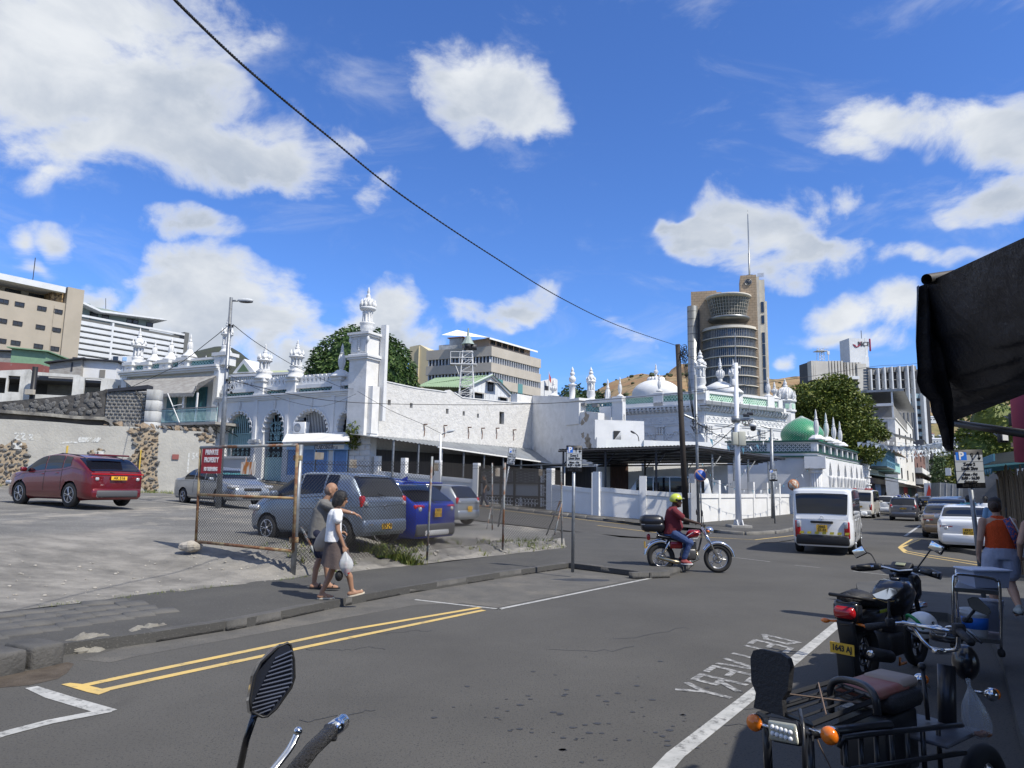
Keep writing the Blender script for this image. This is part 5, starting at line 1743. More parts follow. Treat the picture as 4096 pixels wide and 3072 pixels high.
b2=B2.thing('hospital_block','long white banded balcony block behind the beige block','building')
P=lambda x,y,d=0:B2.px(x,y,d)
u0,u1=P(325,1300)[0]-8,P(735,1350)[0]
zt=P(500,1297)[1]
m=MB();m.box(u0,u1+.6,1.6,14,0,zt);m.box(u1,u1+.9,-.2,14,0,zt+.6);m.o('wall',mat('grey_render',(.13,.135,.135),.9),b2)
pz=P(500,1322)[1]
step=(P(500,1322)[1]-P(500,1402)[1])/3.55
for k in range(7):
 z=pz-k*step*1.0
 m=MB();m.box(u0,u1,-.2,0,z-.33,z+.33);m.box(u0,u1,0,1.6,z-.42,z-.3);m.o('balcony_band',M_WBAND,b2)
 for j in range(16):
  if(j*7+k*3)%5==0:continue
  a=lerp(u0+6,u1-.8,(j+.1)/16)
  window(b2,a,a+(.6 if(j+k)%3 else 1.0),z-step+.34,z-.45,1.6,n=1)
m=MB();m.box(u0,u1,-.3,.1,zt-.1,zt+.25);m.box(P(447,1300)[0],P(455,1300)[0],-.22,.5,0,zt);m.o('cornice',M_WBAND,b2)
m=MB();m.box(P(390,1270)[0],P(625,1300)[0],2.5,12,zt,zt+2.6);m.box(u0,P(385,1250)[0],2.5,12,zt,zt+3.0);m.o('penthouse',mat('green_grey_render',(.22,.27,.25),.9),b2)
m=MB();a=P(320,1225,1);b_=P(400,1250,1);c_=P(665,1285,1)
m.py([(a[0]-4,a[1]+1.6),(b_[0],b_[1]),(c_[0],c_[1]+.1),(c_[0]-1,c_[1]+.3),(b_[0],b_[1]+.35),(a[0]-4,a[1]+2)],0.5,13);m.o('roof',M_WBAND,b2)
m=MB();m.box(P(410,1240,5)[0],P(510,1255,5)[0],5,9,zt+2.6,P(460,1243,5)[1]);m.o('plant_room',M_CONCL,b2)
for x in(375,420,540,520,600):
 u=P(x,1280,2.5)[0];window(b2,u-.6,u+.6,zt+.9,zt+1.7,2.5,n=1)
m=MB();m.tb([P(423,1240,6)[:1]+(6,P(423,1240,6)[1]),P(423,1193,6)[:1]+(6,P(423,1193,6)[1])],.05,5);m.o('antenna',M_DKW,b2)
LR=Frame((-41,56),(-31.5,59))
lr=LR.thing('ruined_building','stained white concrete shell with large dark openings above the stone wall','building')
P=lambda x,y,d=0:LR.px(x,y,d)
u0,u1=P(-200,1550)[0],P(520,1550)[0]
z0=0
tl=LR.poly([(-200,1470),(0,1482),(120,1477),(125,1486),(315,1500),(330,1508),(420,1513),(510,1522)])
hl=[]
for a,b,c,d in((-120,-50,1500,1575),(-20,22,1510,1572),(30,78,1503,1568),(136,290,1505,1580),(335,402,1515,1584),(470,506,1542,1600)):
 p,q=P(a,(c+d)/2),P(b,(c+d)/2)
 za,zb_=P((a+b)/2,d)[1],P((a+b)/2,c)[1]
 hl.append([(p[0],za),(q[0],za),(q[0],zb_),(p[0],zb_)])
m=MB();m.holes([(u0,0),(u1,0)]+tl[::-1],hl,0,.3)
M_STAINW=mat('stained_white',(.62,.62,.6),.9,col2=(.42,.42,.40),scale=.8,col3=(.15,.15,.14),scale3=.9,lo3=.55,hi3=.8,stretch3=(1.5,1,.3))
m.o('wall',M_STAINW,lr)
m=MB();m.box(u0,u1,4,4.2,0,tl[2][1]);m.box(u0,u1,.3,4,tl[-1][1]-.3,tl[-1][1]-.1);m.o('inner_wall',M_INT,lr)
p=LR.w(P(127,1600,-1)[0],-1,0)
pol=thing('wooden_pole','short black wooden pole with grey box before the ruined concrete building','pole',(p.x,p.y,0))
m=MB();m.tb([(0,0,1),(0,0,P(127,1467,-1)[1])],.2,8);m.o('post',M_BLACK,pol)
m=MB();m.box(-.3,.35,-.5,-.2,P(127,1580,-1)[1],P(127,1560,-1)[1]);m.o('meter_box',M_CONCL,pol)
def shack(label,fr_y,xs,ytop,ybot,mt,roofmt=None,cat='shed',name='shack',slope=0,depth=4,win=()):
 F_=Frame((at(xs[0],1500,fr_y).x,fr_y),(at(xs[1],1500,fr_y).x,fr_y+.5))
 t=F_.thing(name,label,cat)
 z0,z1=F_.px(xs[0],ybot)[1],F_.px(xs[0],ytop)[1]
 z2=F_.px(xs[1],ytop+slope)[1]
 m=MB();m.py([(0,0),(F_.len,0),(F_.len,z2),(0,z1)],0,depth);m.o('wall',mt,t)
 if roofmt:
  m=MB();m.py([(-.3,z1+.01),(F_.len+.3,z2+.01),(F_.len+.3,z2+.12),(-.3,z1+.12)],-.4,depth+.3);m.o('roof',roofmt,t)
 for(a,b,c,d,mm)in win:
  p,q=F_.px(a,d),F_.px(b,c)
  m=MB();m.box(p[0],q[0],-.05,-.001,p[1],q[1]);m.o('window',mm,t)
 return t
M_REDW=mat('faded_red_wall',(.30,.10,.09),.9,col2=(.22,.08,.07),scale=1,col3=(.4,.38,.36),scale3=1,lo3=.6,hi3=.7)
M_GRS=mat('green_sheet',(.22,.36,.22),.6,col2=(.18,.3,.19),scale=2)
shack('faded red rendered wall of an old house at the far left',62,(-150,140),1440,1490,M_REDW,slope=16)
shack('pale green corrugated shed roof under the beige block',70,(35,163),1393,1455,M_GRS,slope=15,roofmt=M_GRS)
shack('grey corrugated shed beside the green shed',72,(-60,78),1403,1450,M_TIN,roofmt=M_DKW,slope=5)
shack('weathered grey board gable building left of the white gable wall',60,(195,306),1455,1510,M_TIN,roofmt=M_DKW,slope=-20,win=((283,293,1450,1485,M_DKW),))
shack('plain white gable wall of an old house with boarded window',61,(306,452),1437,1520,M_WP,roofmt=M_DKW,slope=12,win=((397,422,1480,1510,mat('board_grey',(.2,.19,.17),.9)),))
shack('narrow blue washed wall with barred window beside mosque wing',62,(450,476),1470,1520,mat('blue_wash',(.25,.32,.42),.9),win=((463,473,1490,1514,M_DKW),))
shack('grey cement house wall left of the mosque wing',63,(476,515),1465,1530,M_CONC,slope=-4)
shack('small blue windowed white hut under the balcony block',66,(440,520),1423,1465,M_WBAND,win=((452,474,1426,1441,M_WINF),(490,508,1429,1443,M_BLUT)))
SW=Frame((-25.5,29.6),(-14.2,34.6))
sw=SW.thing('stucco_wall','long crumbling grey stucco wall with bare rubble patches behind the red car','wall')
P=lambda x,y,d=0:SW.px(x,y,d)
tl=SW.poly([(-60,1672),(0,1676),(100,1680),(250,1690),(350,1700),(430,1703),(540,1707),(620,1716),(700,1722),(740,1722),(800,1726),(850,1735),(862,1760)])
u0,u1=tl[0][0]-9,tl[-1][0]
M_=MB();M_.py([(u0,0),(u1,0)]+tl[::-1]+[(u0,tl[0][1]+.05)],0,.55);M_.o('wall',M_STUC,sw)
m=MB()
cp=SW.poly([(-60,1636),(0,1640),(200,1655),(300,1665),(420,1670),(445,1682)],.4)
m.py([(u0,cp[0][1]+.1),(u0,cp[0][1]-.16)]+[(a,b-.14)for a,b in cp]+cp[::-1],.1,.9);m.o('coping',mat('weathered_coping',(.42,.40,.34),.95,col2=(.10,.095,.09),scale=1.2,bump=1.5,bscale=6),sw)
m=MB();m.py([(u0,cp[0][1]-.16),(u0,tl[0][1]+.02)]+[(a,b+.01)for a,b in tl[:6]]+[(cp[-1][0],cp[-1][1]-.2)]+[(a,b-.16)for a,b in cp[::-1]],.35,.8);m.o('mouldy_band',mat('black_mould',(.045,.042,.04),.95,col2=(.11,.10,.09),scale=1.5,bump=1.5,bscale=5),sw)
random.seed(6)
me_st=[]
for k in range(6):
 mm=MB();rock(mm,(0,0,0),(1,1,1),k*2.2+1,8,6,.5);me_st.append(mm.mesh('stone',M_BLKS if k%2 else mat('tan_stone',(.30,.23,.16),.95,col2=(.18,.14,.1),scale=2,bump=1.5,bscale=8)))
for k in range(26):
 x=430+k*16.5
 u,z=P(x,1700+(x-430)*.065,.2)
 inst(me_st[random.randrange(6)],'stone',sw,(u,RU(.0,.4),z+.06),(RR0(),RR0(),RR0()),(RU(.1,.22),.2,RU(.03,.06)))
def rubble_patch(polypx,n,seed,smin=.07,smax=.17):
 R_=random.Random(seed)
 pl=SW.poly(polypx)
 m=MB();m.py(pl[::-1],-.012,.02);m.o('bare_mortar',mat('bare_mortar',(.40,.32,.22),.95,col2=(.3,.24,.17),scale=3,bump=1.5,bscale=10),sw)
 xs=[p[0]for p in pl];zs=[p[1]for p in pl]
 def inside(x,z):
  c=False
  for i in range(len(pl)):
   a,b=pl[i],pl[i-1]
   if(a[1]>z)!=(b[1]>z)and x<(b[0]-a[0])*(z-a[1])/(b[1]-a[1])+a[0]:c=not c
  return c
 done=[]
 tries=0
 while len(done)<n and tries<n*40:
  tries+=1
  x,z,s=R_.uniform(min(xs),max(xs)),R_.uniform(min(zs),max(zs)),R_.uniform(smin,smax)
  if not inside(x,z)or any((x-a)**2+(z-b)**2<((s+c)*.75)**2 for a,b,c in done):continue
  done.append((x,z,s))
  inst(me_st[R_.choice((0,1,1,3,3,5,5,2))],'stone',sw,(x,-.0,z),(R_.random()*3,R_.random()*.5,R_.random()*3),(s,s*.5,s*R_.uniform(.6,.9)))
rubble_patch([(-40,1790),(20,1782),(48,1765),(62,1755),(78,1768),(104,1772),(110,1810),(116,1845),(100,1870),(70,1900),(40,1960),(-40,1990)],90,1)
rubble_patch([(520,1712),(620,1722),(634,1730),(632,1800),(626,1880),(636,1950),(610,1970),(575,1955),(548,1930),(530,1880),(505,1850),(508,1838),(535,1815),(545,1785),(528,1750),(515,1725)],150,2)
rubble_patch([(350,1812),(375,1797),(372,1818)],5,3);rubble_patch([(385,1800),(400,1793),(418,1800),(415,1812),(385,1812)],6,4)
rubble_patch([(780,1735),(858,1740),(858,1775),(830,1770),(800,1755)],22,5)
M_GRAF=mat('faded_white_paint',(.58,.59,.57),.8,col2=(.42,.41,.37),scale=9,lo=.45,hi=.6)
m=MB()
for a,b,c in((558,1800,1960),(269,1783,1812)):
 p,q=P(a-5,c),P(a+5,b)
 m.box(p[0],q[0],-.2 if a>500 else-.03,-.001,p[1],q[1])
m.o('yellow_painted_line',mat('yellow_wall_paint',(.55,.38,.06),.8),sw)
def wstroke(pts,w_=.05):
 m=MB()
 q=[P(a,b)for a,b in pts]
 for(a,b),(c,d)in zip(q,q[1:]):
  L_=math.hypot(c-a,d-b)or 1
  nx,nz=-(d-b)/L_*w_/2,(c-a)/L_*w_/2
  m.py([(a+nx,b+nz),(a-nx,b-nz),(c-nx,d-nz),(c+nx,d+nz)],-.01,-.003)
 return m
for st in([(58,1735),(70,1731),(76,1737),(60,1757),(80,1758)],[(83,1737),(92,1732),(100,1737),(85,1756),(104,1757)],[(115,1742),(126,1738),(130,1744),(118,1757),(134,1758)],[(756,1812),(750,1895)],[(778,1812),(768,1816),(772,1824),(780,1830),(768,1836)],[(790,1812),(784,1826),(798,1826)],[(798,1808),(796,1836)],[(240,1774),(285,1768),(310,1771)]):
 wstroke(st,.07).o('painted_number',M_GRAF,sw)
m=MB()
for k in range(9):
 u,z=P(322+k*9,1759);m.py([(u+.1*cos(q),z+.13*sin(q+.3*k))for q in[i*PI/4 for i in range(8)]],-.012-.001*k,-.003)
m.o('painted_over_patch',M_GRAF,sw)
for a,b,c,d in((50,90,1773,1796),(688,716,1818,1837),(382,418,1805,1818)):
 m=MB();p,q=P(a,d),P(b,c);m.box(p[0],q[0],-.06,-.03,p[1],q[1]);m.o('small_sign',M_REDW if a>600 else M_GRAF,sw)
BW=Frame((-31.5,38),(-17.5,39.2))
bw=BW.thing('basalt_wall','black lava stone wall running behind the stucco wall to the balcony','wall')
P=lambda x,y,d=0:BW.px(x,y,d)
tl=BW.poly([(-250,1612),(0,1607),(200,1590),(300,1580),(410,1562),(425,1556)])
m=MB();m.py([(tl[0][0],1.5),(tl[-1][0],1.5)]+tl[::-1],0,.5);m.o('wall',mat('black_rubble',(.05,.048,.045),.95,col2=(.10,.095,.09),scale=1.6,bump=3,bscale=4),bw)
random.seed(15)
for k in range(110):
 x=RU(-60,400);yt=lerp(1607,1565,max(0,x)/410)
 u,z=P(x,RU(yt+9,1668))
 inst(me_st[random.choice((1,3,5))],'stone',bw,(u,-.02,z),(0,RR0()*3,0),(RU(.12,.2),.05,RU(.08,.14)))
u0,u1=P(424,1600)[0],P(585,1600)[0]
zb,ztp=P(500,1690)[1],P(500,1566)[1]
m=MB();m.box(u0,u1,.02,.5,1.5,ztp);m.o('mortar_wall',mat('pale_mortar',(.4,.38,.33),.95,col2=(.3,.28,.25),scale=3),bw)
rows=9
for r_ in range(rows):
 n=9;off=.5 if r_%2 else 0
 for c_ in range(n+1):
  a=lerp(u0,u1,max(0,(c_-off)/n));b=lerp(u0,u1,min(1,(c_+1-off)/n))
  if b-a<.05:continue
  mm=MB();z0_,z1_=lerp(zb,ztp,r_/rows)+.02,lerp(zb,ztp,(r_+1)/rows)-.02
  mm.bbox(((a+b)/2,RU(-.01,.02),(z0_+z1_)/2),b-a-.06,.08,z1_-z0_-.02,.02,n=1)
  mm.o('block',M_BLKS,bw)
m=MB();p,q=P(430,1564,-.1),P(592,1548,-.1);m.py([(p[0],p[1]-.05),(q[0],q[1]-.1),(q[0],q[1]+.12),(p[0],p[1]+.1)],-.12,.6);m.o('coping',M_DKW,bw)
m=MB();m.tb([(P(540,1563,-.2)[0],-.12,P(540,1563,-.2)[1]),(P(560,1590,-.2)[0],-.12,P(560,1590,-.2)[1]),(P(572,1640,-.2)[0],-.12,P(572,1640,-.2)[1])],.03,5);m.o('hanging_cable',M_WIRE,bw)
u0,u1=P(583,1600,-.3)[0],P(634,1600,-.3)[0]
for k in range(9):
 m=MB();z0_,z1_=lerp(1.4,P(600,1556,-.3)[1],k/9),lerp(1.4,P(600,1556,-.3)[1],(k+1)/9)-.02
 m.bbox(((u0+u1)/2,0,(z0_+z1_)/2),(u1-u0)*RU(.95,1.0),.6,z1_-z0_,.006,n=1);m.o('pier_block',M_STAINW,bw)
C0=(-3.3,110)
OL=Frame((-14.2,115.2),C0);OR=Frame(C0,(4.95,121.2))
ob=thing('ribbon_office','beige concrete office with dark ribbon windows and white hipped roof','building',OL.o,OL.rz)
orr=thing('ribbon_office_side',None,None,OR.o,OR.rz)
zbands=[OL.px(1963,y)[1]for y in(1384,1423,1449,1486,1512,1549,1575)]
for fr,par,L_ in((OL,ob,OL.len),(OR,orr,OR.len)):
 for i in(0,2,4):
  m=MB();m.box(0,L_,0,.6,zbands[i+1],zbands[i]);m.o('wall_band',M_CONCL,par)
 m=MB();m.box(.3,L_-.3,.5,.6,0,zbands[0]-.1);m.o('dark_glazing',M_WINF,par)
 for i in(1,3,5):
  n=int(L_/.62)
  for k in range(n):
   m=MB()if k==0 else m
   u=lerp(.1,L_-.1,(k+.5)/n);m.box(u-.05,u+.05,.1,.5,zbands[i+1],zbands[i])
  tag(m.o('mullion',M_WBAND,par),kind='stuff')
 m=MB();m.box(0,L_,0,8 if par is ob else .6,0,zbands[6]);m.o('base_wall',M_CONCL,par)
m=MB();m.box(0,OL.len-.5,7.5,8,0,zbands[0]);m.o('back_wall',M_CONCL,ob)
m=MB();P=lambda x,y,d=1.:OR.px(x,y,d)
for a,b,c,d in((1990,2012,1520,1540),(2072,2091,1538,1572)):
 p,q=OR.px(a,d,-.05),OR.px(b,c,-.05);mm=MB();mm.box(p[0],q[0],-.05,-.001,p[1],q[1]);mm.o('teal_panel',mat('teal_panel',(.10,.25,.26),.7),orr)
zph0,zph1=zbands[0]-.3,OL.px(1963,1360,1)[1]
m=MB();m.box(0.8,OR.len-1.6,1.2,8,zph0,OR.px(1963,1352,1)[1]);m.o('penthouse',mat('pinkish_render',(.46,.36,.3),.9),orr)
for k in range(6):
 a=lerp(1.2,OR.len-3,k/6);window(orr,a,a+1.1,zph0+.9,zph0+1.9,1.2,n=2)
m=MB();rz_=OR.px(1963,1350,0)[1]
m.add([(-.4,.2,rz_),(OR.len-.9,.2,rz_),(OR.len-2.5,6.0,rz_+1.7),(-1.5,6.0,rz_+1.7),(-5.2,6,rz_+.2)],[(0,1,2,3),(0,3,4)])
m.box(-.4,OR.len-.9,.1,.2,rz_-.25,rz_+.02)
m.o('roof',mat('white_roof',(.82,.82,.8),.5),orr)
m=MB();p,q=OL.px(1797,1395,2),OL.px(1850,1350,2);m.box(p[0],q[0],2,5,zbands[0]-.2,q[1]);m.box(OL.px(1755,1390,2)[0],p[0],2,5,zbands[0]-.2,OL.px(1770,1380,2)[1]);m.o('stair_head',M_STAINW,ob)
m=MB();m.box(p[0]-.3,q[0]+.2,1.8,5.2,q[1],q[1]+.15);m.o('stair_head_roof',mat('brick_red',(.3,.15,.1),.9),ob)
cr2=Frame((at(1636,1450,130).x,130),(at(1740,1450,128).x,128))
cb=cr2.thing('cream_building','tall plain cream rendered building between mango tree and office','building')
za,zb_=cr2.px(1680,1385)[1],cr2.px(1720,1402)[1]
m=MB();L_=cr2.len;m.py([(0,0),(L_,0),(L_,zb_),(L_*.75,zb_),(L_*.4,za+.3),(0,za)],0,10);m.box(L_*.38,L_*.4,-.3,0,0,za);m.o('wall',M_CREAM,cb)
wb=Frame((at(2162,1550,140).x,140),(at(2230,1550,142).x,142))
wbt=wb.thing('white_house','small white house with a flag on its pole behind the spires','house')
m=MB();m.py([(0,0),(wb.len,0),(wb.len,wb.px(2230,1519)[1]),(wb.len*.8,wb.px(2215,1512)[1]),(0,wb.px(2165,1528)[1])],0,6);m.o('wall',M_WP,wbt)
m=MB();p=wb.px(2195,1560,-1);m.tb([(p[0],-1,p[1]),(p[0],-1,wb.px(2195,1487,-1)[1])],.07,5);m.o('flag_pole',M_WP,wbt)
q=wb.px(2195,1490,-1)[1]
m=MB();m.py([(p[0],q),(p[0]+.5,q-1.0),(p[0]+.55,q-2.2),(p[0],q-1.4)],-1.01,-.99);m.o('flag',mat('flag_red',(.35,.03,.03),.7),wbt)
m=MB();m.box(1,1.9,-.06,-.001,wb.px(2180,1560)[1],wb.px(2180,1543)[1]);m.o('window',M_DKW,wbt)
GH=Frame((at(1869,1550,72).x,72),(at(2043,1550,76.5).x,76.5))
gh=GH.thing('green_roof_house','white boarded gable house with long pale green corrugated roof','house')
P=lambda x,y,d=0:GH.px(x,y,d)
ap_=P(1963,1501)
l_,r_=P(1868,1548),P(2043,1584)
m=MB();m.py([(l_[0]+.3,0),(r_[0]-.2,0),(r_[0]-.2,r_[1]),(ap_[0],ap_[1]-.15),(l_[0]+.3,l_[1])],0,.2);m.o('gable_wall',M_WBAND,gh)
for k in range(11):
 u=lerp(l_[0]+.4,r_[0]-.4,k/10)
 zt=lerp(l_[1],ap_[1],(u-l_[0])/(ap_[0]-l_[0]))if u<ap_[0]else lerp(ap_[1],r_[1],(u-ap_[0])/(r_[0]-ap_[0]))
 m=MB();m.box(u-.02,u+.02,-.03,-.001,2,zt-.35);m.o('batten',M_WBAND,gh)
m=MB()
for a,b in((l_,ap_),(ap_,r_)):
 m.py([(a[0],a[1]-.12),(b[0],b[1]-.12),(b[0],b[1]+.12),(a[0],a[1]+.12)],-.25,-.05)
m.o('bargeboard',M_WBAND,gh)
bl_=at(1672,1545,88);br_=at(1738,1514,92)
inv=MR(-GH.rz,4,'Z')@MT(-GH.o)
bk1=inv@at(1667,1545,82);bk2=inv@at(1740,1512,86)
m=MB()
def roofgrid(a,b):
 e0=V((l_[0]-.3,-.4,l_[1]-.1)).lerp(V((ap_[0],-.4,ap_[1])),b)
 e1=bk1.lerp(bk2,b)
 p=e0.lerp(e1,a);p.z+=.05*sin(a*60*PI)
 return p
m.grid(roofgrid,240,3,False)
m.add([(ap_[0],-.4,ap_[1]+.04),(r_[0]+.2,-.4,r_[1]+.04),(r_[0]+.2,12,r_[1]+.04),(ap_[0],12,ap_[1]+.04)],[(0,1,2,3)])
m.o('roof',mat('sage_roof',(.24,.34,.2),.65,col2=(.2,.29,.18),scale=.7,col3=(.36,.42,.3),scale3=1.5),gh)
m=MB();m.box(l_[0]+.3,l_[0]+.5,0,12,0,l_[1]-.25);m.o('side_wall',M_INT,gh)
for a,b,c,d in((1950,1971,1530,1563),(1896,1925,1574,1592),(2000,2020,1592,1606)):
 p,q=P(a,d),P(b,c);window(gh,p[0],q[0],p[1],q[1],-.03,n=1)
 m=MB();m.add([(p[0]-.3,-.06,q[1]+.1),(q[0]+.4,-.06,q[1]+.1),(q[0]+.5,-.9,q[1]-.15),(p[0]-.3,-.9,q[1]-.15)],[(0,1,2,3)]);m.o('window_hood',M_TIN,gh)
lt=at(1866,1588,67)
ltz=lambda y:at(1866,y,67).z
lx=lambda x,y:at(x,y,67).x-lt.x
ls_=thing('siren_tower','thin white lattice tower with loudspeaker under a grey-green conical hat','tower',(lt.x,67,0))
m=MB()
hw0,hw1=.75,.45
z0,z1=ltz(1588)-1,ltz(1407)
leg=lambda s,t,z:((lerp(hw0,hw1,(z-z0)/(z1-z0)))*s,(lerp(hw0,hw1,(z-z0)/(z1-z0)))*t,z)
for s,t in((-1,-1),(1,-1),(1,1),(-1,1)):
 mm=MB();mm.tb([leg(s,t,z0),leg(s,t,z1)],.05,5);mm.o('leg',M_WP,ls_)
n=8
for k in range(n):
 za,zb_=lerp(z0,z1,k/n),lerp(z0,z1,(k+1)/n)
 for(s,t),(s2,t2)in(((-1,-1),(1,-1)),((1,-1),(1,1)),((-1,1),(1,1)),((-1,-1),(-1,1))):
  m.tb([leg(s,t,za),leg(s2,t2,zb_)],.03,4);m.tb([leg(s,t,zb_),leg(s2,t2,zb_)],.03,4)
m.tb([(0,0,z1),(0,0,ltz(1350))],.07,6)
m.o('bracing',M_WP,ls_)
m=MB();zp_=ltz(1457);m.box(lx(1803,1455),.9,-.6,.6,zp_-.1,zp_)
for x in(lx(1803,1455),lx(1840,1455)):m.tb([(x,-.55,zp_),(x,-.55,zp_+1.1)],.03,4)
for dz in(.55,1.1):m.tb([(lx(1803,1455),-.55,zp_+dz),(.6,-.55,zp_+dz)],.03,4)
m.tb([(lx(1820,1455),-.5,zp_),(-.6,-.5,zp_-1.4)],.04,4)
m.o('platform',M_WP,ls_)
m=MB();zh0,zh1=ltz(1378),ltz(1347);rr=lx(1897,1378)
m.lt([(rr*1.05,zh0),(rr,zh0+.06),(rr*.75,zh0+.32),(.25,zh1),(.12,zh1+.1),(.05,ltz(1312))],n=10,smooth=False);m.o('hat',mat('hat_sheet',(.3,.36,.32),.5),ls_)
m=MB();m.lt([(.35,-.3),(.4,-.2),(.3,.1),(.3,.5)],c=(0,-.1,ltz(1390)),n=14,M=MR(PI/2-.5,4,'X'));m.lt([(.28,-.3),(.3,.5)],c=(.35,.1,ltz(1388)),n=10,M=MR(PI/2,4,'Y'));m.o('horn',M_DKW,ls_)
shack('white parapet roof block between kiosk spire and mango tree',75,(1115,1232),1510,1570,M_WP,slope=4,name='roof_block',cat='building')
TY=320
TO=at(2936,1950,TY)
K=TY/2840
tw=thing('bank_tower','tall brown stone tower with curved glass bands, lookout pod, clock and mast','tower',(TO.x,TY,0),-math.atan2(TO.x,TY)*.9)
tx=lambda x:(x-2936)*K*1.04
tz_=lambda y:at(2936,y,TY).z
m=MB();m.box(tx(2790),tx(2889),2,16,0,tz_(1155));m.o('stone_slab',M_STN,tw)
m=MB();m.box(tx(2889),tx(2909),4,16,0,tz_(1155)-.3);m.o('stone_slab',M_STN,tw)
m=MB();m.lt([(tx(2816)/2-tx(2774)/2,0),((tx(2816)-tx(2774))/2,tz_(1220)),(.1,tz_(1220)+.1)],c=((tx(2774)+tx(2816))/2,0,0),n=28)
m.o('metal_cylinder',M_METC,tw)
m=MB();r_=(tx(2816)-tx(2774))/2
for k in range(26):m.torus(((tx(2774)+tx(2816))/2,0,tz_(1220)-2.5-k*3.6),r_+.01,.05,24,4)
tag(m.o('panel_joints',M_DKW,tw),kind='stuff')
m=MB();m.box(tx(2817),tx(2822),.2,3,0,tz_(1232));m.o('vertical_slot',M_DKW,tw)
cx,R_=tx(2934),(tx(3038)-tx(2832))/2*1.02
def arcseg(m,r,z0,z1,cx,cy,a0,a1,n=26,th=.3):
 for k in range(n):
  t0,t1=lerp(a0,a1,k/n),lerp(a0,a1,(k+1)/n)
  vs=[]
  for z in(z0,z1):
   for rr in(r,r-th):
    for t in(t0,t1):
     vs.append((cx+rr*cos(t),cy+rr*sin(t),z))
  m.add(vs,[(0,1,3,2),(4,6,7,5),(0,4,5,1),(2,3,7,6),(0,2,6,4),(1,5,7,3)],False)
cy=6
aa,ab=PI*1.02,PI*1.98
zf0=tz_(1320);fl_h=(tz_(1320)-tz_(1357.5))
m=MB();arcseg(m,R_*.97,0,zf0,cx,cy,aa,ab,40);m.o('curtain_wall',M_GLAS,tw)
for k in range(9):
 z=zf0-k*fl_h
 m=MB();arcseg(m,R_+.9,z-.35,z,cx,cy,aa,ab,40,1.2);m.o('sun_louvre',M_LSTO,tw)
 m=MB();arcseg(m,R_+.15,z-.8,z-.68,cx,cy,aa,ab,40,.3);arcseg(m,R_+.15,z-fl_h+.0,z-fl_h+.3,cx,cy,aa,ab,40,.3);m.o('spandrel',M_MUL,tw)
m=MB()
for k in range(45):
 t=lerp(aa,ab,k/44)
 m.box(-.07,.07,-.3,0,0,zf0,MT((cx+R_*cos(t),cy+R_*sin(t),0))@MR(t+PI/2,4,'Z'))
tag(m.o('mullions',M_MUL,tw),kind='stuff')
m=MB();arcseg(m,R_+.5,zf0,zf0+1.0,cx,cy,aa,ab,40,.5);m.o('parapet',M_LSTO,tw)
m=MB();m.box(tx(2889),tx(2981),5,14,0,tz_(1200));arcseg(m,R_*.62,zf0,tz_(1290),cx,cy-1,aa,ab,20);m.o('neck',M_STN,tw)
def coneband(m,r0,z0,r1,z1,n=30,a0=PI*.98,a1=PI*2.02,cx=cx,cy=2):
 vs=[]
 for k in range(n+1):
  t=lerp(a0,a1,k/n)
  vs+=[(cx+r0*cos(t),cy+r0*.8*sin(t),z0),(cx+r1*cos(t),cy+r1*.8*sin(t),z1)]
 m.add(vs,[(2*k,2*k+2,2*k+3,2*k+1)for k in range(n)],True)
rp0,rp1=(tx(2999)-tx(2870))/2,(tx(3014)-tx(2852))/2
zp0_,zp1_=tz_(1272),tz_(1196)
pcx=tx(2934)
m=MB();coneband(m,rp0,zp0_,rp1,zp1_,cx=pcx);m.o('pod_glass',mat('pod_glass',(.02,.03,.035),.15,spec=1),tw)
m=MB()
for k in range(23):
 t=lerp(PI*.98,PI*2.02,k/22)
 m.tb([(pcx+(rp0+.1)*cos(t),2+(rp0+.1)*.8*sin(t),zp0_),(pcx+(rp1+.1)*cos(t),2+(rp1+.1)*.8*sin(t),zp1_)],.08,4)
for j in range(7):
 f=j/6;r_=lerp(rp0,rp1,f)+.12
 m.tb([(pcx+r_*cos(lerp(PI*.98,PI*2.02,k/24)),2+r_*.8*sin(lerp(PI*.98,PI*2.02,k/24)),lerp(zp0_,zp1_,f))for k in range(25)],.07,4)
tag(m.o('pod_glazing_bars',M_LSTO,tw),kind='stuff')
m=MB();rr=(tx(3021)-tx(2846))/2
m.lt([(rr*.9,0),(rr,.5),(rr,1.1),(rr*.7,1.9),(.1,2.2)],c=(pcx,2,zp1_),n=36);m.o('pod_roof',M_LSTO,tw)
m=MB();m.lt([(rr*.5,-2.2),(rr*.85,-.6),(rr*.93,.3),(rr*.9,1.0),(.1,1.1)],c=(pcx,2,zp0_-.9),n=36);m.o('pod_base',M_METC,tw)
m=MB();m.box(tx(2981),tx(3041),1,15,0,tz_(1103));m.o('stone_shaft',M_STN,tw)
m=MB();m.box(tx(3041)+.0,tx(3041)+1.2,1.2,14,0,tz_(1110));m.box(tx(3048),tx(3072),3,14,0,tz_(1120));m.box(tx(3072),tx(3080),5,14,0,tz_(1202));m.o('light_stone_shaft',M_LSTO,tw)
m=MB()
for(a,b)in((1208,1250),(1262,1295),(1330,1372),(1375,1420),(1424,1470),(1475,1520),(1525,1570)):
 m.box(tx(3056),tx(3067),2.8,3,tz_(b),tz_(a))
m.o('shaft_window',M_WINF,tw)
m=MB();c_=(tx(3010),.9,tz_(1132));r_=tx(3023)-tx(3010)
m.lt([(r_,0),(r_,.3)],c=c_,n=30,M=RX90);m.o('clock_face',mat('clock_dark',(.03,.035,.05),.4,spec=.8),tw)
m=MB();m.torus((c_[0],.6,c_[2]),r_*.97,.14,30,5,RX90);m.torus((c_[0],.58,c_[2]),r_*.55,.06,24,4,RX90)
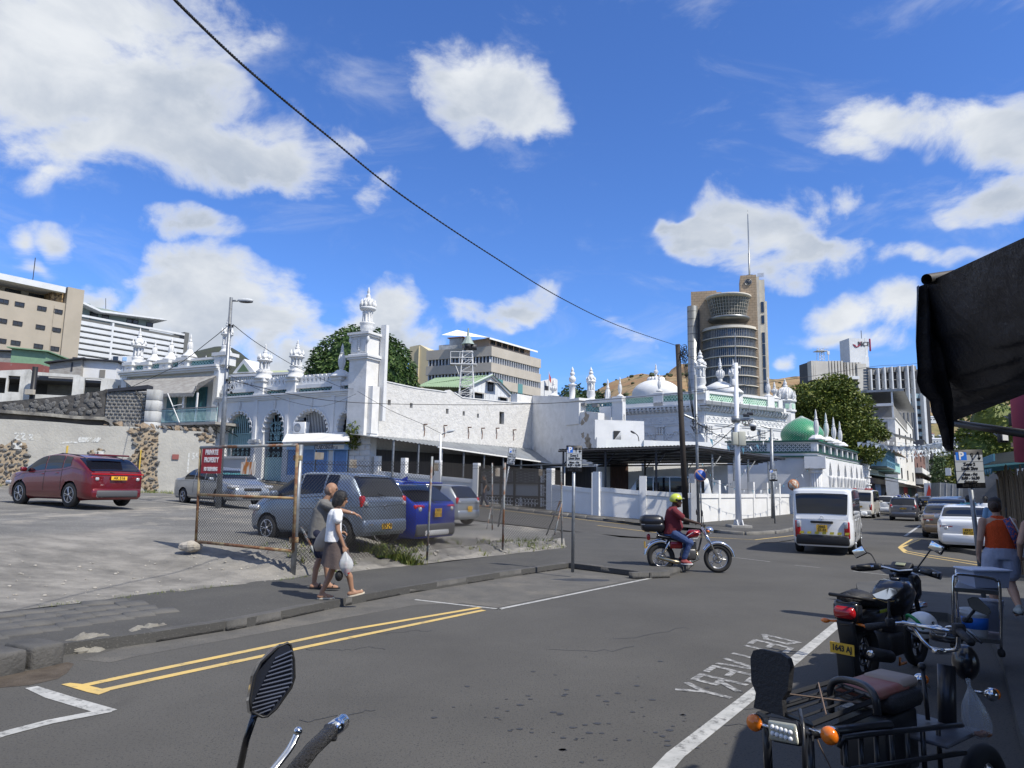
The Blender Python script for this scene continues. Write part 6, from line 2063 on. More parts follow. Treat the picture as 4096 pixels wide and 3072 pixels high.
for k in range(12):
 t=k*PI/6;m.tb([(c_[0]+r_*.72*cos(t),.55,c_[2]+r_*.72*sin(t)),(c_[0]+r_*.9*cos(t),.55,c_[2]+r_*.9*sin(t))],.06,4)
m.tb([(c_[0],.5,c_[2]),(c_[0]+.6,.5,c_[2]+.4)],.08,4);m.tb([(c_[0],.5,c_[2]),(c_[0]-.2,.5,c_[2]+1.0)],.06,4)
m.o('clock_dial',M_METC,tw)
m=MB();m.lt([(r_,0),(r_,.3)],c=(tx(3072)+.05,8,tz_(1150)),n=24,M=MR(PI/2,4,'Y'));m.o('side_clock',mat('clock_dark',(0,0,0)),tw)
m=MB();xm=tx(3019);m.lt([(1.2,0),(1.0,.6),(.45,.8),(.42,12),(.3,12.2),(.28,22),(.2,31),(.05,33.5)],c=(xm,6,tz_(1103)),n=10);m.o('mast',M_METC,tw)
m=MB();m.torus((xm,6,tz_(1103)+1.2),1.6,.08,16,4)
for k in range(6):m.tb([(tx(3050)+k*.5,4,tz_(1106)),(tx(3050)+k*.5,4,tz_(1106)+2)],.05,4)
for k in range(4):m.tb([(tx(3046),4,tz_(1106)+.5*k),(tx(3070),4,tz_(1106)+.5*k)],.05,4)
m.o('roof_railing',M_DKW,tw)
m=MB()
for(a,b,y,zt)in((tx(2790),tx(2889),2,tz_(1155)),(tx(2981),tx(3041),1,tz_(1103))):
 z=zt-1.2;r_=0
 while z>25:
  m.box(a,b,y-.02,y,z,z+.05)
  n=int((b-a)/2.2)
  for k in range(n):m.box(a+(k+.5*(r_%2))*2.2+.5,a+(k+.5*(r_%2))*2.2+.55,y-.02,y,z,z+1.2)
  z-=1.2;r_+=1
tag(m.o('stone_joints',mat('joint_brown',(.15,.11,.08),.9),tw),kind='stuff')
MY=230
MF=Frame((at(3244,1500,MY).x,MY),(at(3720,1500,MY+4).x,MY+4))
mc=MF.thing('bank_headquarters','concrete bank complex with vertical fins, white lift tower and dark glazed wing','building')
P=lambda x,y,d=0:MF.px(x,y,d)
def bx(m,x0,x1,y0,y1,d0,d1):
 a,b=P(x0,y0,d0),P(x1,y1,d0)
 u0,u1=sorted((P(x0,(y0+y1)/2,d0)[0],P(x1,(y0+y1)/2,d0)[0]))
 z0,z1=sorted((P((x0+x1)/2,y0,d0)[1],P((x0+x1)/2,y1,d0)[1]))
 m.box(u0,u1,d0,d1,z0,z1);return m
bx(MB(),3245,3440,1452,1900,2.5,9).o('dark_wall',M_DKW,mc)
for x in[3246,3254]+[3318+12*k for k in range(6)]+[3378+k*12 for k in range(6)]:
 bx(MB(),x,x+7,(1443 if x<3374 else 1449),1520,0,2.5).o('fin',M_RIB,mc)
bx(MB(),3262,3316,1444,1520,.2,3).o('panel',M_RIB,mc)
bx(MB(),3395,3438,1504,1516,-1.5,3).o('canopy_band',M_WBAND,mc)
bx(MB(),3410,3472,1354,1900,3.2,9).o('lift_tower',M_WBAND,mc)
bx(MB(),3473,3484,1354,1900,5,10).o('lift_tower_side',M_WBAND,mc)
bx(MB(),3465,3488,1428,1900,4.0,10).o('lift_tower_foot',M_WBAND,mc)
m=MB();a=P(3446,1354,5);m.tb([(a[0],5,a[1]),(a[0],5,P(3446,1322,5)[1])],.1,5);m.o('antenna',M_DKW,mc)
bx(MB(),3440,3476,1455,1900,-.5,4).o('concrete_core',M_RIB,mc)
for k in range(6):
 for j in range(4):
  bx(MB(),3455+j*5,3458+j*5,1475+k*23+1,1475+k*23+9,-.6,-.49).o('slot_window',M_WINF,mc);bx(MB(),3455+j*5,3458+j*5,1475+k*23+12,1475+k*23+20,-.6,-.49).o('slot_window',M_WINF,mc)
bx(MB(),3476,3724,1475,1900,1.2,10).o('dark_wall',M_DKW,mc)
cols=[(3487,1477,1565),(3517,1473,1563),(3544,1468,1620),(3573,1466,1620),(3604,1464,1620),(3636,1462,1620),(3668,1460,1900),(3706,1570,1900)]
for i,(x,yt,yb)in enumerate(cols):
 bx(MB(),x-2.6,x+2.6+(4 if i==7 else 0),yt,yb,-.6,1.3).o('column',M_WBAND,mc)
for i in range(7):
 xa,xb=cols[i][0]+3,cols[i+1][0]-3
 yt=cols[i][1]+2
 if i<6:
  bx(MB(),xa,xb,yt,yt+20,.4,1.3).o('top_panel',M_CONC,mc)
  for r_,(y0,y1)in enumerate(((1502,1517),(1535,1552))):
   u=P(xa+3,y1);q=P(xb-2,y0)
   window(mc,u[0],q[0],u[1],q[1],1.2,frame_mt=mat('bronze_frame',(.12,.1,.06),.5),n=2)
   bx(MB(),xa,xb,y1+1,y1+3,.2,.4).o('balcony_rail',M_MUL,mc)
 if i>=2:
  for y0,y1 in((1572,1592),(1603,1622)):
   u=P(xa,y1);q=P(xb,y0)
   window(mc,u[0],q[0],u[1],q[1],1.2,glass_mt=mat('sky_glass',(.3,.42,.48),.1,spec=1),n=3)
 if i==6:
  for k in range(6):
   y0=1636+k*30;u=P(xa+4,y0+18);q=P(xb-3,y0)
   window(mc,u[0],q[0],u[1],q[1],1.2,glass_mt=mat('sky_glass',(0,0,0)),n=2)
   bx(MB(),xa,xb,y0+12,y0+13,.3,.5).o('balcony_rail',M_MUL,mc)
bx(MB(),3478,3543,1564,1900,.3,1.3).o('panel',M_CONC,mc)
bx(MB(),3546,3666,1630,1900,.2,1.25).o('panel',M_CONC,mc)
for k in range(7):bx(MB(),3556+k*16,3560+k*16,1632,1800,0,.2).o('grey_stripe',mat('grey_stripe',(.14,.15,.17),.8),mc)
u,z=P(3452,1377,3.2)
text('MCB',2.1,mat('logo_dark',(.06,.06,.07),.5),mc,MT((u+.3,3.1,z))@RX90,ext=.08,bold=.05,sx=1.0)
M_LOGO=mat('logo_red',(.30,.02,.07),.5)
for k in range(4):
 m=MB();uu,zz=P(3432,1379,3.2)
 m.tb(bez([(uu-1.9+k*.25,3.1,zz+.2-k*.05),(uu-1.0+k*.15,3.1,zz-.75-.1*(k%2)),(uu+.5-k*.1,3.1,zz-.35+k*.1),(uu+1.4-k*.35,3.1,zz+1.3-k*.12)],5),[.04,.06,.08,.1,.12,.14,.15,.15,.14,.13,.12,.1,.09,.07,.05,.03],5)
 m.o('logo_stroke',M_LOGO,mc)
a=P(3477,1380,4.9);m=MB();m.bbox((a[0]+.2,4.8,a[1]),.5,.6,4.4,.2);m.o('side_logo',M_LOGO,mc)
u,z=P(3283,1443,2)
m=MB()
for s in(-1,1):
 for t in(-1,1):m.tb([(u+.9*s,2+.9*t,z),(u+.7*s,2+.7*t,z+4.2)],.1,4)
for k in range(4):m.tb([(u-.9,1.1,z+k),(u+.9,1.1,z+k+1)],.07,4);m.tb([(u+.9,1.1,z+k),(u-.9,1.1,z+k+1)],.07,4)
m.box(u-1.8,u+1.8,.4,3.6,z+3.1,z+3.25)
for k in range(7):m.tb([(u-1.8+.6*k,.4,z+3.1),(u-1.8+.6*k,.4,z+4.0)],.05,4)
m.tb([(u-1.8,.4,z+4),(u+1.8,.4,z+4)],.05,4)
m.o('roof_mast',M_WBAND,mc)
m=MB();m.box(u+1.9,u+2.7,1,1.4,z+2,z+3.2);m.tb([(u+2.3,1.2,z),(u+2.3,1.2,z+2)],.12,5);m.o('aerial',M_WBAND,mc)
M_WWALL=mat('white_wall_paint',(.74,.735,.71),.85,col2=(.66,.655,.63),scale=.9,bump=.3,bscale=25,col3=(.42,.39,.33),scale3=1.6,lo3=.6,hi3=.85,stretch3=(1,1,.3))
M_CORR=mat('corrugated_sheet',(.30,.32,.33),.45,metal=.4,col2=(.22,.23,.24),scale=1)
M_GALV=mat('galvanised_post',(.30,.32,.34),.45,metal=.6,col2=(.2,.21,.22),scale=8)
M_RUST=mat('rusty_paint',(.27,.29,.29),.7,metal=.2,col2=(.2,.085,.035),scale=3.5,det=8,lo=.48,hi=.6,bump=.5,bscale=50)
M_RUST2=mat('rust',(.16,.07,.035),.85,col2=(.30,.24,.13),scale=5,det=8,lo=.45,hi=.6,bump=.6,bscale=50)
WL1=Frame((4.26,36.9),(9.1,35.4));WL2=Frame((9.1,35.4),(21.4,54));WL0=Frame((-2.2,42),(4.26,36.9));WLm=Frame((-9.4,46.0),(-2.6,42.3))
yw=thing('street_wall','low white panelled street wall with square pillars round the mosque corner','wall',WL1.o)
yw.location=(0,0,0)
def lowwall(fr,cols,ptop,pbot,panh,skip=(),d=.25):
 """cols: pillar centre px; heights measured above the sloping street"""
 pr=None
 for i,(x,y)in enumerate(cols):
  u=fr.px(x,y)[0]
  w0=fr.w(u,0,0)
  z=H(w0.x,w0.y)+.1
  t=MB();t.box(-.17,.17,-.04,d+.04,-.5,ptop)
  o=t.o('pillar',M_WWALL,yw);o.location=(w0.x,w0.y,z);o.rotation_euler=(0,0,fr.rz)
  if pr is not None and i not in skip:
   pu,pz=pr
   m=MB();m.py([(0,-.5),(u-pu-.34,-.5+z-pz),(u-pu-.34,panh+z-pz),(0,panh)],.03,d-.03)
   o=m.o('panel',M_WWALL,yw);a=fr.w(pu+.17,0,0);o.location=(a.x,a.y,pz);o.rotation_euler=(0,0,fr.rz)
   m=MB();m.py([(0,panh-.22),(u-pu-.34,panh-.22+z-pz),(u-pu-.34,panh+z-pz),(0,panh)],-.02,.029)
   o=m.o('coping',M_WWALL,yw);o.location=(a.x,a.y,pz);o.rotation_euler=(0,0,fr.rz)
  pr=(u,z)
lowwall(WL1,[(2380,2050),(2572,2075),(2780,2100)],2.2,0,1.47)
lowwall(WL2,[(2793,2100),(2880,2100),(2955,2092),(3018,2086),(3073,2076),(3122,2068),(3170,2060)],2.2,0,1.47)
lowwall(WL0,[(2196,2046),(2385,2058)],2.25,0,1.38)
lowwall(WLm,[(1500,1990),(1608,1995),(1744,2003),(1899,2019)],2.25,0,1.3)
GT=Frame(WLm.w(WLm.px(1908,2019)[0],.1,0).xy,WL0.w(WL0.px(2186,2046)[0],.1,0).xy)
gt=GT.thing('yard_gate','black sliding gate with grey sheet backing and round pattern lattice panels','gate')
zg0,zg1=.72,2.75
Lg=GT.len
def gz(u):return lerp(.8,.5,u/Lg)
m=MB()
xs_=[0,.36*Lg*.93,.56*Lg*.93,.905*Lg,Lg]
for u in(0.05,.33*Lg,.53*Lg,.88*Lg,Lg-.06):m.box(u-.05,u+.05,0,.08,gz(u),gz(u)+2.15)
for z in(0.05,.62,1.35,2.1):m.box(0,Lg,-.005,.085,.6+z,.6+z+.09)
m.o('frame',M_BLACK,gt)
m=MB();m.box(0.05,.88*Lg,.1,.12,1.2,2.7);m.o('sheet_backing',mat('gate_grey',(.25,.25,.24),.8),gt)
m=MB()
for k in range(46):
 u=lerp(.1,.87*Lg,k/45);m.box(u-.012,u+.012,.02,.05,1.95,2.72)
m.o('gate_bars',M_BLACK,gt)
M_GLAT=mat('gate_lattice',(.55,.55,.53),.7)
def ringlat(u0,u1,z0,z1,s):
 m=MB();nu=max(1,round((u1-u0)/s));nz_=max(1,round((z1-z0)/s))
 for i in range(nu):
  for j in range(nz_):
   m.torus((u0+(i+.5)*(u1-u0)/nu,.04,z0+(j+.5)*(z1-z0)/nz_),s*.52,.02,10,4,RX90)
 m.o('ring_lattice',M_GLAT,gt)
ringlat(.1,.33*Lg,.75,1.2,.22);ringlat(.35*Lg,.52*Lg,.75,1.2,.22);ringlat(.55*Lg,.87*Lg,.68,1.15,.22);ringlat(.9*Lg,Lg-.1,.6,2.7,.24)
lt_=RW.thing('lean_to','long open lean-to with grey corrugated roof along the rough white wall','shed')
P=lambda x,y,d=0:RW.px(x,y,d)
u0,u1=.3,RW.len-.3
zj0,zj1=P(1490,1743)[1],P(2125,1795)[1]
e0,e1=P(1478,1748,-2.6),P(2185,1852,-2.6)
m=MB()
def lr_(a,b):
 u=lerp(u0-1.2,u1+.6,a)
 z=lerp(lerp(zj0,zj1,a),lerp(e0[1],e1[1],a),b)
 return(u,lerp(-.03,-2.7,b),z+.03*sin(a*110*PI))
m.grid(lr_,300,1,False);m.o('roof',M_CORR,lt_)
m=MB();m.py([(u0+4,lerp(e0[1],e1[1],.26)-.12),(u1+.6,e1[1]-.12),(u1+.6,e1[1]-.02),(u0+4,lerp(e0[1],e1[1],.26)-.02)],-2.82,-2.72);m.o('gutter',M_WWALL,lt_)
m=MB()
for k in range(9):
 u=lerp(u0+.3,u1,k/8);m.box(u-.05,u+.05,-2.6,-2.5,-.5,lerp(e0[1],e1[1],k/8)-.05)
m.o('post',M_GALV,lt_)
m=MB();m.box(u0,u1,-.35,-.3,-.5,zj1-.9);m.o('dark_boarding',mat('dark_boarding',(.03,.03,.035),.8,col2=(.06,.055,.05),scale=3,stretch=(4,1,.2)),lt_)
lt2=W2.thing('dark_shed','dark open shed below the weathered wall behind the gate pillars','shed')
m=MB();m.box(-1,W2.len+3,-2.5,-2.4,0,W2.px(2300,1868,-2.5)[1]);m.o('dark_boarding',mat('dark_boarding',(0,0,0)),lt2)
m=MB();z=W2.px(2300,1862,-3)[1];m.box(-1,W2.len+2.5,-4.6,-2.3,z,z+.08);m.o('roof',M_CORR,lt2)
m=MB()
for k in range(5):u=lerp(0,W2.len+2,k/4);m.box(u-.06,u+.06,-4.5,-4.4,-.5,z)
m.o('post',M_WWALL,lt2)
cpt=thing('carport','steel framed carport with corrugated roof behind the white corner wall','carport')
def cpz(x,y):
 d=(x-9.1)*.35+(y-35.4)*.94
 return 4.05-.085*d
A_,B_,C_,D_,E_=V((2.6,39.0,0)),V((9.3,36.1,0)),V((20.6,53.4,0)),V((17.5,50.5,0)),V((5.9,48.2,0))
def ctop(p):return V((p.x,p.y,{0:3.86,1:4.05,2:4.25,3:3.75,4:3.35}[[A_,B_,C_,D_,E_].index(p)]))
m=MB()
T=[ctop(p)for p in(A_,B_,C_,D_,E_)]
def sheet(p,q,r,s,n):
 vs,fs=[],[]
 for i in range(n+1):
  a,b=p.lerp(q,i/n),s.lerp(r,i/n)
  o=.03 if i%2 else 0
  vs+=[a+V((0,0,o)),b+V((0,0,o))]
 m.add(vs,[(2*i,2*i+2,2*i+3,2*i+1)for i in range(n)])
sheet(T[0],T[1],T[3].lerp(T[4],.55),T[4],80)
sheet(T[1],T[2],T[3],T[3].lerp(T[4],.55),160)
m.o('roof',M_CORR,cpt)
m=MB()
for a,b in((T[0],T[1]),(T[1],T[2]),(T[4],T[1]),(T[3],T[1]),(T[4],T[3])):
 m.tb([a-V((0,0,.1)),b-V((0,0,.1))],.05,4)
for k in range(1,6):
 for(p,q,r,s)in((T[0],T[1],T[3].lerp(T[4],.55),T[4]),(T[1],T[2],T[3],T[3].lerp(T[4],.55))):
  m.tb([p.lerp(s,k/6)-V((0,0,.07)),q.lerp(r,k/6)-V((0,0,.07))],.035,4)
m.o('purlin',M_DKW,cpt)
posts=[(2.9,39.3),(5.1,38.4),(7.6,37.3),(11.3,40.0),(13.6,43.5),(15.4,46.3),(18.2,50.4),(8.6,45.7),(11.6,46.9)]
for x,y in posts:
 z=min(3.95,3.8)
 m=MB();m.box(-.05,.05,-.05,.05,0,z);o=m.o('post',M_DKW if x<9 else M_GALV,cpt);o.location=(x,y,0)
 m=MB();m.tb([(0,0,z-.8),(.55,.25,z-.1)],.035,4);o=m.o('brace',M_DKW if x<9 else M_GALV,cpt);o.location=(x,y,0)
M_FLAGW=mat('white_pennant',(.65,.68,.68),.7);M_FLAGB=mat('teal_pennant',(.06,.17,.24),.7)
def bunting(label,a,b,sag,n,size=.25,name='bunting',mats=(M_FLAGW,M_FLAGB),grp=None):
 t=thing(name,label,'bunting',tuple(a),0,grp)
 a,b=V(a),V(b)
 pts=[(b-a)*(k/20)+V((0,0,-sag*4*(k/20)*(1-k/20)))for k in range(21)]
 m=MB();m.tb(pts,.008,4);m.o('string',M_WIRE,t)
 m2=[MB(),MB()]
 for k in range(n):
  f=(k+.5)/n;p=(b-a)*f+V((0,0,-sag*4*f*(1-f)))
  s=size*RU(.6,1.2);dx=(b-a).normalized()*s*.5;dr=V((RU(-.5,.5),RU(-.3,.3),-1)).normalized()*s
  m2[k%2].add([p-dx,p+dx,p+dr,p+dr*.98+V((.004,.004,0))],[(0,1,2),(0,3,1)])
 for mm,mt in zip(m2,mats):
  if mm.f:tag(mm.o('pennant',mt,t),kind='stuff')
bunting('string of small white and teal pennants hanging under the carport',(9.6,36.9,3.7),(15.2,45.5,3.6),1.5,16)
bunting('faded pennant string from the grey pole to the arcade corner',at(2790,1900,34),at(3240,1870,50),1.1,14)
bunting('pennant string sagging between the two grey poles above the carport',at(2790,1720,34),at(3090,1740,42),.8,10,.35)
random.seed(31)
for k in range(16):
 Y0=RU(60,130)
 a=at(RU(3420,3520),RU(1745,1800),Y0);b=at(RU(3800,3950),RU(1740,1800),Y0+RU(-8,15))
 bunting('white rag bunting strung across the far street between upper storeys',a,b,RU(.3,1.4),26,.42,mats=(M_FLAGW,M_FLAGW if k%3 else mat('grey_pennant',(.25,.27,.3),.8)),grp='rag bunting strung across the far street')
SL=Frame((35.0,70.5),(35.0+52,70.5+83))
M_FW=mat('street_white',(.78,.765,.72),.85,col2=(.64,.62,.57),scale=.7,col3=(.34,.32,.28),scale3=.9,lo3=.6,hi3=.85,stretch3=(1,1,.3))
M_BRB=mat('brown_slats',(.22,.12,.09),.8,col2=(.15,.08,.06),scale=3)
M_GRR=mat('grey_render',(.25,.26,.25))
def street_house(label,x0,x1,ytop,mt,depth=12,floors=3,nwin=3,win=True,name='town_house',wz=(.9,1.7)):
 a,b=SL.px(x0,1900)[0],SL.px(x1,1900)[0]
 zt=SL.px(x0,ytop)[1]
 o=SL.w(a,0,0)
 t=thing(name,label,'building',o,SL.rz)
 m=MB();m.box(0,b-a,0,depth,0,zt);m.o('wall',mt,t)
 m=MB();m.box(-.1,b-a+.1,-.15,depth,zt,zt+.2);m.o('roof_edge',mt,t)
 if win:
  fh=(zt-3.4)/floors
  for f in range(floors):
   for k in range(nwin):
    c=(b-a)*(k+.5)/nwin
    window(t,c-wz[0]/2*min(1.6,(b-a)/nwin/2),c+wz[0]/2*min(1.6,(b-a)/nwin/2),3.5+f*fh+.5,3.5+f*fh+.5+min(wz[1],fh-.8),-.0,n=2)
 return t,b-a,zt
def awn(t,u0,u1,z,d,mt,drop=.4,name='awning'):
 m=MB();m.add([(u0,0,z),(u1,0,z),(u1,-d,z-drop),(u0,-d,z-drop),(u0,0,z+.06),(u1,0,z+.06),(u1,-d,z-drop+.06),(u0,-d,z-drop+.06)],[(0,3,2,1),(4,5,6,7),(2,3,7,6),(0,4,7,3),(1,2,6,5)]);return m.o(name,mt,t)
M_SHOPD=mat('shop_dark',(.05,.048,.045),.8,col2=(.1,.095,.085),scale=1.2)
M_BLRAIL=mat('blue_railing',(.18,.38,.5),.6);M_MRAIL=mat('mint_panel',(.35,.58,.52),.7)
def balcony(t,u0,u1,z,d,mt,solid=False,h=1.1):
 m=MB();m.box(u0,u1,-d,0,z-.15,z);m.o('balcony_floor',M_GRR,t)
 m=MB()
 if solid:m.box(u0,u1,-d-.03,-d,z,z+h)
 else:
  n=int((u1-u0)/.22)
  for k in range(n+1):u=lerp(u0,u1,k/n);m.box(u-.02,u+.02,-d,-d+.03,z,z+h*1.6)
  for q in(0,.5,1,1.6):m.box(u0,u1,-d-.01,-d+.04,z+q*h-.03,z+q*h+.02)
 m.box(u0-.02,u0,-d,0,z,z+h);m.o('balcony_rail',mt,t)
def shopfront(t,L_,n,cols=(M_SHOPD,)):
 for k in range(n):
  m=MB();m.box(L_*k/n+.2,L_*(k+1)/n-.2,-.04,-.001,.1,2.7);m.o('shop_opening',cols[k%len(cols)],t)
def endface(t,depth,zt,wins):
 for(d,z,w_,h)in wins:
  m=MB();m.box(-.05,-.001,d-w_/2,d+w_/2,z,z+h);m.o('window',M_WINF,t)
t,L_,zt=street_house('two storey shop house with blue railed balcony beside the arcade',3470,3540,1800,M_FW,9,1,2,win=False)
shopfront(t,L_,3,(M_SHOPD,M_SHUT,M_SHOPD));awn(t,-.5,L_,3.6,2.4,mat('green_tin',(.3,.42,.36),.7));awn(t,2,L_+2,3.3,2.0,M_TIN)
balcony(t,0,L_*.55,4.4,1.8,M_BLRAIL);balcony(t,L_*.58,L_+1.5,4.2,1.6,M_MRAIL,True)
m=MB();m.box(-4,0,0.2,5,0,5.5);m.o('side_wall',M_STAINW,t);awn(t,-3,L_,zt+.6,2.5,mat('rust_roof',(.32,.2,.14),.8),.7)
m=MB();m.box(-5.0,-.2,3,8,5.5,9.0);m.o('upper_shed',M_TIN,t)
t,L_,zt=street_house('tall white town house with roof canopy over a bare concrete floor',3592,3640,1690,M_FW,14,3,2)
shopfront(t,L_,3,(M_SHOPD,mat('red_awning',(.35,.03,.03),.7),mat('dark_green_board',(.02,.09,.07),.7)))
m=MB();m.box(-.05,-.01,1,13.5,zt-2.6,zt-.4);m.box(.0,L_,.1,13,zt,zt+2.2);m.o('bare_concrete_floor',M_CONC,t)
m=MB();m.add([(-1.2,-1.5,zt+4.2),(L_+.5,-1.5,zt+4.0),(L_+.5,14,zt+4.4),(-1.2,14,zt+4.6)],[(0,1,2,3)]);m.box(-1.25,-1.1,-1.5,14,zt+4.1,zt+4.45)
m.o('roof_canopy',M_CORR,t)
m=MB()
for y in(0,5,9,13.8):m.box(-1.1,-.9,y,y+.25,zt+.1,zt+4.2)
m.box(-1.3,-.7,0,14,zt+1.9,zt+2.3);m.o('canopy_post',M_WP,t)
m=MB();m.box(-9,-.1,4,9,0,8.2);m.o('side_building',M_STAINW,t);awn(t,-8,-.2,10.2,2.6,M_GREY,.8);m=MB();m.box(-3.5,-.2,2.5,6,10.4,11.6);m.o('rust_shed',mat('rust_sheet',(.13,.05,.04),.8),t)
for z in(2.9,):awn(t,0,L_,z+.3,1.6,M_TIN,.3)
t,L_,zt=street_house('pale vertical slab fronted town house beyond the tall white one',3640,3660,1706,M_FW,10,3,1);shopfront(t,L_,2);awn(t,0,L_,3.2,1.4,M_TIN)
t,L_,zt=street_house('brown slatted balcony town house halfway down the far street',3662,3704,1795,M_BRB,10,3,3);shopfront(t,L_,3)
for z in(3.6,6.0):balcony(t,0,L_,z,1.3,M_FW,True)
t,L_,zt=street_house('grey rendered town house with dark awning down the far street',3704,3728,1775,M_GRR,9,4,2);shopfront(t,L_,3);awn(t,0,L_,4.2,2.0,M_DKW,.8)
t,L_,zt=street_house('white end house with upper windows behind the yellow sign panel',3728,3741,1790,M_FW,8,4,2);shopfront(t,L_,2)
t,L_,zt=street_house('yellow and red painted sign panel at the end of the house row',3741,3752,1868,mat('yellow_panel',(.75,.45,.02),.6),3,win=False,name='sign_panel')
m=MB();m.box(L_,L_+1.4,-.1,3,0,zt);m.o('red_edge',mat('red_panel',(.6,.05,.03),.6),t)
en=Frame((at(3755,1950,190).x,190),(at(3880,1950,190).x,190))
t=en.thing('end_building','low cream building with a row of small windows closing the far street','building')
za,zb_=en.px(3780,1975)[1],en.px(3780,1912)[1]
m=MB();m.box(-1,en.len,0,8,-.5,zb_);m.o('wall',M_CONCL,t)
for k in range(10):u=en.len*(k+.5)/10;window(t,u-.45,u+.45,zb_-2.6,zb_-1.0,0,n=1)
t=thing('street_tree','bushy green tree at the far end beside the end building','tree',(at(3800,1900,175).x,175,0))
m=MB();crown(m,[(V((0,0,6)),(4.5,3,3.5)),(V((5,2,5)),(4,3,3))],700,.8,seed=4);m.o('crown',M_LEAFD,t)
m=MB();m.tb([(0,0,0),(0,0,5)],.25,6);m.o('trunk',M_BARK,t)
random.seed(41)
for i,(px_,Y_,zt_,r_)in enumerate(((3765,230,13,5),(3800,250,15,7),(3850,150,9,5),(3905,140,10,5),(3960,130,13,6),(4030,120,14,7),(3840,260,20,8))):
 p=at(px_,1950,Y_)
 t=thing('palm_side_tree','leafy green tree in the group rising behind the market roofs at right','tree',(p.x,Y_,0),0,'trees behind the market roofs')
 m=MB();crown(m,[(V((0,0,zt_-r_*.8)),(r_,r_*.8,r_*.8)),(V((r_*.7,0,zt_-r_*1.3)),(r_*.7,r_*.6,r_*.6))],900,r_*.16,seed=i);m.o('crown',M_LEAFD if i<3 else M_LEAF,t)
 m=MB();m.tb([(0,0,0),(0,0,zt_-r_)],.3,6);m.o('trunk',M_BARK,t)
RS=Frame((21.9,27.5),(64.5,98))
def rshop(label,y0,y1,h,mt,roof=None,d=6,name='market_stall'):
 o=RS.w(y0,0,0)
 t=thing(name,label,'stall',o,RS.rz)
 m=MB();m.box(0,y1-y0,-d,-.2,0,h);m.o('wall',mt,t)
 m=MB();m.add([(0-.3,.9,h-.25),(y1-y0,.9,h-.25),(y1-y0,-d,h+.5),(-.3,-d,h+.5)],[(0,1,2,3)]);m.o('roof',roof or M_TIN,t)
 return t
rshop('dark market stall row under rusty sheet roofs down the far street',9,22,2.9,M_SHOPD,M_TIN)
rshop('market stall with brown roof further down the right pavement',22,40,3.4,M_SHOPD,mat('rust_roof',(0,0,0)))
rshop('last dark stall before the trees on the right of the far street',40,70,4.0,M_SHOPD,M_GREY)
o=at(3900,1950,52)
t=thing('grey_building','bare grey concrete building under the awning edge with a blank sign box','building',(o.x,52,0),-.6)
m=MB();x1_=at(3985,1950,52).x-o.x;m.box(at(3858,1950,52).x-o.x,x1_,0,6,0,at(3900,1690,52).z);m.o('wall',M_CONC,t)
m=MB();a=at(3846,1772,50.5)-o;b=at(3863,1742,50.5)-o;m.box(a.x,b.x,-1.5,-1.1,a.z,b.z);m.o('sign_box',M_FW,t)
BS=Frame((at(4005,2050,17).x,17),(at(4150,2050,15.2).x,15.2))
bs=BS.thing('bamboo_stall','stall of upright bamboo canes under a blue edged white sheet roof','stall')
zt=BS.px(4010,1885)[1]
bam=MB();bam.tb([(0,0,0),(.01,0,.5),(0,.01,1)],.5,6)
me=bam.mesh('bamboo_cane',mat('bamboo',(.20,.145,.085),.7,col2=(.10,.075,.05),scale=9,stretch=(1,1,4)))
random.seed(9)
for k in range(62):
 u=k*.045-.1
 h=zt*RU(.86,1.0)
 inst(me,'bamboo_cane',bs,(u,RU(-.02,.02),.12),(RU(-.03,.03),RU(-.03,.03),0),(.045*RU(.7,1.1),.045,h))
for k in range(34):
 h=zt*RU(.86,1.0)
 inst(me,'bamboo_cane',bs,(-.1,.1+k*.11,.12),(RU(-.03,.03),0,0),(.05,.05,h))
m=MB();p=BS.px(3962,1872,-.3);q=(BS.len,BS.px(4096,1835,-.3)[1])
z_e=BS.px(4000,1862,-.6)[1]
m.add([(-.55,-.7,z_e),(BS.len,-.7,z_e+.25),(BS.len,2.6,z_e+.75),(-.55,4,z_e+.6)],[(0,1,2,3)])
m.o('roof',mat('white_blue_sheet',(.62,.68,.72),.5,col2=(.3,.42,.5),scale=12,stretch=(1,.05,1)),bs)
m=MB();m.py([(-.58,z_e-.16),(BS.len,z_e+.09),(BS.len,z_e+.25),(-.58,z_e)],-.74,-.71);m.px_([(-.7,z_e-.16),(4,z_e+.42),(4,z_e+.58),(-.7,z_e)],-.6,-.57)
for k in range(16):
 u=-.55+k*.14;m.py([(u,z_e-.15+.09*k/16),(u+.07,z_e-.27+.09*k/16),(u+.14,z_e-.15+.09*k/16)],-.735,-.715)
m.o('fascia',mat('teal_fascia',(.06,.2,.27),.6),bs)
pc=at(4085,1780,9.5)
t=thing('pink_column','faded pink rendered column at the right edge under the awning','column',(pc.x+.1,9.5,0))
m=MB();m.lt([(.17,2.3),(.16,3.9),(.14,3.95)],n=20);m.o('shaft',mat('pink_paint',(.42,.07,.12),.7,col2=(.34,.06,.1),scale=3),t)
for i,(x,y,Y_)in enumerate(((4012,1752,11),(4058,1680,10.5))):
 p=at(x,y,Y_)
 t=thing('flood_light',('small square flood light with pale glass below the awning','dark flood light beside the pink column')[i],'lamp',tuple(p),.2)
 m=MB();m.bbox((0,0,0),.16,.07,.14+.05*i,.015);m.o('housing',M_BLACK,t)
 m=MB();m.box(-.05,.05,-.045,-.034,-.04,.05);m.o('glass',M_SIGNW if i==0 else M_DKW,t)
 m=MB();m.tb([(0,.03,0),(.25,.4,.1)],.012,5);m.o('bracket',M_BLACK,t)
t=thing('balcony_house','white fronted house with grey fascia board behind the bamboo stall','building',(at(4040,1900,24).x,24,0),-.62)
m=MB();m.box(.2,5,0,4,0,at(4040,1690,24).z);m.o('wall',M_FW,t)
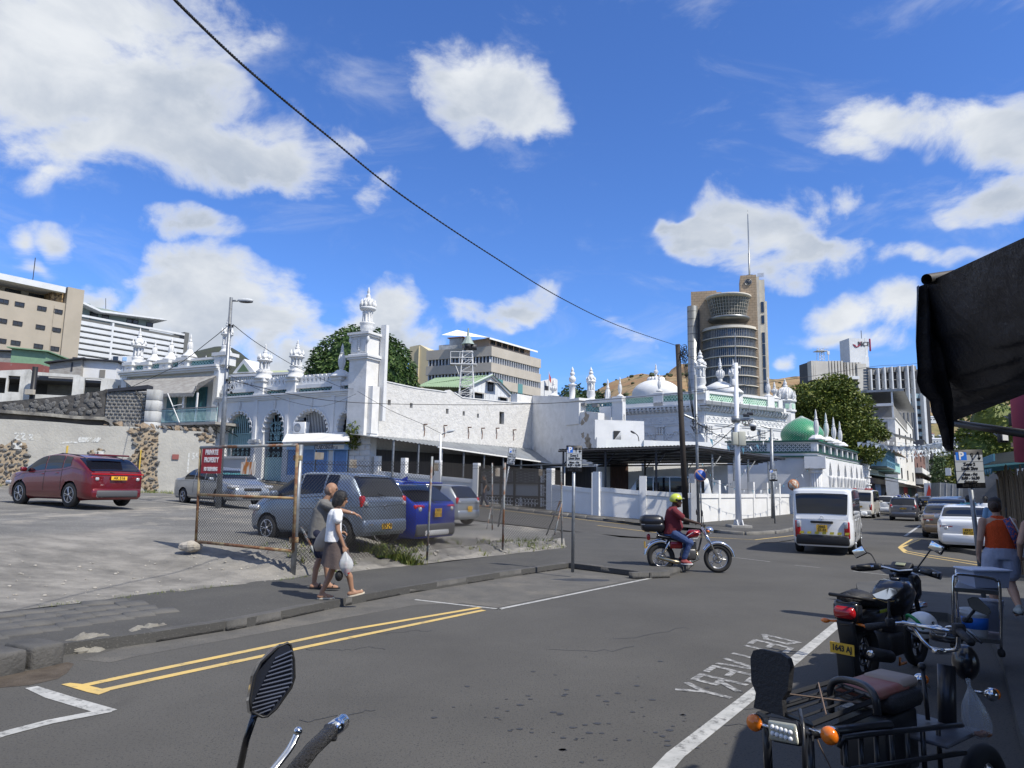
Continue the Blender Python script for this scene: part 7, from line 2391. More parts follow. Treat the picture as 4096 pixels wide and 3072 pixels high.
m=MB();m.box(.1,5,-.6,.0,at(4040,1790,24).z,at(4040,1775,24).z);m.o('eave',mat('rust_roof',(0,0,0)),t)
window(t,.4,.9,at(4040,1765,24).z,at(4040,1715,24).z,0)
p=at(4000,1760,30)
tree('bushy sunlit green tree behind the grey building and awning',p.x,30,0,[((0,0,4.6),(1.5,1.4,1.5)),((-.9,0,3.7),(1.1,1,1)),((1.0,0,3.4),(1.1,1,1.1))],1500,.22,M_LEAF,.12,core=.7,seed=31,droop=.1)
M_CANV=mat('black_canvas',(.014,.015,.02),.5,col2=(.024,.024,.03),scale=3,bump=.8,bscale=12)
aw=thing('awning','dark canvas awning with hanging torn flap over the right foreground','awning')
def A_(x,y,Y):return at(x,y,Y)
c0=A_(3690,1135,2.75)
m=MB()
TL,TRr=A_(3712,1128,2.75),A_(4420,800,1.7)
BLl,BRr=A_(3803,1690,3.6),A_(4460,1440,2.3)
def can(a,b):
 p=TL.lerp(TRr,a).lerp(BLl.lerp(BRr,a),b)
 w=noise.noise(V((a*3+b*2.5,b*9-a*3,0)))
 p+=V((-.4,-1,.1))*.007*sin(b*75+a*22+3*w)*math.exp(-a*3)*sm(b*3)
 return p+V((.0,0,1))*(.035*w*sin(PI*b)-.10*sin(PI*b))+V((-.03,0,0))*sin(PI*b)
m.grid(can,50,60);m.o('canvas',M_CANV,aw)
fl_=[(3676,1140),(3674,1250),(3672,1370),(3682,1480),(3680,1520),(3700,1570),(3735,1600),(3742,1650),(3765,1700),(3778,1760),(3776,1785),(3795,1800)]
fr_=[(3725,1140),(3748,1250),(3760,1370),(3775,1480),(3785,1520),(3800,1570),(3806,1600),(3808,1650),(3810,1700),(3806,1760),(3805,1785),(3804,1805)]
m=MB()
def flap(a,b):
 k=min(10.999,a*11);i=int(k);f=k-i
 Y_=lerp(2.75,3.3,a)
 l=A_(lerp(fl_[i][0],fl_[i+1][0],f),lerp(fl_[i][1],fl_[i+1][1],f),Y_);r=A_(lerp(fr_[i][0],fr_[i+1][0],f),lerp(fr_[i][1],fr_[i+1][1],f),Y_+.1)
 p=l.lerp(r,b);p.y+=.03*sin(b*11+a*3);return p
m.grid(flap,40,14);m.o('flap',M_CANV,aw)
m=MB();m.tb([A_(3706,1118,2.68),A_(4600,980,3.6)],.022,14,cap=False);m.o('rail',mat('rail_steel',(.10,.09,.075),.5,metal=.6),aw)
m=MB();m.tb([A_(3790,1228,2.95),A_(4110,1250,2.5)],.011,10);m.o('strut',mat('strut_steel',(.12,.12,.12),.4,metal=.7),aw)
m=MB();m.tb([A_(3800,1690,3.6),A_(4120,1738,2.9)],.018,10);m.o('arm',M_BLACK,aw)
for k,(a,b,c,d)in enumerate(((3780,1215,3.0,0),)):
 m=MB();m.bbox(tuple(A_(3768,1232,2.95)),.07,.05,.05,.012);m.o('clamp',M_BLACK,aw)
m=MB();m.add([(2.6,1.9,2.9),(2.0,-1.8,3.1),(9,-6,3.6),(14,6,3.6),(7.0,8.9,3.0),(3.7,4.4,2.95)],[(0,1,2,3,4,5)])  # unseen canopy, added to throw shade over the parked bikes
for x,y in((7.4,8.7),(4.4,4.6),(3.2,1.2)):m.tb([(x,y,.1),(x,y,3.0)],.04,6)
cr_t=thing('shade_canopy','sheet canopy over the pavement behind the dark awning','awning')
m.o('roof',M_TIN,cr_t)
cs=thing('corner_shop','dark fronted shop beside and behind the viewer under the awning','building')
m=MB();m.prism([(5.6,4.4),(9.7,11.2),(16,8),(12,0)],0,4.4);m.o('wall',M_SHOPD,cs)
m=MB();m.prism([(-7,-3),(7,-3),(7,-8),(-7,-8)],0,3.1);m.o('rear_wall',M_SHOPD,cs)
m=MB()
for k in range(22):m.box(-5,5,-3.05,-3.0,.3+k*.12,.36+k*.12)
m.o('roller_shutter',M_GREY,cs)
def pole(label,px_b,py_b,Y,ytop,xtop,r0,r1,mt,zb=0.,cat='pole',name='utility_pole'):
 b=at(px_b,py_b,Y);t_=at(xtop,ytop,Y)
 t=thing(name,label,cat,(b.x,Y,zb))
 m=MB();m.tb([(0,0,-.1),((t_.x-b.x),0,t_.z-zb)],[r0,r1],12);m.o('post',mt,t)
 return t,V((t_.x,Y,t_.z))
M_WOODP=mat('tarred_wood',(.022,.017,.014),.8,col2=(.035,.026,.02),scale=5,stretch=(3,3,.3))
bp,bptop=pole('tall black tarred wooden pole carrying the overhead cable',2746,2090,34.2,1378,2711,.15,.12,M_WOODP)
gp_,gptop=pole('grey steel pole with tangled wires behind the round no parking sign',2795,2100,34.9,1500,2781,.08,.07,M_GALV)
wp,wptop=pole('tall white camera pole on a concrete foot at the corner',2955,2118,33.0,1452,2943,.15,.09,mat('white_pole_paint',(.7,.72,.76),.5),name='camera_pole')
m=MB();m.bbox((0,0,.12),.95,.95,.28,.03);m.o('concrete_foot',M_CONC,wp)
m=MB()
for s,t_ in((-1,-1),(1,-1),(1,1),(-1,1)):m.px_([(0,.26),(.34*t_,.26),(.17*t_,.5)],.12*s-.02,.12*s+.02)
m.o('base_gusset',M_WP,wp)
def rel(o,x,y,Y):return at(x,y,Y)-V(o.location)
for(x0,x1,y0,y1)in((2927,2948,1730,1780),(2951,2978,1727,1783)):
 a,b=rel(wp,x0,y1,32.8),rel(wp,x1,y0,32.8);m=MB();m.bbox(((a.x+b.x)/2,-.25,(a.z+b.z)/2),b.x-a.x,.25,b.z-a.z,.02);m.o('cabinet',mat('cabinet_beige',(.42,.42,.35),.6),wp)
m=MB();a=rel(wp,2952,1680,33);b=rel(wp,3012,1676,33);m.tb([a,b],.06,8);a2,b2=rel(wp,2945,1665,33),rel(wp,2945,1690,33);m.lt([(.2,b2.z),(.2,a2.z)],c=(0,0,0),n=12);m.o('camera_arm',M_GALV,wp)
c=rel(wp,3012,1706,33);m=MB();m.lt([(.0,.17),(.1,.16),(.16,.1),(.17,.0)],c=tuple(c),n=16);m.tb([c+V((0,0,.15)),c+V((0,0,.4))],.03,6);m.o('dome_camera',M_WP,wp)
m=MB();m.lt([(.0,-.22),(.1,-.19),(.13,-.1),(.13,.0)],c=tuple(c),n=16);m.o('dome_lens',M_BLACK,wp)
for(x,y)in((2985,1662),(3000,1655)):
 c=rel(wp,x,y,32.9);m=MB();m.bbox(tuple(c),.28,.14,.13,.02,M=MR(-.4,4,'Z'));m.o('flood_light',M_DKW,wp)
m=MB()
for k in range(3):m.torus(tuple(rel(wp,2982+k*6,1690,33.0+k*.05)),.14,.02,14,5,RX90)
m.o('cable_coil',M_WIRE,wp)
a=rel(wp,2930,1470,33);b=rel(wp,2962,1470,33);m=MB();m.tb([a,b],.06,6);c=rel(wp,2932,1530,33);m.bbox(tuple(c),.14,.16,.32,.02);m.o('crossbar',M_WP,wp)
m=MB();m.tb([rel(wp,2943,1452,33),rel(wp,2940,1330,33)],.02,5);m.o('lightning_rod',M_GALV,wp)
g2,g2top=pole('thinner dark grey pole rising through the carport roof edge',3088,1960,44,1712,3085,.11,.1,M_GALV)
m=MB();m.tb([rel(g2,3042,1702,44),rel(g2,3083,1715,44)],.05,5);m.o('bracket_arm',M_GALV,g2)
m=MB();m.tb([rel(gp_,2737,1660,34.9),rel(gp_,2778,1678,34.9)],.06,5);m.o('bracket_arm',M_GALV,gp_)
m=MB();a,b=rel(gp_,2757,1932,34.6),rel(gp_,2775,1895,34.6);m.box(a.x,b.x,-.45,-.25,a.z,b.z);m.o('meter_box',M_WP,gp_)
lm,lmt=pole('tall grey street lamp standing before the mosque arches',882,1900,25.5,1190,925,.10,.06,M_GALV,zb=1.0,cat='street lamp',name='street_lamp')
a=rel(lm,930,1203,25.5);b=rel(lm,952,1203,25.5)
m=MB();m.tb([a,b],.035,8);m.o('arm',M_GALV,lm)
m=MB();c=rel(lm,982,1202,25.5);m.sph(tuple(c),(.30,.12,.085),16,8);m.bbox((c.x-.14,c.y,c.z+.0),.24,.16,.10,.03);m.o('lamp_head',mat('lamp_grey',(.5,.52,.53),.5),lm)
m=MB();c=rel(lm,985,1208,25.5);m.sph(tuple(c),(.26,.1,.04),12,6);m.o('lamp_glass',M_DKW,lm)
m=MB()
for k,(x,y)in enumerate(((918,1300),(930,1305),(915,1470),(908,1520),(918,1530),(928,1550),(925,1570),(914,1560))):
 c=rel(lm,x,y,25.4);m.torus(tuple(c),.05+.02*(k%3),.008,10,4,MR(k,4,'X'))
 m.bbox(tuple(c),.06,.05,.09,.01)
m.o('wire_fittings',M_WIRE,lm)
l2,l2t=pole('short pale lamp post in the yard before the rough white wall',1763,1850,41,1735,1763,.07,.06,M_WP,zb=.9,cat='street lamp',name='yard_lamp')
m=MB();m.tb([rel(l2,1763,1740,41),rel(l2,1790,1727,41)],.04,6);m.o('arm',M_GALV,l2)
m=MB();m.sph(tuple(rel(l2,1803,1725,41)),(.26,.13,.08),12,6,M=MR(-.3,4,'Y'));m.o('lamp_head',mat('lamp_grey',(0,0,0)),l2)
l3=thing('roof_lamp','small curved lamp on the low block roof edge beside the blind arch','lamp',tuple(at(2556,1765,46)))
m=MB();m.tb(bez([rel(l3,2556,1765,46),rel(l3,2552,1745,46),rel(l3,2540,1732,46)],4),.03,5);m.o('arm',M_DKW,l3)
m=MB();m.sph(tuple(rel(l3,2531,1729,46)),(.18,.12,.07),10,5,M=MR(.5,4,'Y'));m.o('lamp_head',M_DKW,l3)
def wire(label,pts,r,n=14,name='cable',sag=0,twist=False):
 P=[V(p)for p in pts]
 if len(P)==2:
  P=[P[0].lerp(P[1],k/n)-V((0,0,sag*4*(k/n)*(1-k/n)))for k in range(n+1)]
 else:P=bez(P,6)
 m=MB()
 if twist:
  D=bez(P,16)if len(P)<60 else P
  for ph in(0,PI):
   q=[]
   for i,p in enumerate(D):
    a=i*1.05+ph
    q.append(p+V((cos(a)*r*.75,0,sin(a)*r*.75)))
   m.tb(q,r,5)
 else:m.tb(P,r,5)
 o=m.o(name,M_WIRE)
 return tag(o,label,'cable')
ov=[(640,-70,5.2),(740,40,5.6),(1000,285,6.8),(1300,535,8.6),(1620,790,11),(1980,1030,14.8),(2250,1195,19.5),(2480,1305,26),(2706,1382,34.2)]
wire('thick twisted black overhead cable crossing the whole sky',[at(a,b,c)for a,b,c in ov],.0095,twist=True)
wire('thin cable from the camera pole across the upper right to the bank',[at(2940,1545,33),at(3200,1512,37),at(3500,1465,44),at(3700,1450,50),at(4200,1380,60)],.012)
wire('long thin cable from the lamp past the rough wall to the camera pole',[at(915,1520,25.4),at(1300,1600,30),at(1700,1618,32),at(2200,1613,33),at(2746,1570,33.9),at(2940,1545,33)],.014)
wire('cable from lamp to the tall minaret',[at(932,1298,25.4),at(1037,1378,30),at(1200,1475,38),at(1370,1550,45),at(1440,1553,46)],.014)
wire('cable leaving the lamp to the lower left over the stone wall',[at(918,1298,25.4),at(840,1362,27),at(700,1465,30),at(520,1550,34)],.014)
wire('cable drooping from minaret to the yard lamp',[at(1430,1565,45.5),at(1560,1640,44),at(1680,1692,42),at(1763,1733,41)],.013)
wire('sagging cable along the arches',[at(915,1500,25.6),at(1110,1590,38),at(1250,1625,44),at(1330,1615,45),at(1425,1575,45.6)],.011)
wire('short slack cable from black pole to grey pole',[bptop-V((0,0,.3)),at(2840,1470,34),at(2880,1475,33.4),at(2943,1462,33)],.014)
for k in range(4):
 wire('bundle of thin wires hanging down from the black pole',[at(2722+3*k,1402,34.1),at(2742+4*k,1500,34.3),at(2760+3*k,1600,34.6),at(2772+k,1670,34.9)],.013)['group']='wires from the black pole down to the grey pole'
wire('cable sagging from grey pole to camera pole above the carport',[at(2785,1690,34.9),at(2840,1715,34.4),at(2890,1712,33.8),at(2945,1690,33)],.016)
wire('cable slanting from camera pole down to the carport roof',[at(2945,1700,33),at(2900,1745,34),at(2845,1790,35.6)],.016)
wire('pair of wires from grey pole to thinner dark pole',[at(2790,1695,34.9),at(2900,1752,38),at(3000,1750,41),at(3085,1722,44)],.02)
m=MB()
random.seed(3)
for k in range(26):
 c=at(2722+RR0()*26,1388+RR0()*55,34.1);m.torus(tuple(c),RU(.06,.2),.010,12,4,MR(RR0()*3,4,'X')@MR(RR0()*3,4,'Y'))
for k in range(16):
 c=at(2765+RR0()*25,1665+RR0()*60,34.8);m.torus(tuple(c),RU(.06,.2),.010,12,4,MR(RR0()*3,4,'X')@MR(RR0()*3,4,'Y'))
tag(m.o('wire_tangle',M_WIRE),'tangle of black wire loops on the pole tops','wires',kind='stuff')
M_PB=mat('parking_blue',(.02,.16,.62),.45);M_SG=mat('sign_grey',(.44,.46,.47),.5);M_BK=mat('sign_black',(.01,.01,.012),.5)
def psign(label,px_,pb,Y,yt,zb,arrow=-1,w_=.45,h_=.82,tilt=0,zone='Zone 2',yaw=0,lim='Limit 2hrs',post_top=None,off=0,xt=None):
 b=at(px_,pb,Y)
 zt=at(px_+off,yt,Y).z
 t=thing('parking_sign',label,'road sign',(b.x,Y,zb),yaw)
 if zone=='Zone 2' and h_<.65 and px_>3900:pass
 dx=(at((xt if xt else px_),yt,Y).x-b.x)
 H_=zt-zb
 m=MB();m.tb([(0,.03,0),(dx,.03,H_-.1)],.035,12);m.o('post',M_GALV,t)
 M0=MT((dx,0,H_-h_/2))@MR(tilt,4,'Y')
 def pl(m,x0,x1,z0,z1,y):m.box(x0,x1,y,y+.004,z0,z1,M0)
 m=MB();m.bbox((0,-.01,0),w_,.012,h_,.005,n=1);m.v=[tuple(M0@V(v))for v in m.v];m.o('sign_plate',M_BK,t)
 m=MB();u=w_/2-.012
 for z0,z1 in((.155,h_/2-.012),(-.045,.145),(-h_/2+.012,-.055)):pl(m,-u,u,z0*h_/.82,z1 if z1>.3 else z1*h_/.82,-.0215)
 m.o('sign_face',M_SG,t)
 m=MB();pl(m,-u+.02,-.03,.185*h_/.82,h_/2-.04,-.0225);m.o('blue_square',M_PB,t)
 k=h_/.82
 def tx_(s,x,z,size,mt,bold=.003,sx=1.0):text(s,size,mt,t,M0@MT((x,-.0265,z))@RX90,ext=.0015,bold=bold,sx=sx)
 tx_('P',-.115*w_/.45,.275*k,.22*k,M_SIGNW,.006)
 tx_(zone,0,.10*k,.085*k,M_BK);tx_(lim,0,.01*k,.085*k,M_BK)
 tx_('Mon - Fri',0,-.115*k,.08*k,M_BK);tx_('8.00 - 16.30',0,-.195*k,.08*k,M_BK);tx_('Saturday',0,-.275*k,.08*k,M_BK);tx_('8.00 - 12.30',0,-.355*k,.08*k,M_BK)
 m=MB();ax=w_*.36
 s_=arrow
 m.box(ax-.007,ax+.007,-.0265,-.0225,.2*k,.35*k,M0)
 tip=.2*k if s_<0 else .35*k
 vs=[(ax,tip-.012),(ax-.032,tip+.03*(1 if s_<0 else-1)+0),(ax+.032,tip+.03*(1 if s_<0 else-1))]
 m.add([M0@V((a,-.0265,b_))for a,b_ in vs],[(0,1,2),(2,1,0)])
 mx_=w_*.12
 m.torus((0,0,0),.03*k,.005,14,4,M=None)if False else None
 m2=MB();m2.torus((mx_,-.024,.31*k),.028*k,.005,14,4,RX90);m2.py([(mx_-.02,.285*k),(mx_+.02,.285*k),(mx_+.006,.25*k),(mx_+.006,.2*k),(mx_-.006,.2*k),(mx_-.006,.25*k)],-.0265,-.0225);m2.v=[tuple(M0@V(v))for v in m2.v];m2.o('meter_symbol',M_BK,t)
 m.o('arrow',M_BK,t)
 return t
psign('near grey parking sign Zone 2 on the left kerb corner',2291,2268,15.2,1782,.1,-1,.34,.56,off=-8,xt=2297)
psign('parking sign on leaning pole at the right edge over the white sedan',3928,2205,11.6,1800,.1,-1,.475,.62,tilt=-.03,xt=3870,off=0)
psign('small distant parking sign before the white corner wall',3101,2106,37.5,1877,.1,1,.42,.62,zone='Zone 2',lim='Limit 2hrs',xt=3092)
ss=psign('tilted parking sign with arrow up behind the wire fence',1992,2120,26.5,1790,.35,1,.30,.68,tilt=.12,zone='Zone 2',lim='Limit 2 hrs',xt=2047)
def roundsign(label,px_,py_,Y,zb,yt,face_,rust=False,r=.28,pb=None):
 c=at(px_,py_,Y)
 t=thing('no_parking_sign',label,'road sign',(c.x+(.1 if rust else .0),Y,zb))
 ox=c.x-t.location.x
 m=MB();m.tb([(.02,.05,0),(ox,.05,c.z-zb+(.0 if rust else .3))],.035,10);m.o('post',M_GALV if not rust else M_RUST2,t)
 m=MB();m.lt([(r,-.006),(r,.006)],c=(ox,0,c.z-zb),n=30,M=RX90);m.o('red_ring',face_[0],t)
 m=MB();m.lt([(r*.82,-.006),(r*.82,.006)],c=(ox,-.004,c.z-zb),n=30,M=RX90);m.o('disc',face_[1],t)
 m=MB();m.box(-r*.85,r*.85,-.016,-.011,-r*.1,r*.1,MT((ox,0,c.z-zb))@MR(PI/4,4,'Y'));m.o('slash',face_[0],t)
 return t
M_SRED=mat('faded_sign_red',(.55,.27,.2),.6,col2=(.45,.3,.22),scale=6);M_SBLU=mat('sign_blue',(.02,.10,.42),.5)
M_SRU=mat('sun_bleached',(.50,.48,.42),.7,col2=(.25,.08,.03),scale=5,lo=.45,hi=.6)
roundsign('blue round no parking sign with pale red ring before the white wall',2802,1901,33.6,0,1870,(M_SRED,M_SBLU),r=.30)
roundsign('rust stained bleached round sign leaning by the end of the white wall',3174,1940,41,.1,1920,(mat('rust_ring',(.40,.17,.08),.7,col2=(.25,.08,.03),scale=7),M_SRU),True,r=.33)
def chainlink(par,p0,p1,h,zf0,zf1,s=.075,r=.0045,name='wire_mesh',base=0.0):
 """woven mesh between two points; each wire zigzags"""
 p0,p1=V(p0),V(p1)
 L_=(p1-p0).length;d=(p1-p0)/L_
 n=int(L_/s);rows=int(h/s)
 m=MB()
 def pt(u,v):
  f=u/L_
  return(d.x*u,d.y*u,lerp(zf0,zf1,f)+v)
 k=-rows
 hh=rows*s
 for sgn in(1,-1):
  for i in range(-rows,n+1):
   u0=i*s;u1=u0+hh
   a,b=max(0,u0),min(L_,u1)
   if b-a<s*.5:continue
   va,vb=(a-u0),(b-u0)
   if sgn<0:va,vb=hh-va,hh-vb
   q=[V(pt(lerp(a,b,t/3),lerp(va,vb,t/3)))+V((0,0,base))for t in range(4)]
   m.tb(q,r,3,cap=False)
 o=m.o(name,mat('mesh_wire',(.05,.045,.04),.6,metal=.3),par)
 return tag(o,kind='stuff')
fpts=[(1174,2255,13.7,0.27,1779,1203),(1709,2198,16.0,.37,1826,1729),(2011,2169,18.8,.36,1851,2020),(2248,2148,21.2,.33,1867,2245)]
FP=[]
for(a,b,Y_,z,yt,xt)in fpts:
 g=at(a,b,Y_);FP.append(V((g.x,Y_,z)))
fn=thing('wire_fence','rusty chain-link fence with leaning posts along the car park bank','fence',tuple(FP[0]))
for i,((a,b,Y_,z,yt,xt),p)in enumerate(zip(fpts,FP)):
 tp_=at(xt,yt,Y_)
 m=MB();m.tb([p-FP[0]-V((0,0,.15)),tp_-FP[0]],(.052,.024,.028,.024)[i],12);m.o('fence_post',M_GALV if i==0 else M_RUST,fn)
for(a,b,c,d,Y_,Y2,r)in((1206,2110,1275,2245,14.3,13.7,.025),(2245,1900+95,2185,2140,21.2,21.6,.022),(2248,2010,2218,2140,21.2,20.8,.02),(1969,1852,1969,2120,23.5,23.5,.024),(1965,2030,1947,2115,23.5,23.0,.018)):
 m=MB();m.tb([at(a,b,Y_)-FP[0],at(c,d,Y2)-FP[0]],r,8);m.o('strut',M_RUST,fn)
for i in range(3):
 q=FP[i+1]-FP[i]
 m_=chainlink(fn,(0,0,0),(q.x,q.y,0),1.95,0.05,q.z+.05)
 m_.location=FP[i]-FP[0]
m=MB()
for i in range(3):
 for hz in(1.95,1.1):m.tb([FP[i]-FP[0]+V((0,0,hz)),(FP[i]+FP[i+1])/2-FP[0]+V((0,0,hz-.05)),FP[i+1]-FP[0]+V((0,0,hz))],.004,4)
m.o('line_wire',M_WIRE,fn)
for(x,y,Y_,w_,h_)in((1277,1824,14.8,.19,.13),(1412,1855,15.0,.16,.15),(1745,1868,16.4,.13,.16),(1990,1888,18.5,.16,.19),(2162,1890,20.3,.15,.16)):
 c=at(x,y,Y_);t=fn
 m=MB();m.cbox(tuple(c-FP[0]),w_*1.15,.004,h_*1.15,.85);m.o('tied_plate',mat('dull_plate',(.22,.21,.19),.8,col2=(.16,.13,.1),scale=8),fn)
g0,g1=at(1172,2205,13.5),at(783,2166,14.4)
gl=thing('mesh_gate','rusted tube gate leaf with chain-link mesh, propped open on a stone','gate',tuple(g0))
gt0,gt1=at(1190,1780,13.5),at(803,1790,14.4)
mid0,mid1=at(1180,1993,13.5),at(790,1978,14.4)
for(a,b,r,mt)in((gt0,gt1,.03,M_RUST),(g0,g1,.03,M_RUST2),(g0,gt0,.03,M_RUST2),(g1,gt1,.026,M_RUST2),(mid0,mid1,.026,mat('yellowed_rust',(.34,.26,.13),.8,col2=(.25,.11,.05),scale=4))):
 m=MB();m.tb([a-g0,b-g0],r,10);m.o('frame_tube',mt,gl)
for(x,y)in((1192,1832),(1176,2160)):
 c=at(x,y,13.55);m=MB();m.bbox(tuple(c-g0),.16,.08,.1,.01);m.o('hinge',M_RUST2,gl)
q=gt1-gt0;qz=g0.z
o=chainlink(gl,(0,0,0),(g1.x-g0.x,g1.y-g0.y,0),gt0.z-g0.z-.05,0.02,g1.z-g0.z+.02,s=.062,r=.0042)
M_RSIGN=mat('red_sign',(.32,.012,.02),.6,col2=(.26,.015,.02),scale=4)
def gatept(x,y,d=-.05):
 fr=Frame((g1.x,g1.y),(g0.x,g0.y));u,z=fr.px(x,y,d);w=fr.w(u,d,z);return fr,w-g0,u,z
fr,w1,ua_,za_=gatept(803,1893);_,w2_,ub_,zb_=gatept(889,1795)
m=MB();m.box(0,ub_-ua_,-.004,.004,0,zb_-za_)
sgn=m.o('warning_sign',M_RSIGN,gl);sgn.location=w1;sgn.rotation_euler=(0,0,fr.rz)
S_=mat('worn_white_lettering',(.72,.68,.66),.7,col2=(.35,.05,.05),scale=30,lo=.6,hi=.68)
ww,hh_=ub_-ua_,zb_-za_
for s,zz,sz in(('PRIVATE',.85,.135),('PROPERTY',.54,.135),('NO TRESPASSING',.17,.1)):
 text(s,sz,S_,sgn,MT((ww/2,-.008,hh_*zz))@RX90,ext=.002,bold=.006,sx=ww*.8/(len(s)*sz*.66))
fr,w1,ua_,za_=gatept(962,1897);_,w2_,ub_,zb_=gatept(1022,1848)
m=MB();m.box(0,ub_-ua_,-.004,.004,0,zb_-za_);m.py([(.09,zb_-za_),(.13,zb_-za_),(.11,zb_-za_+.1)],-.004,.004)
o=m.o('rusty_plate',mat('rusty_white_plate',(.62,.58,.5),.8,col2=(.4,.14,.03),scale=9,stretch=(1.5,1,.25),lo=.48,hi=.56),gl);o.location=w1;o.rotation_euler=(0,0,fr.rz)
st=thing('prop_stone','pale stone block propping the open gate corner','stone',tuple(g1-V((0,0,.1))))
m=MB();rock(m,(-.1,0,0),(.26,.14,.11),3.3,12,8,.25);m.o('stone',mat('pale_stone',(.45,.41,.35),.95,col2=(.3,.27,.22),scale=4,bump=1.5,bscale=14),st)
M_WEED=leafmat('weed_leaf',(.07,.12,.02),(.12,.15,.035),(.28,.27,.06))
m=MB();random.seed(17)
def tuft(m,p,n,h,w_):
 for _ in range(n):
  a=RR0()*2*PI;r=RU(0,w_)
  b=p+V((cos(a)*r,sin(a)*r,0));l=RU(.4,1)*h
  lean=V((random.gauss(0,.4),random.gauss(0,.4),1))*l
  s=V((cos(a+1.6),sin(a+1.6),0))*l*.07
  m.add([b-s,b+s,b+lean],[(0,1,2)])
  if RR0()<.6:
   c=b+lean*RU(.4,1);L2=l*RU(.15,.3);e=V((random.gauss(0,1),random.gauss(0,1),.4)).normalized();f_=e.cross(V((0,0,1)))
   m.add([c,c+e*L2+f_*L2*.4,c+e*L2*1.8,c+e*L2-f_*L2*.4],[(0,1,2,3)])
for k in range(420):
 a=RU(5.2,14.2);t=abs(random.gauss(.75,.5))
 w_=noise.noise(V((a*.8,t,4)))
 if w_<-.05:continue
 p=EDGE0+EU*a+EN*t;p.z=lotz(a,t)
 tuft(m,p,7,RU(.05,.18),.1)
for k in range(70):
 p=at(1570+random.gauss(0,60),2150,15.9);p.z=surf(p);tuft(m,p,10,RU(.15,.38),.14)
for k in range(160):
 p=gnd(RU(300,1180),0 or 2380,.12)
 a=RU(-1,5.6);p=EDGE0+EU*a+EN*random.gauss(.02,.05);p.z=.12
 if noise.noise(p*1.2)>0:tuft(m,p,5,.05,.05)
for k in range(120):
 x=RU(-40,700);u,z=SW.px(x,1980);w_=SW.w(u,-.3-RR0()*.5,0);w_.z=surf(w_);tuft(m,w_,8,.16,.2)
tag(m.o('weeds',M_WEED),kind='stuff')
vn=FAC.thing('wall_creeper','leafy creeper growing from the canopy corner below the minaret','plant')
m=MB()
for k in range(7):
 u,z=FAC.px(1405+RU(-8,22),1700+k*12,-.5);crown(m,[(V((u,-.4,z)),(.35,.3,.3))],26,.22,seed=k)
m.o('foliage',mat('creeper',(0,0,0))if False else M_LEAF,vn)
m=MB();random.seed(8)
for k in range(420):
 a,t=RU(-6,14.5),abs(random.gauss(1.2,1.6));p=EDGE0+EU*a+EN*t
 r=RU(.008,.035)*(1.6 if t<1.2 and a>5 else 1)
 rock(m,(p.x,p.y,lotz(a,t)+r*.2),(r,r,r*.6),k*.7,6,4,.3)
tag(m.o('loose_stones',mat('pale_pebble',(.42,.39,.34),.95,col2=(.2,.19,.17),scale=8,world=True)),kind='stuff')
M_TYRE=mat('tyre',(.02,.02,.02),.85)
M_RIM=mat('alloy_rim',(.45,.45,.46),.3,metal=.8)
M_RIMD=mat('dark_rim',(.03,.03,.035),.35,metal=.6)
M_CGL=mat('car_glass',(.008,.01,.016),.05,spec=.55)
M_TRIM=mat('black_trim',(.015,.015,.016),.55)
M_RL=mat('red_lens',(.38,.008,.012),.2,coat=.6);M_CL=mat('clear_lens',(.5,.5,.5),.12,metal=.3,spec=1);M_OR=mat('orange_lens',(.75,.18,.01),.2,coat=.5)
M_PL=mat('plate_yellow',(.72,.42,.03),.5);M_CHR=mat('chrome',(.7,.7,.7),.12,metal=1)
def paint(n,c,met=.4):return mat(n,c,.32,metal=met,coat=.8)
def pl_(prof,x):
 for(a,b),(c,d)in zip(prof,prof[1:]):
  if x<=c:return lerp(b,d,max(0,(x-a))/(c-a))
 return prof[-1][1]
PROF={'suv':dict(L=4.63,W=1.865,top=[(0,1.0),(.05,1.08),(.35,1.27),(.75,1.5),(1.1,1.58),(1.8,1.655),(2.5,1.62),(2.95,1.48),(3.65,1.12),(4.3,1.02),(4.55,.88),(4.63,.7)],belt=[(0,1.1),(.9,1.26),(1.4,1.16),(3.6,1.05),(4.63,.72)],ax=(.95,3.68),wr=.375,roof=.62,side=(.98,3.45),rg=(.1,.78),ws=(2.95,3.6),lz=.92),'hatch':dict(L=3.75,W=1.695,top=[(0,.92),(.04,1.0),(.3,1.34),(.45,1.47),(.8,1.51),(1.6,1.53),(2.2,1.47),(3.0,1.02),(3.5,.88),(3.7,.74),(3.75,.6)],belt=[(0,1.0),(.7,1.08),(2.9,.95),(3.75,.6)],ax=(.55,3.0),wr=.3,roof=.56,side=(.74,2.85),rg=(.06,.42),ws=(2.2,2.95),lz=.93),'sedan':dict(L=4.6,W=1.72,top=[(0,.84),(.04,.97),(.25,1.02),(.75,1.06),(1.3,1.34),(1.75,1.43),(2.5,1.45),(3.0,1.33),(3.6,1.0),(4.35,.82),(4.55,.7),(4.6,.55)],belt=[(0,.93),(1,.95),(3.6,.9),(4.6,.56)],ax=(.95,3.65),wr=.31,roof=.56,side=(.95,3.4),rg=(.8,1.36),ws=(2.98,3.55),lz=.78),'van':dict(L=4.7,W=1.7,top=[(0,1.04),(.03,1.16),(.1,1.55),(.17,1.82),(.35,1.93),(1.5,1.99),(3.5,1.96),(3.85,1.86),(4.4,1.15),(4.6,.95),(4.7,.7)],belt=[(0,1.1),(3.9,1.08),(4.4,1.0),(4.7,.7)],ax=(.85,3.75),wr=.31,roof=.68,side=(.35,4.0),rg=(.035,.155),ws=(3.85,4.35),lz=.75)}
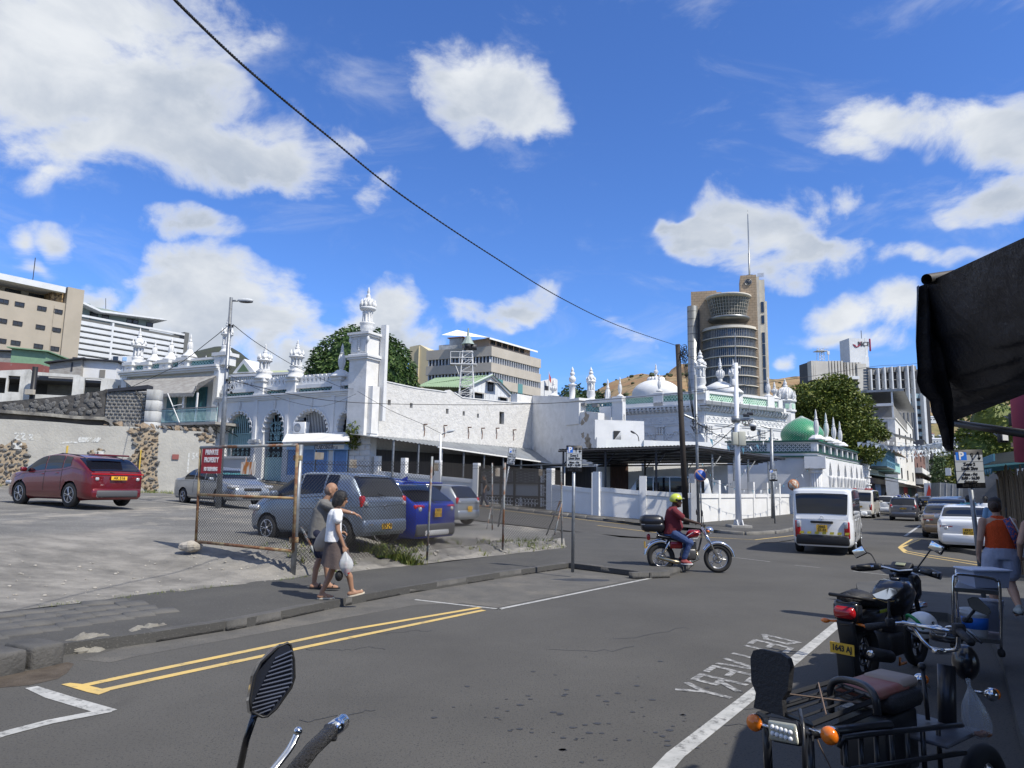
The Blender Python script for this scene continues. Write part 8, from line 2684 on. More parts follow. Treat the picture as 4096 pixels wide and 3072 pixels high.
def car(label,kind,cat,col,rl,Yrl,deg,plate=None,group=None,zg=None,name='parked_car',pillars=(.33,.66),glass=None,rim=None,lampcol=None,bump=None,hs=1.0,ws=1.0,ls=1.0,plw=.3,lights=True,cen=False,rear_lz=None,extra=True):
 d=PROF[kind]
 L_,W_=d['L']*ls,d['W']*ws
 h=V((cos(rad(deg)),sin(rad(deg)),0));r_=V((h.y,-h.x,0))
 p=at(rl,1950,Yrl);p.z=0
 c=p if cen else p+r_*W_/2
 z=zg if zg is not None else 0.0
 t=thing(name,label,cat,(c.x,c.y,z+.004),rad(deg),group)
 G_=glass or M_CGL
 top=[(a*ls,b*hs)for a,b in d['top']];belt=[(a*ls,b*hs)for a,b in d['belt']]
 st=[(v.x,v.y)for v in bez([(a,b,0)for a,b in top],4)]
 hr=max(b for a,b in top)
 zb=.24
 def sec(x,tz):
  e0=max(0,1-x/.35);e1=max(0,1-(L_-x)/.7)
  w=W_/2*(1-.13*e0**2-.2*e1**2)
  b=min(pl_(belt,x),tz-.015)
  f=min(1,max(0,(tz-b)/(hr-pl_(belt,L_/2))))
  wr=lerp(w*.95,W_*.5*d['roof']/.72*(1-.1*e0),f**.8)
  return[(0,zb),(w*.88,zb),(w*.975,zb+.1),(w,lerp(zb,b,.55)),(w*.985,lerp(zb,b,.88)),(w*.965,b),(lerp(w*.965,wr,.45)+.012*f,lerp(b,tz,.5)),(wr,tz-.05*max(.3,f)),(wr*.8,tz-.012),(0,tz)]
 def P(x,tz,j,s,off=0.):
  q=sec(x,tz);i=min(8,int(j));f=j-i
  y,zz=lerp(q[i][0],q[i+1][0],f),lerp(q[i][1],q[i+1][1],f)
  if off:
   ny,nz=q[i+1][1]-q[i][1],-(q[i+1][0]-q[i][0]);n=math.hypot(ny,nz)or 1
   y+=ny/n*off;zz+=nz/n*off
  return V((x,y*s,zz))
 ar=d['wr']+.055
 m=MB();vs,fs=[],[]
 dense=[]
 for(a,b),(c_,e)in zip(st,st[1:]):
  k=max(1,int((c_-a)/.07))
  dense+=[(lerp(a,c_,i/k),lerp(b,e,i/k))for i in range(k)]
 dense.append(st[-1])
 JS=[0,1,1.5,2,2.4,2.7,3,3.5,4,5,6,7,8,9]
 nj=len(JS)
 for s in(1,-1):
  for(x,tz)in dense:
   for j in JS:
    v=P(x,tz,j,s)
    for a in d['ax']:
     dx,dz=v.x-a*ls,v.z-d['wr']
     rr=math.hypot(dx,dz)
     if rr<ar and 0<j<5 and rr>ar-.11:v.x+=dx/rr*(ar-rr);v.z+=dz/rr*(ar-rr)
    vs.append(v)
 n=len(dense)
 for s in range(2):
  o=s*n*nj
  for i in range(n-1):
   for j in range(nj-1):
    q=[o+i*nj+j,o+(i+1)*nj+j,o+(i+1)*nj+j+1,o+i*nj+j+1]
    if 0<j<9 and any(all(math.hypot(vs[k].x-a*ls,vs[k].z-d['wr'])<ar-.004 or False for k in q)for a in d['ax']):continue
    cm=sum((vs[k]for k in q),V())/4
    if 0<j<9 and any(math.hypot(cm.x-a*ls,cm.z-d['wr'])<ar-.02 for a in d['ax']):continue
    fs.append(tuple(q if s==0 else q[::-1]))
 for i0 in(0,n-1):
  for j in range(1,nj-1):
   q=[i0*nj+j,i0*nj+j+1,n*nj+i0*nj+j+1,n*nj+i0*nj+j]
   fs.append(tuple(q if i0==0 else q[::-1]))
 m.add(vs,fs,True)
 m.o('body',col,t)
 m=MB();m.box(.3,L_-.4,-W_*.36,W_*.36,zb-.02,zb+.3)
 for a in d['ax']:m.box(a*ls-ar,a*ls+ar,-W_*.44,W_*.44,zb+.05,d['wr']+ar*.75)
 m.o('underbody',M_TRIM,t)
 def patch(name,x0,x1,j0,j1,s,mt,nx=10,nj_=5,off=.006,both=False):
  m=MB()
  def f(a,b):
   x=lerp(x0,x1,a)*ls
   if both:
    q=lerp(-1,1,b);jj=9-(9-j0)*abs(q);return P(x,pl_([(u,v)for u,v in st],x),min(jj,8.999),1 if q>0 else-1,off)+V((-off if x<L_/2 else off,0,0))
   return P(x,pl_(st,x),lerp(j0,j1,b),s,off)
  m.grid(f,nx,nj_);return m.o(name,mt,t)
 sx0,sx1=d['side']
 cuts=[0]+list(pillars)+[1]
 for s in(1,-1):
  for a,b in zip(cuts,cuts[1:]):
   patch('side_window',lerp(sx0,sx1,a)+.03,lerp(sx0,sx1,b)-.03,5.12,6.92,s,G_)
 patch('rear_window',d['rg'][0],d['rg'][1],7.25,9,1,G_,8,12,.008,True)
 patch('windscreen',d['ws'][0]+.04,d['ws'][1],7.15,9,1,G_,8,12,.008,True)
 R_=d['wr']
 ty=MB();ty.lt([(R_*.62,-.1),(R_*.93,-.105),(R_,-.07),(R_,.07),(R_*.93,.105),(R_*.62,.1)],n=28,M=RX90)
 rm=MB();rm.lt([(R_*.66,-.1),(R_*.6,-.06),(R_*.55,-.02),(.02,-.02)],n=24,M=MR(-PI/2,4,'X'))
 for k in range(5):
  for e in(-.16,.16):
   a=2*PI*k/5
   rm.tb([(.03*cos(a),.085,.03*sin(a)),(R_*.62*cos(a+e),.09,R_*.62*sin(a+e))],.022,4)
 rm.torus((0,.09,0),R_*.63,.018,26,5,RX90);rm.sph((0,.085,0),.05,8,5)
 tm,rmm=ty.mesh('tyre',M_TYRE),rm.mesh('rim',rim or M_RIM)
 hb=MB();hb.lt([(R_*.6,-.05),(R_*.6,.05)],n=20,M=RX90);hbm=hb.mesh('brake_disc',M_RIMD)
 for a in d['ax']:
  for s in(1,-1):
   w_=inst(tm,'wheel',t,(a*ls,s*(W_/2-.115),R_),(0,0,0 if s>0 else PI))
   inst(rmm,'rim',w_);inst(hbm,'hub_backing',w_)
 if lights:
  lz=(rear_lz or d['lz'])*hs
  q=sec(.02,st[1][1])
  for s in(1,-1):
   m=MB()
   if kind=='van':m.bbox((.03,s*(W_/2*.87-.07),lz-.02),.1,.16,.5,.03)
   elif kind=='hatch':m.bbox((.1,s*(W_/2*.9-.07),lz-.02),.2,.14,.28,.05)
   else:m.bbox((.09,s*(W_/2*.84-.15),lz),.18,.4,.13,.045)
   m.o('tail_light',M_RL,t)
   m=MB();c_=(.02,s*(W_/2*.84-(.07 if kind in('van','hatch')else .12)),lz+(.13 if kind=='van' else-.05));m.bbox(c_,.11,.11,.1 if kind!='van' else .2,.025);m.o('reversing_light',M_CL,t)
   m=MB();m.bbox((L_-.2,s*(W_/2*.78),.72*hs),.34,.36,.13,.05);m.o('headlight',M_CL,t)
   m=MB();mx_=d['ws'][1]*ls-.25;zz=pl_(belt,mx_)+.08;m.bbox((mx_,s*(W_/2+.09),zz),.12,.2,.14,.045);m.o('door_mirror',col,t)
 m=MB();m.bbox((.03,0,.43),.16,W_*.86,.3,.06);m.o('rear_bumper',bump or col,t)
 m=MB();m.bbox((L_-.1,0,.42),.2,W_*.8,.28,.07);m.o('front_bumper',bump or col,t)
 m=MB();m.bbox((L_-.02,0,.62),.06,.7,.12,.03);m.bbox((L_-.0,0,.36),.04,.8,.12,.02);m.o('grille',M_TRIM,t)
 if plate:
  zp,l1,l2,ww=plate
  hh_=.2 if l2 else .115
  m=MB();m.box(-.075,-.06,-ww/2,ww/2,zp-hh_/2,zp+hh_/2);pp=m.o('number_plate',M_PL,t)
  RR=MR(-PI/2,4,'Z')@RX90
  if l2:
   text(l1,.1,M_BK,pp,MT((-.078,0,zp+.045))@RR,ext=.001,bold=.002);text(l2,.1,M_BK,pp,MT((-.078,0,zp-.05))@RR,ext=.001,bold=.002)
  else:text(l1,.12 if ww>.4 else .15,M_BK,pp,MT((-.078,0,zp))@RR,ext=.001,bold=.003)
 if extra:
  for s in(1,-1):
   for f in(.28,.6):
    m=MB();x=lerp(sx0,sx1,f)*ls;yy=P(x,pl_(st,x),4.2,s);m.bbox((x,yy.y,yy.z-.02),.16,.035,.035,.012);m.o('door_handle',col,t)
   m=MB()
   for f in cuts[1:-1]:
    x=lerp(sx0,sx1,f)*ls
    m.tb([P(x,pl_(st,x),j,s,.002)for j in(2.4,3,4,5)],.006,4)
   m.tb([P(lerp(.25,L_-.3,k/12),pl_(st,lerp(.25,L_-.3,k/12)),4.6,s,.002)for k in range(13)],.005,4)
   m.o('panel_gap',M_TRIM,t)
  m=MB();m.tb([(-.0,.0,lz+.1),(.02,.25,lz+.16)]if kind!='sedan' else[(.0,-.2,.4),(.0,.2,.4)],.012,5);m.o('wiper',M_TRIM,t)
 return t,sec,P,st
LZ=lambda x,y:lot((x,y))
P_RED=paint('red_car_paint',(.15,.008,.014));P_SILV=paint('silver_car_paint',(.36,.38,.40),.6);P_GB=paint('grey_blue_car_paint',(.20,.24,.30),.55)
P_BLUE=paint('blue_car_paint',(.005,.03,.36));P_WHITE=paint('white_car_paint',(.72,.73,.73),0);P_GREY=paint('grey_car_paint',(.12,.12,.13),.5);P_GOLD=paint('gold_car_paint',(.28,.20,.12),.5);P_BLACK=paint('black_car_paint',(.012,.012,.014),.2);P_IVORY=paint('ivory_car_paint',(.62,.60,.53),0)
t,sec,P,st=car('red SUV with black split rims and yellow plate before the rubble patched wall','suv','car',P_RED,350,21.6,152,(.9,'AK 516',None,.52),zg=LZ(-15,23),name='parked_suv',rim=M_RIM,pillars=(.18,.55),bump=P_RED)
m=MB();m.bbox((-.04,0,.42),.08,1.35,.22,.05);m.o('bumper_guard',mat('grey_plastic',(.07,.07,.075),.6),t)
m=MB();m.box(-.02,.02,-.85,.85,1.0,1.04);m.o('light_bar',M_RL,t)
m=MB()
for s in(1,-1):m.tb([(x,s*.6,pl_(st,x)+.0)for x in(.7,1.2,2.0,2.8)],.025,6)
m.o('roof_rail',M_TRIM,t)
m=MB();m.bbox((.55,0,1.61),.35,1.15,.05,.02);m.o('spoiler',P_RED,t)
m=MB();m.tb([(.0,.5,.36),(-.06,.5,.36)],.05,10);m.tb([(.0,.62,.36),(-.06,.62,.36)],.05,10);m.o('exhaust',M_CHR,t)
q=at(925,1950,25.7);a=rad(-40);rp=V((q.x,q.y,0))-V((cos(a),sin(a),0))*4.6
cx_=rp+V((-sin(a),cos(a),0))*.86
t,sec,P,st=car('silver grey sedan facing the gate with lettering band on its windscreen','sedan','car',P_SILV,0,1,-40,None,zg=LZ(-11,27.2),rim=M_RIM)
t.location=(cx_.x,cx_.y,LZ(cx_.x+1.5,cx_.y-1.2)+.004)
text('LIGUANOUM',.17,mat('cyan_lettering',(.12,.4,.42),.6),t,MT((3.29,0,1.2))@MR(PI/2,4,'Z')@MR(.5,4,'X'),ext=.002,bold=.002)
text('H',.14,M_CHR,t,MT((4.64,0,.62))@MR(PI/2,4,'Z')@RX90,ext=.005,bold=.004)
m=MB();m.box(4.62,4.64,-.25,.25,.42,.53);m.o('number_plate',M_WHT,t)
t,sec,P,st=car('grey-blue hatchback with yellow paint scrape behind the wire fence','hatch','car',P_GB,1440,15.1,150,(.43,'8929',None,.32),zg=LZ(-4.2,15.8),pillars=(.2,.58),ls=.92,hs=1.04)
m=MB();m.bbox((.42,0,1.49),.22,1.05,.03,.012);m.o('spoiler',P_GB,t)
m=MB();m.bbox((-.045,.5,.48),.01,.16,.05,.004);m.o('yellow_scrape',M_YEL,t)
m=MB();m.torus((-.015,0,.85),.05,.007,16,5,MR(PI/2,4,'Y'));m.torus((-.015,0,.85),.028,.006,14,5,MR(PI/2,4,'Y'));m.o('badge',M_CHR,t)
t,sec,P,st=car('bright blue SUV parked between the two silver hatchbacks','suv','car',P_BLUE,1655,17.0,150,(.84,'7471','QC 20',.27),zg=LZ(-1.7,18)-.06,name='parked_suv',bump=mat('grey_plastic',(0,0,0)),rear_lz=.98)
m=MB();m.bbox((-.05,0,.36),.06,.95,.13,.03);m.o('skid_plate',mat('silver_plastic',(.5,.5,.5),.4),t)
text('H A V A L',.11,M_CHR,t,MT((-.02,0,1.07))@MR(-PI/2,4,'Z')@RX90,ext=.003)
m=MB()
for s in(1,-1):m.tb([(x,s*.62,pl_(st,x)+.02)for x in(.7,1.2,2.0,2.8)],.022,6)
m.o('roof_rail',M_CHR,t)
m=MB();m.bbox((.42,0,1.56),.35,1.2,.05,.02);m.o('spoiler',P_BLUE,t)
m=MB();m.py([(.95,1.62),(1.15,1.62),(.93,1.72)],-.02,.02);m.o('fin_aerial',P_BLUE,t)
car('light silver hatchback partly hidden behind the blue SUV','hatch','car',P_SILV,1826,26.3,150,(.62,'4174','ZZ 04',.27),zg=LZ(-1.8,27)+.02)
vt,sec,P,st=car('white van with yellow reflective chevrons driving away at the crossing','van','van',P_WHITE,3160,21.8,61,(.77,'3065','ZS 03',.3),name='van',bump=M_TRIM,pillars=(.3,.52,.75),zg=0,hs=1.0)
m=MB();m.bbox((-.035,0,.95),.05,.62,.07,.02);m.o('handle_bar',M_TRIM,vt)
m=MB()
for k in range(7):
 y=.62-k*.205;m.px_([(y,.60),(y-.11,.60),(y-.13,.67),(y-.02,.67)],-.0,-.0+.004);
mo=m.o('reflective_stripe',mat('reflective_yellow',(.6,.5,.05),.5),vt);mo.location.x=-.062
m=MB();m.torus((-.012,0,1.07),.045,.008,16,5,MR(PI/2,4,'Y'));m.o('badge',M_CHR,vt)
M_VGL=M_CGL
av,sec,P,st=car('older ivory ambulance van with red and white light box, parked by the arcade','van','van',P_IVORY,3384,51.2,57,(.8,'1212',None,.3),name='ambulance_van',bump=P_IVORY,pillars=(.3,.52,.75))
for s in(-1,1):
 m=MB();m.bbox((.8,s*.5,2.03),.2,.5,.1,.03);m.o('red_beacon',M_RL,av)
m=MB();m.bbox((.8,0,2.04),.2,.5,.12,.02);m.o('roof_box',M_SIGNW,av)
text('AMBULANCE',.09,M_RL,av,MT((.695,0,2.04))@MR(-PI/2,4,'Z')@RX90)
car('white sedan parked nearest at the right kerb with round plate 4937','sedan','car',P_WHITE,3736,23.4,57,(.66,'4937','EZ 17',.3),rim=M_RIM,hs=1.03,bump=P_WHITE)
car('gold sedan parked in front of the white sedan at the right kerb','sedan','car',P_GOLD,3674,30.0,58,(.72,'5','29',.3),hs=.97)
car('black SUV parked beyond the gold sedan','suv','car',P_BLACK,3700,38,58,None,name='parked_suv')
car('black SUV second beyond the gold sedan near the tilted truck bed','suv','car',P_BLACK,3740,46,58,None,name='parked_suv')
car('grey hatchback driving away down the middle of the far street','hatch','car',P_GREY,3549,47.5,59,(.8,'20 05',None,.36),name='car',bump=P_GREY)
car('first white compact car parked beyond the ambulance','hatch','car',P_WHITE,3484,60,58,None,hs=1.0)
car('second white compact car parked beyond the ambulance','hatch','car',P_WHITE,3508,66,58,None)
car('dark blue car parked beyond the white compacts','hatch','car',P_BLUE,3530,73,58,None)
car('silver grey car fourth in the parked row beyond the ambulance','sedan','car',P_SILV,3552,81,58,None)
car('small blue car at the far end of the parked row','hatch','car',P_BLUE,3578,90,58,None)
car('black saloon with lit brake lights far down the street','sedan','car',P_BLACK,3668,84,58,(.8,'77',None,.4),name='car')
cv,sec,P,st=car('long white minibus parked sideways under the carport','van','van',P_WHITE,0,1,163,None,name='minibus',ls=1.0,pillars=(.22,.5,.74))
q=at(2872,1950,38.3);cv.location=(q.x,39.4,.42)
q=at(2600,1950,40);cv.scale=(1.02,1,1.06)
for lab,px_,Y_,w_,h0,h1,mt in(('white truck tail with big red triangles far down the street',3736,96,2.3,.9,3.1,M_WP),('tilted grey truck bed parked at the right of the far street',3815,66,2.6,1.1,2.7,M_GREY)):
 p=at(px_,1950,Y_)
 t=thing('truck',lab,'truck',(p.x,Y_,0),rad(58-90)if mt is M_WP else-.35)
 m=MB();m.box(-w_/2,w_/2,0,4,h0,h1);m.o('cargo_box',mt,t)
 if mt is M_WP:
  for s in(-1,1):m=MB();m.py([(s*.57-.5,h0+.1),(s*.57+.5,h0+.1),(s*.57,h1-.15)],-.02,-.001);m.o('red_triangle',mat('truck_red',(.6,.06,.03),.6),t)
 else:
  for k in range(6):m=MB();m.box(-w_/2+k*.5,-w_/2+k*.5+.06,-.05,-.001,h0,h1);m.o('stake',M_STAINW,t)
  t.rotation_euler.y=.08
 for s in(-1,1):
  m=MB();m.lt([(.45,-.15),(.45,.15)],c=(s*(w_/2-.2),1,.45),n=18,M=MR(PI/2,4,'Y'));m.o('wheel',M_TYRE,t)
 m=MB();m.box(-w_/2+.1,w_/2-.1,.2,5.5,.6,h0);m.o('chassis',M_TRIM,t)
def skinmat(n,c):return mat(n,c,.55,col2=tuple(x*.85 for x in c),scale=6,spec=.35)
SK_T,SK_D,SK_L=skinmat('tan_skin',(.36,.20,.125)),skinmat('dark_skin',(.06,.033,.022)),skinmat('light_skin',(.48,.30,.22))
def remesh(o,vox):
 md=o.modifiers.new('skin','REMESH');md.mode='VOXEL';md.voxel_size=vox;md.use_smooth_shade=True
 sm_=o.modifiers.new('soft','SMOOTH');sm_.iterations=3;sm_.factor=.5
 return o
def limb(m,pts,rs,n=10,flat=None):
 m.tb(pts,rs,n,flat=flat)
 for p,r in((pts[0],rs[0]),(pts[-1],rs[-1])):m.sph(p,r*.98,n,6)
 for p,r in list(zip(pts,rs))[1:-1]:m.sph(p,r*.99,n,6)
def hand(m,wr,d,up,s=1.0,curl=.5,side=1):
 """palm, four unequal bent fingers and a thumb; d: direction of the fingers, up: back of the hand"""
 wr,d,up=V(wr),V(d).normalized(),V(up).normalized()
 w=d.cross(up).normalized()*side
 up=w.cross(d).normalized()*side
 k=MB();k.bbox((0,0,0),.09*s,.075*s,.028*s,.012)
 R_=Matrix((d,w,up)).transposed().to_4x4()
 m.add([wr+d*.045*s+R_.to_3x3()@V(v)for v in k.v],k.f,True)
 for i,(o,l)in enumerate(((-.028,.07),(-.009,.08),(.010,.075),(.028,.06))):
  b=wr+d*.085*s+w*o*s
  a1=(d*cos(curl)-up*sin(curl));a2=(d*cos(curl*2.2)-up*sin(curl*2.2))
  p1=b+a1*l*.5*s;p2=p1+a2*l*.5*s
  limb(m,[b-d*.02*s,p1,p2],[.0095*s,.009*s,.0075*s],7)
 b=wr+d*.03*s-w*.035*s
 p1=b+(d*.6-w*.7-up*.25).normalized()*.035*s;p2=p1+(d*.85-w*.2-up*.4).normalized()*.03*s
 limb(m,[b,p1,p2],[.012*s,.0105*s,.009*s],7)
def head(m,c,f,s=1.0,ear=True):
 """c centre of skull, f facing direction"""
 c,f=V(c),V(f).normalized()
 u=V((0,0,1));r=f.cross(u).normalized();u=r.cross(f)
 B=Matrix((f,r,u)).transposed()
 def P(x,y,z):return c+B@(V((x,y,z))*s)
 k=MB();k.sph((0,0,0),(.098,.077,.105),16,12);m.add([P(*v)for v in k.v],k.f,True)
 k=MB();k.sph((0,0,0),(.06,.058,.075),12,8);m.add([P(v[0]+.035,v[1],v[2]-.062)for v in k.v],k.f,True)
 limb(m,[P(.092,0,.0),P(.112,0,-.03),P(.104,0,-.042)],[.009*s,.013*s,.014*s],7)
 for q in(-1,1):
  m.sph(P(.083,q*.03,.022),.014*s,7,5)
  if ear:k=MB();k.sph((0,0,0),(.02,.01,.032),8,6);m.add([P(v[0]-.005,v[1]+q*.078,v[2]-.01)for v in k.v],k.f,True)
  m.sph(P(.015,q*.06,-.045),.022*s,7,5)
 for z in(-.066,-.078):m.sph(P(.088,0,z),(.012*s,.02*s,.006*s),8,5)
 m.sph(P(.085,0,-.105),.017*s,8,5)
 return P
def eyes(par,P,brow=M_BK):
 m=MB()
 for q in(-1,1):m.sph(P(.0945,q*.031,.008),.0085,7,5);m.tb([P(.097,q*.016,.026),P(.094,q*.045,.03)],.0035,5)
 m.o('eyes',brow,par)
def torso(m,secs,n=16):
 """secs: (centre, half width, half depth, side direction)"""
 vs,fs=[],[]
 for c,a,b,sd in secs:
  c=V(c);sd=V(sd).normalized();fd=V((-sd.y,sd.x,0)).normalized()
  for k in range(n):
   t=2*PI*k/n;ct,st_=cos(t),sin(t)
   e=2/2.4
   vs.append(c+sd*a*abs(ct)**e*(1 if ct>0 else-1)+fd*b*abs(st_)**e*(1 if st_>0 else-1))
 q=len(secs)
 for i in range(q-1):
  for k in range(n):fs.append((i*n+k,i*n+(k+1)%n,(i+1)*n+(k+1)%n,(i+1)*n+k))
 fs+=[tuple(range(n))[::-1],tuple((q-1)*n+k for k in range(n))]
 m.add(vs,fs,True)
def foot(m,ank,d,s=1.,toe=0.):
 d=V(d).normalized();a=V(ank)
 k=[a+V((0,0,-.03)),a+d*.06+V((0,0,-.055+toe*.2)),a+d*.15+V((0,0,-.068+toe))]
 limb(m,[a-d*.035+V((0,0,-.055)),k[1],k[2]],[.036*s,.04*s,.027*s],10,flat=1.15)
 limb(m,[a,k[1]],[.036*s,.036*s],8)
def sole(name,par,ank,d,mt,L_=.26,toe=0.,h=.022,w_=.045,z=-.095):
 d=V(d).normalized();a=V(ank);sd=V((d.y,-d.x,0))
 m=MB();n=16;top,bot=[],[]
 for k in range(n):
  t=2*PI*k/n;x=.065+L_/2*cos(t);y=w_*sin(t)*(1+.15*cos(t))
  p=a+d*x+sd*y+V((0,0,z+toe*max(0,x)/.2));bot.append(p);top.append(p+V((0,0,h)))
 m.add(bot+top,[tuple(range(n))[::-1],tuple(range(n,2*n))]+[(i,(i+1)%n,n+(i+1)%n,n+i)for i in range(n)])
 return m.o(name,mt,par)
def person(label,px_,yfeet,Y,zg,yaw,H_=1.7):
 """local frame: +x is where the person walks, z up, origin between the feet"""
 p=at(px_,yfeet,Y)
 return thing('person',label,'person',(p.x,Y,zg),yaw)
V=Vector
C_SH=mat('white_blouse',(.75,.75,.74),.85,bump=.6,bscale=14);C_SK=mat('brown_skirt',(.085,.065,.06),.9,bump=.6,bscale=12);C_PO=mat('grey_polo',(.15,.145,.135),.9,bump=.6,bscale=14)
C_NAVY=mat('navy_shorts',(.015,.018,.04),.9);C_HAIR=mat('black_hair',(.008,.007,.007),.45,bump=.8,bscale=60);C_GH=mat('grey_stubble',(.16,.12,.10),.8);C_CREAM=mat('cream_sole',(.62,.55,.43),.7)
w=person('woman in white sleeveless blouse and brown skirt walking with tote and plastic bag',1322,2370,11.05,.122,rad(14))
s_=(0,1,0)
fl,fr2=V((-.13,.07,.10)),V((.31,-.05,.145))
kl,kr=V((.03,.08,.50)),V((.17,-.07,.50))
hl,hr_=V((.0,.08,.86)),V((.02,-.08,.86))
m=MB()
limb(m,[hl,kl,V((-.03,.08,.32)),fl],[.085,.055,.05,.033],12)
limb(m,[hr_,kr,V((.27,-.06,.34)),fr2],[.085,.055,.05,.033],12)
foot(m,fl,(1,.05,0));foot(m,fr2,(1,-.05,0),toe=.045)
torso(m,[((0,0,.80),.15,.10,s_),((0,0,.95),.14,.09,s_),((.0,0,1.15),.14,.09,s_),((.02,0,1.30),.16,.09,s_),((.03,0,1.36),.06,.05,s_)])
limb(m,[V((.03,0,1.33)),V((.055,0,1.43))],[.045,.042],12)
shr,shl=V((.03,-.165,1.29)),V((.03,.165,1.29))
er,el=V((.06,-.20,1.04)),V((.0,.21,1.05))
wr_,wl_=V((.16,-.19,.80)),V((.1,.16,.98))
limb(m,[shr,er,wr_],[.045,.036,.024],10);limb(m,[shl,el,wl_],[.045,.036,.024],10)
hand(m,wr_,(.25,.0,-1),(.3,-1,0),.95,.7);hand(m,wl_,(.7,-.3,.1),(0,.3,1),.95,.7,-1)
P=head(m,(.085,0,1.515),(.93,-.25,-.28),.97,False)
remesh(m.o('body',SK_T,w),.0085)
eyes(w,P)
m=MB();torso(m,[((0,0,.86),.185,.13,s_),((0,0,.98),.175,.12,s_),((.0,0,1.15),.165,.115,s_),((.015,0,1.27),.185,.115,s_),((.02,0,1.335),.14,.085,s_),((.03,0,1.355),.07,.055,s_)],20)
for q in(-1,1):limb(m,[V((.03,q*.15,1.29)),V((.05,q*.205,1.20))],[.062,.07],10)
remesh(m.o('blouse',C_SH,w),.012)
m=MB()
def skf(a,b):
 t=2*PI*a;z=lerp(.93,.50,b);r=lerp(.165,.225,b)*(1+.05*sin(t*7)*b)
 return((.02+.06*b)+r*.95*cos(t)*lerp(.8,1.15,b),r*sin(t),z+.03*b*cos(t*2))
m.grid(skf,48,8);m.o('skirt',C_SK,w)
m=MB()
k=MB();k.sph((0,0,0),(.115,.095,.115),18,12);m.add([P(v[0]-.018,v[1],v[2]+.012)for v in k.v if True],k.f,True)
k=MB();k.sph((0,0,0),(.085,.10,.12),16,10);m.add([P(v[0]-.045,v[1]*1.0,v[2]-.055)for v in k.v],k.f,True)
for q in(-1,1):k=MB();k.sph((0,0,0),(.055,.022,.10),10,8);m.add([P(v[0]+.03,v[1]+q*.078,v[2]-.03)for v in k.v],k.f,True)
remesh(m.o('hair',C_HAIR,w),.009)
for a_,to in((fl,0),(fr2,.045)):
 so_=sole('flip_flop',w,a_,(1,0,0),C_CREAM,toe=to)
 m=MB();c=a_+V((.15,0,-.04+to));m.tb([a_+V((.06,.04,-.06+to*.3)),c,a_+V((.06,-.04,-.06+to*.3))],.006,6);m.o('strap',C_CREAM,so_)
b=thing('tote_bag','beige leather tote hanging from the shoulder of the woman in white','bag',w.matrix_basis@V((0,0,0)),rad(14))
M_BAG=mat('beige_leather',(.40,.33,.26),.6,col2=(.34,.28,.21),scale=4)
m=MB();torso(m,[((-.13,.20,.70),.12,.05,(1,0,0)),((-.14,.20,.78),.15,.065,(1,0,0)),((-.11,.20,.90),.14,.06,(1,0,0)),((-.06,.19,1.04),.10,.035,(1,0,0)),((-.05,.19,1.05),.08,.02,(1,0,0))]);m.v=[(x*.96-.015,y-.40 if False else y,z)for x,y,z in m.v];m.o('bag_body',M_BAG,b)
m=MB()
for q in(-.05,.03):m.tb(bez([(-.10+q,.21,1.03),(-.03,.22,1.2),(.02,.20,1.345),(-.0,.13,1.33),(-.04,.2,1.2),(-.02+q,.18,1.03)],5),.006,6)
m.o('strap',M_BAG,b)
b.location=w.location;b.parent=None
b2=thing('plastic_bag','thin white carrier bag of red shopping in her right hand','bag',w.location,rad(14))
M_PLB=mat('thin_plastic',(.62,.64,.65),.35,alpha=.72,col2=(.5,.52,.52),scale=12)
c0=wr_+V((.02,0,-.09))
m=MB()
def bagf(a,b_):
 t=2*PI*a;r=[.012,.05,.085,.10,.095,.06,.005];i=min(5,int(b_*6));f=b_*6-i
 q=lerp(r[i],r[i+1],f)*(1+.12*sin(5*t+b_*4));return(c0.x+.04*b_+q*cos(t),c0.y+q*.7*sin(t),c0.z+.02-.36*b_)
m.grid(bagf,28,18);m.o('bag_film',M_PLB,b2)
m=MB();m.bbox((c0.x+.045,c0.y,c0.z-.27),.09,.05,.07,.012,M=MR(.4,4,'Y'));m.o('red_box',mat('red_pack',(.5,.01,.02),.5),b2)
m=MB();m.bbox((c0.x+.02,c0.y-.02,c0.z-.18),.05,.06,.1,.02);m.o('packet',mat('pink_pack',(.7,.35,.3),.5),b2)
m=MB();m.sph((c0.x-.07,c0.y+.03,c0.z-.34),(.06,.05,.08),10,8);m.o('black_pouch',C_HAIR,b2)
mn_=person('bald elderly man in grey polo and navy shorts pointing ahead beside her',1258,2316,12.0,.122,rad(8))
fl,fr2=V((-.02,.12,.10)),V((.22,-.05,.12));kl,kr=V((.06,.12,.52)),V((.16,-.07,.53));hl,hr_=V((0,.1,.93)),V((.02,-.1,.93))
m=MB()
limb(m,[hl,kl,V((.0,.12,.33)),fl],[.09,.058,.052,.036],12);limb(m,[hr_,kr,V((.2,-.06,.33)),fr2],[.09,.058,.052,.036],12)
foot(m,fl,(1,.1,0),1.05);foot(m,fr2,(1,-.1,0),1.05)
torso(m,[((0,0,.88),.16,.12,s_),((.03,0,1.1),.16,.12,s_),((.06,0,1.3),.17,.11,s_),((.08,0,1.42),.15,.09,s_),((.10,0,1.46),.06,.055,s_)])
limb(m,[V((.10,0,1.42)),V((.16,0,1.53))],[.058,.055],12)
shr,shl=V((.10,-.19,1.40)),V((.06,.19,1.38))
er,el=V((.37,-.24,1.30)),V((-.08,.25,1.16))
wr_,wl_=V((.60,-.22,1.25)),V((.12,.22,.98))
limb(m,[shr,er,wr_],[.052,.042,.028],10);limb(m,[shl,el,wl_],[.052,.042,.028],10)
hand(m,wr_,(1,.05,-.35),(.2,0,1),1.0,.35,-1);hand(m,wl_,(.4,-.2,-.8),(0,1,0),1,.6)
P=head(m,(.195,0,1.635),(.96,-.2,-.12),1.06)
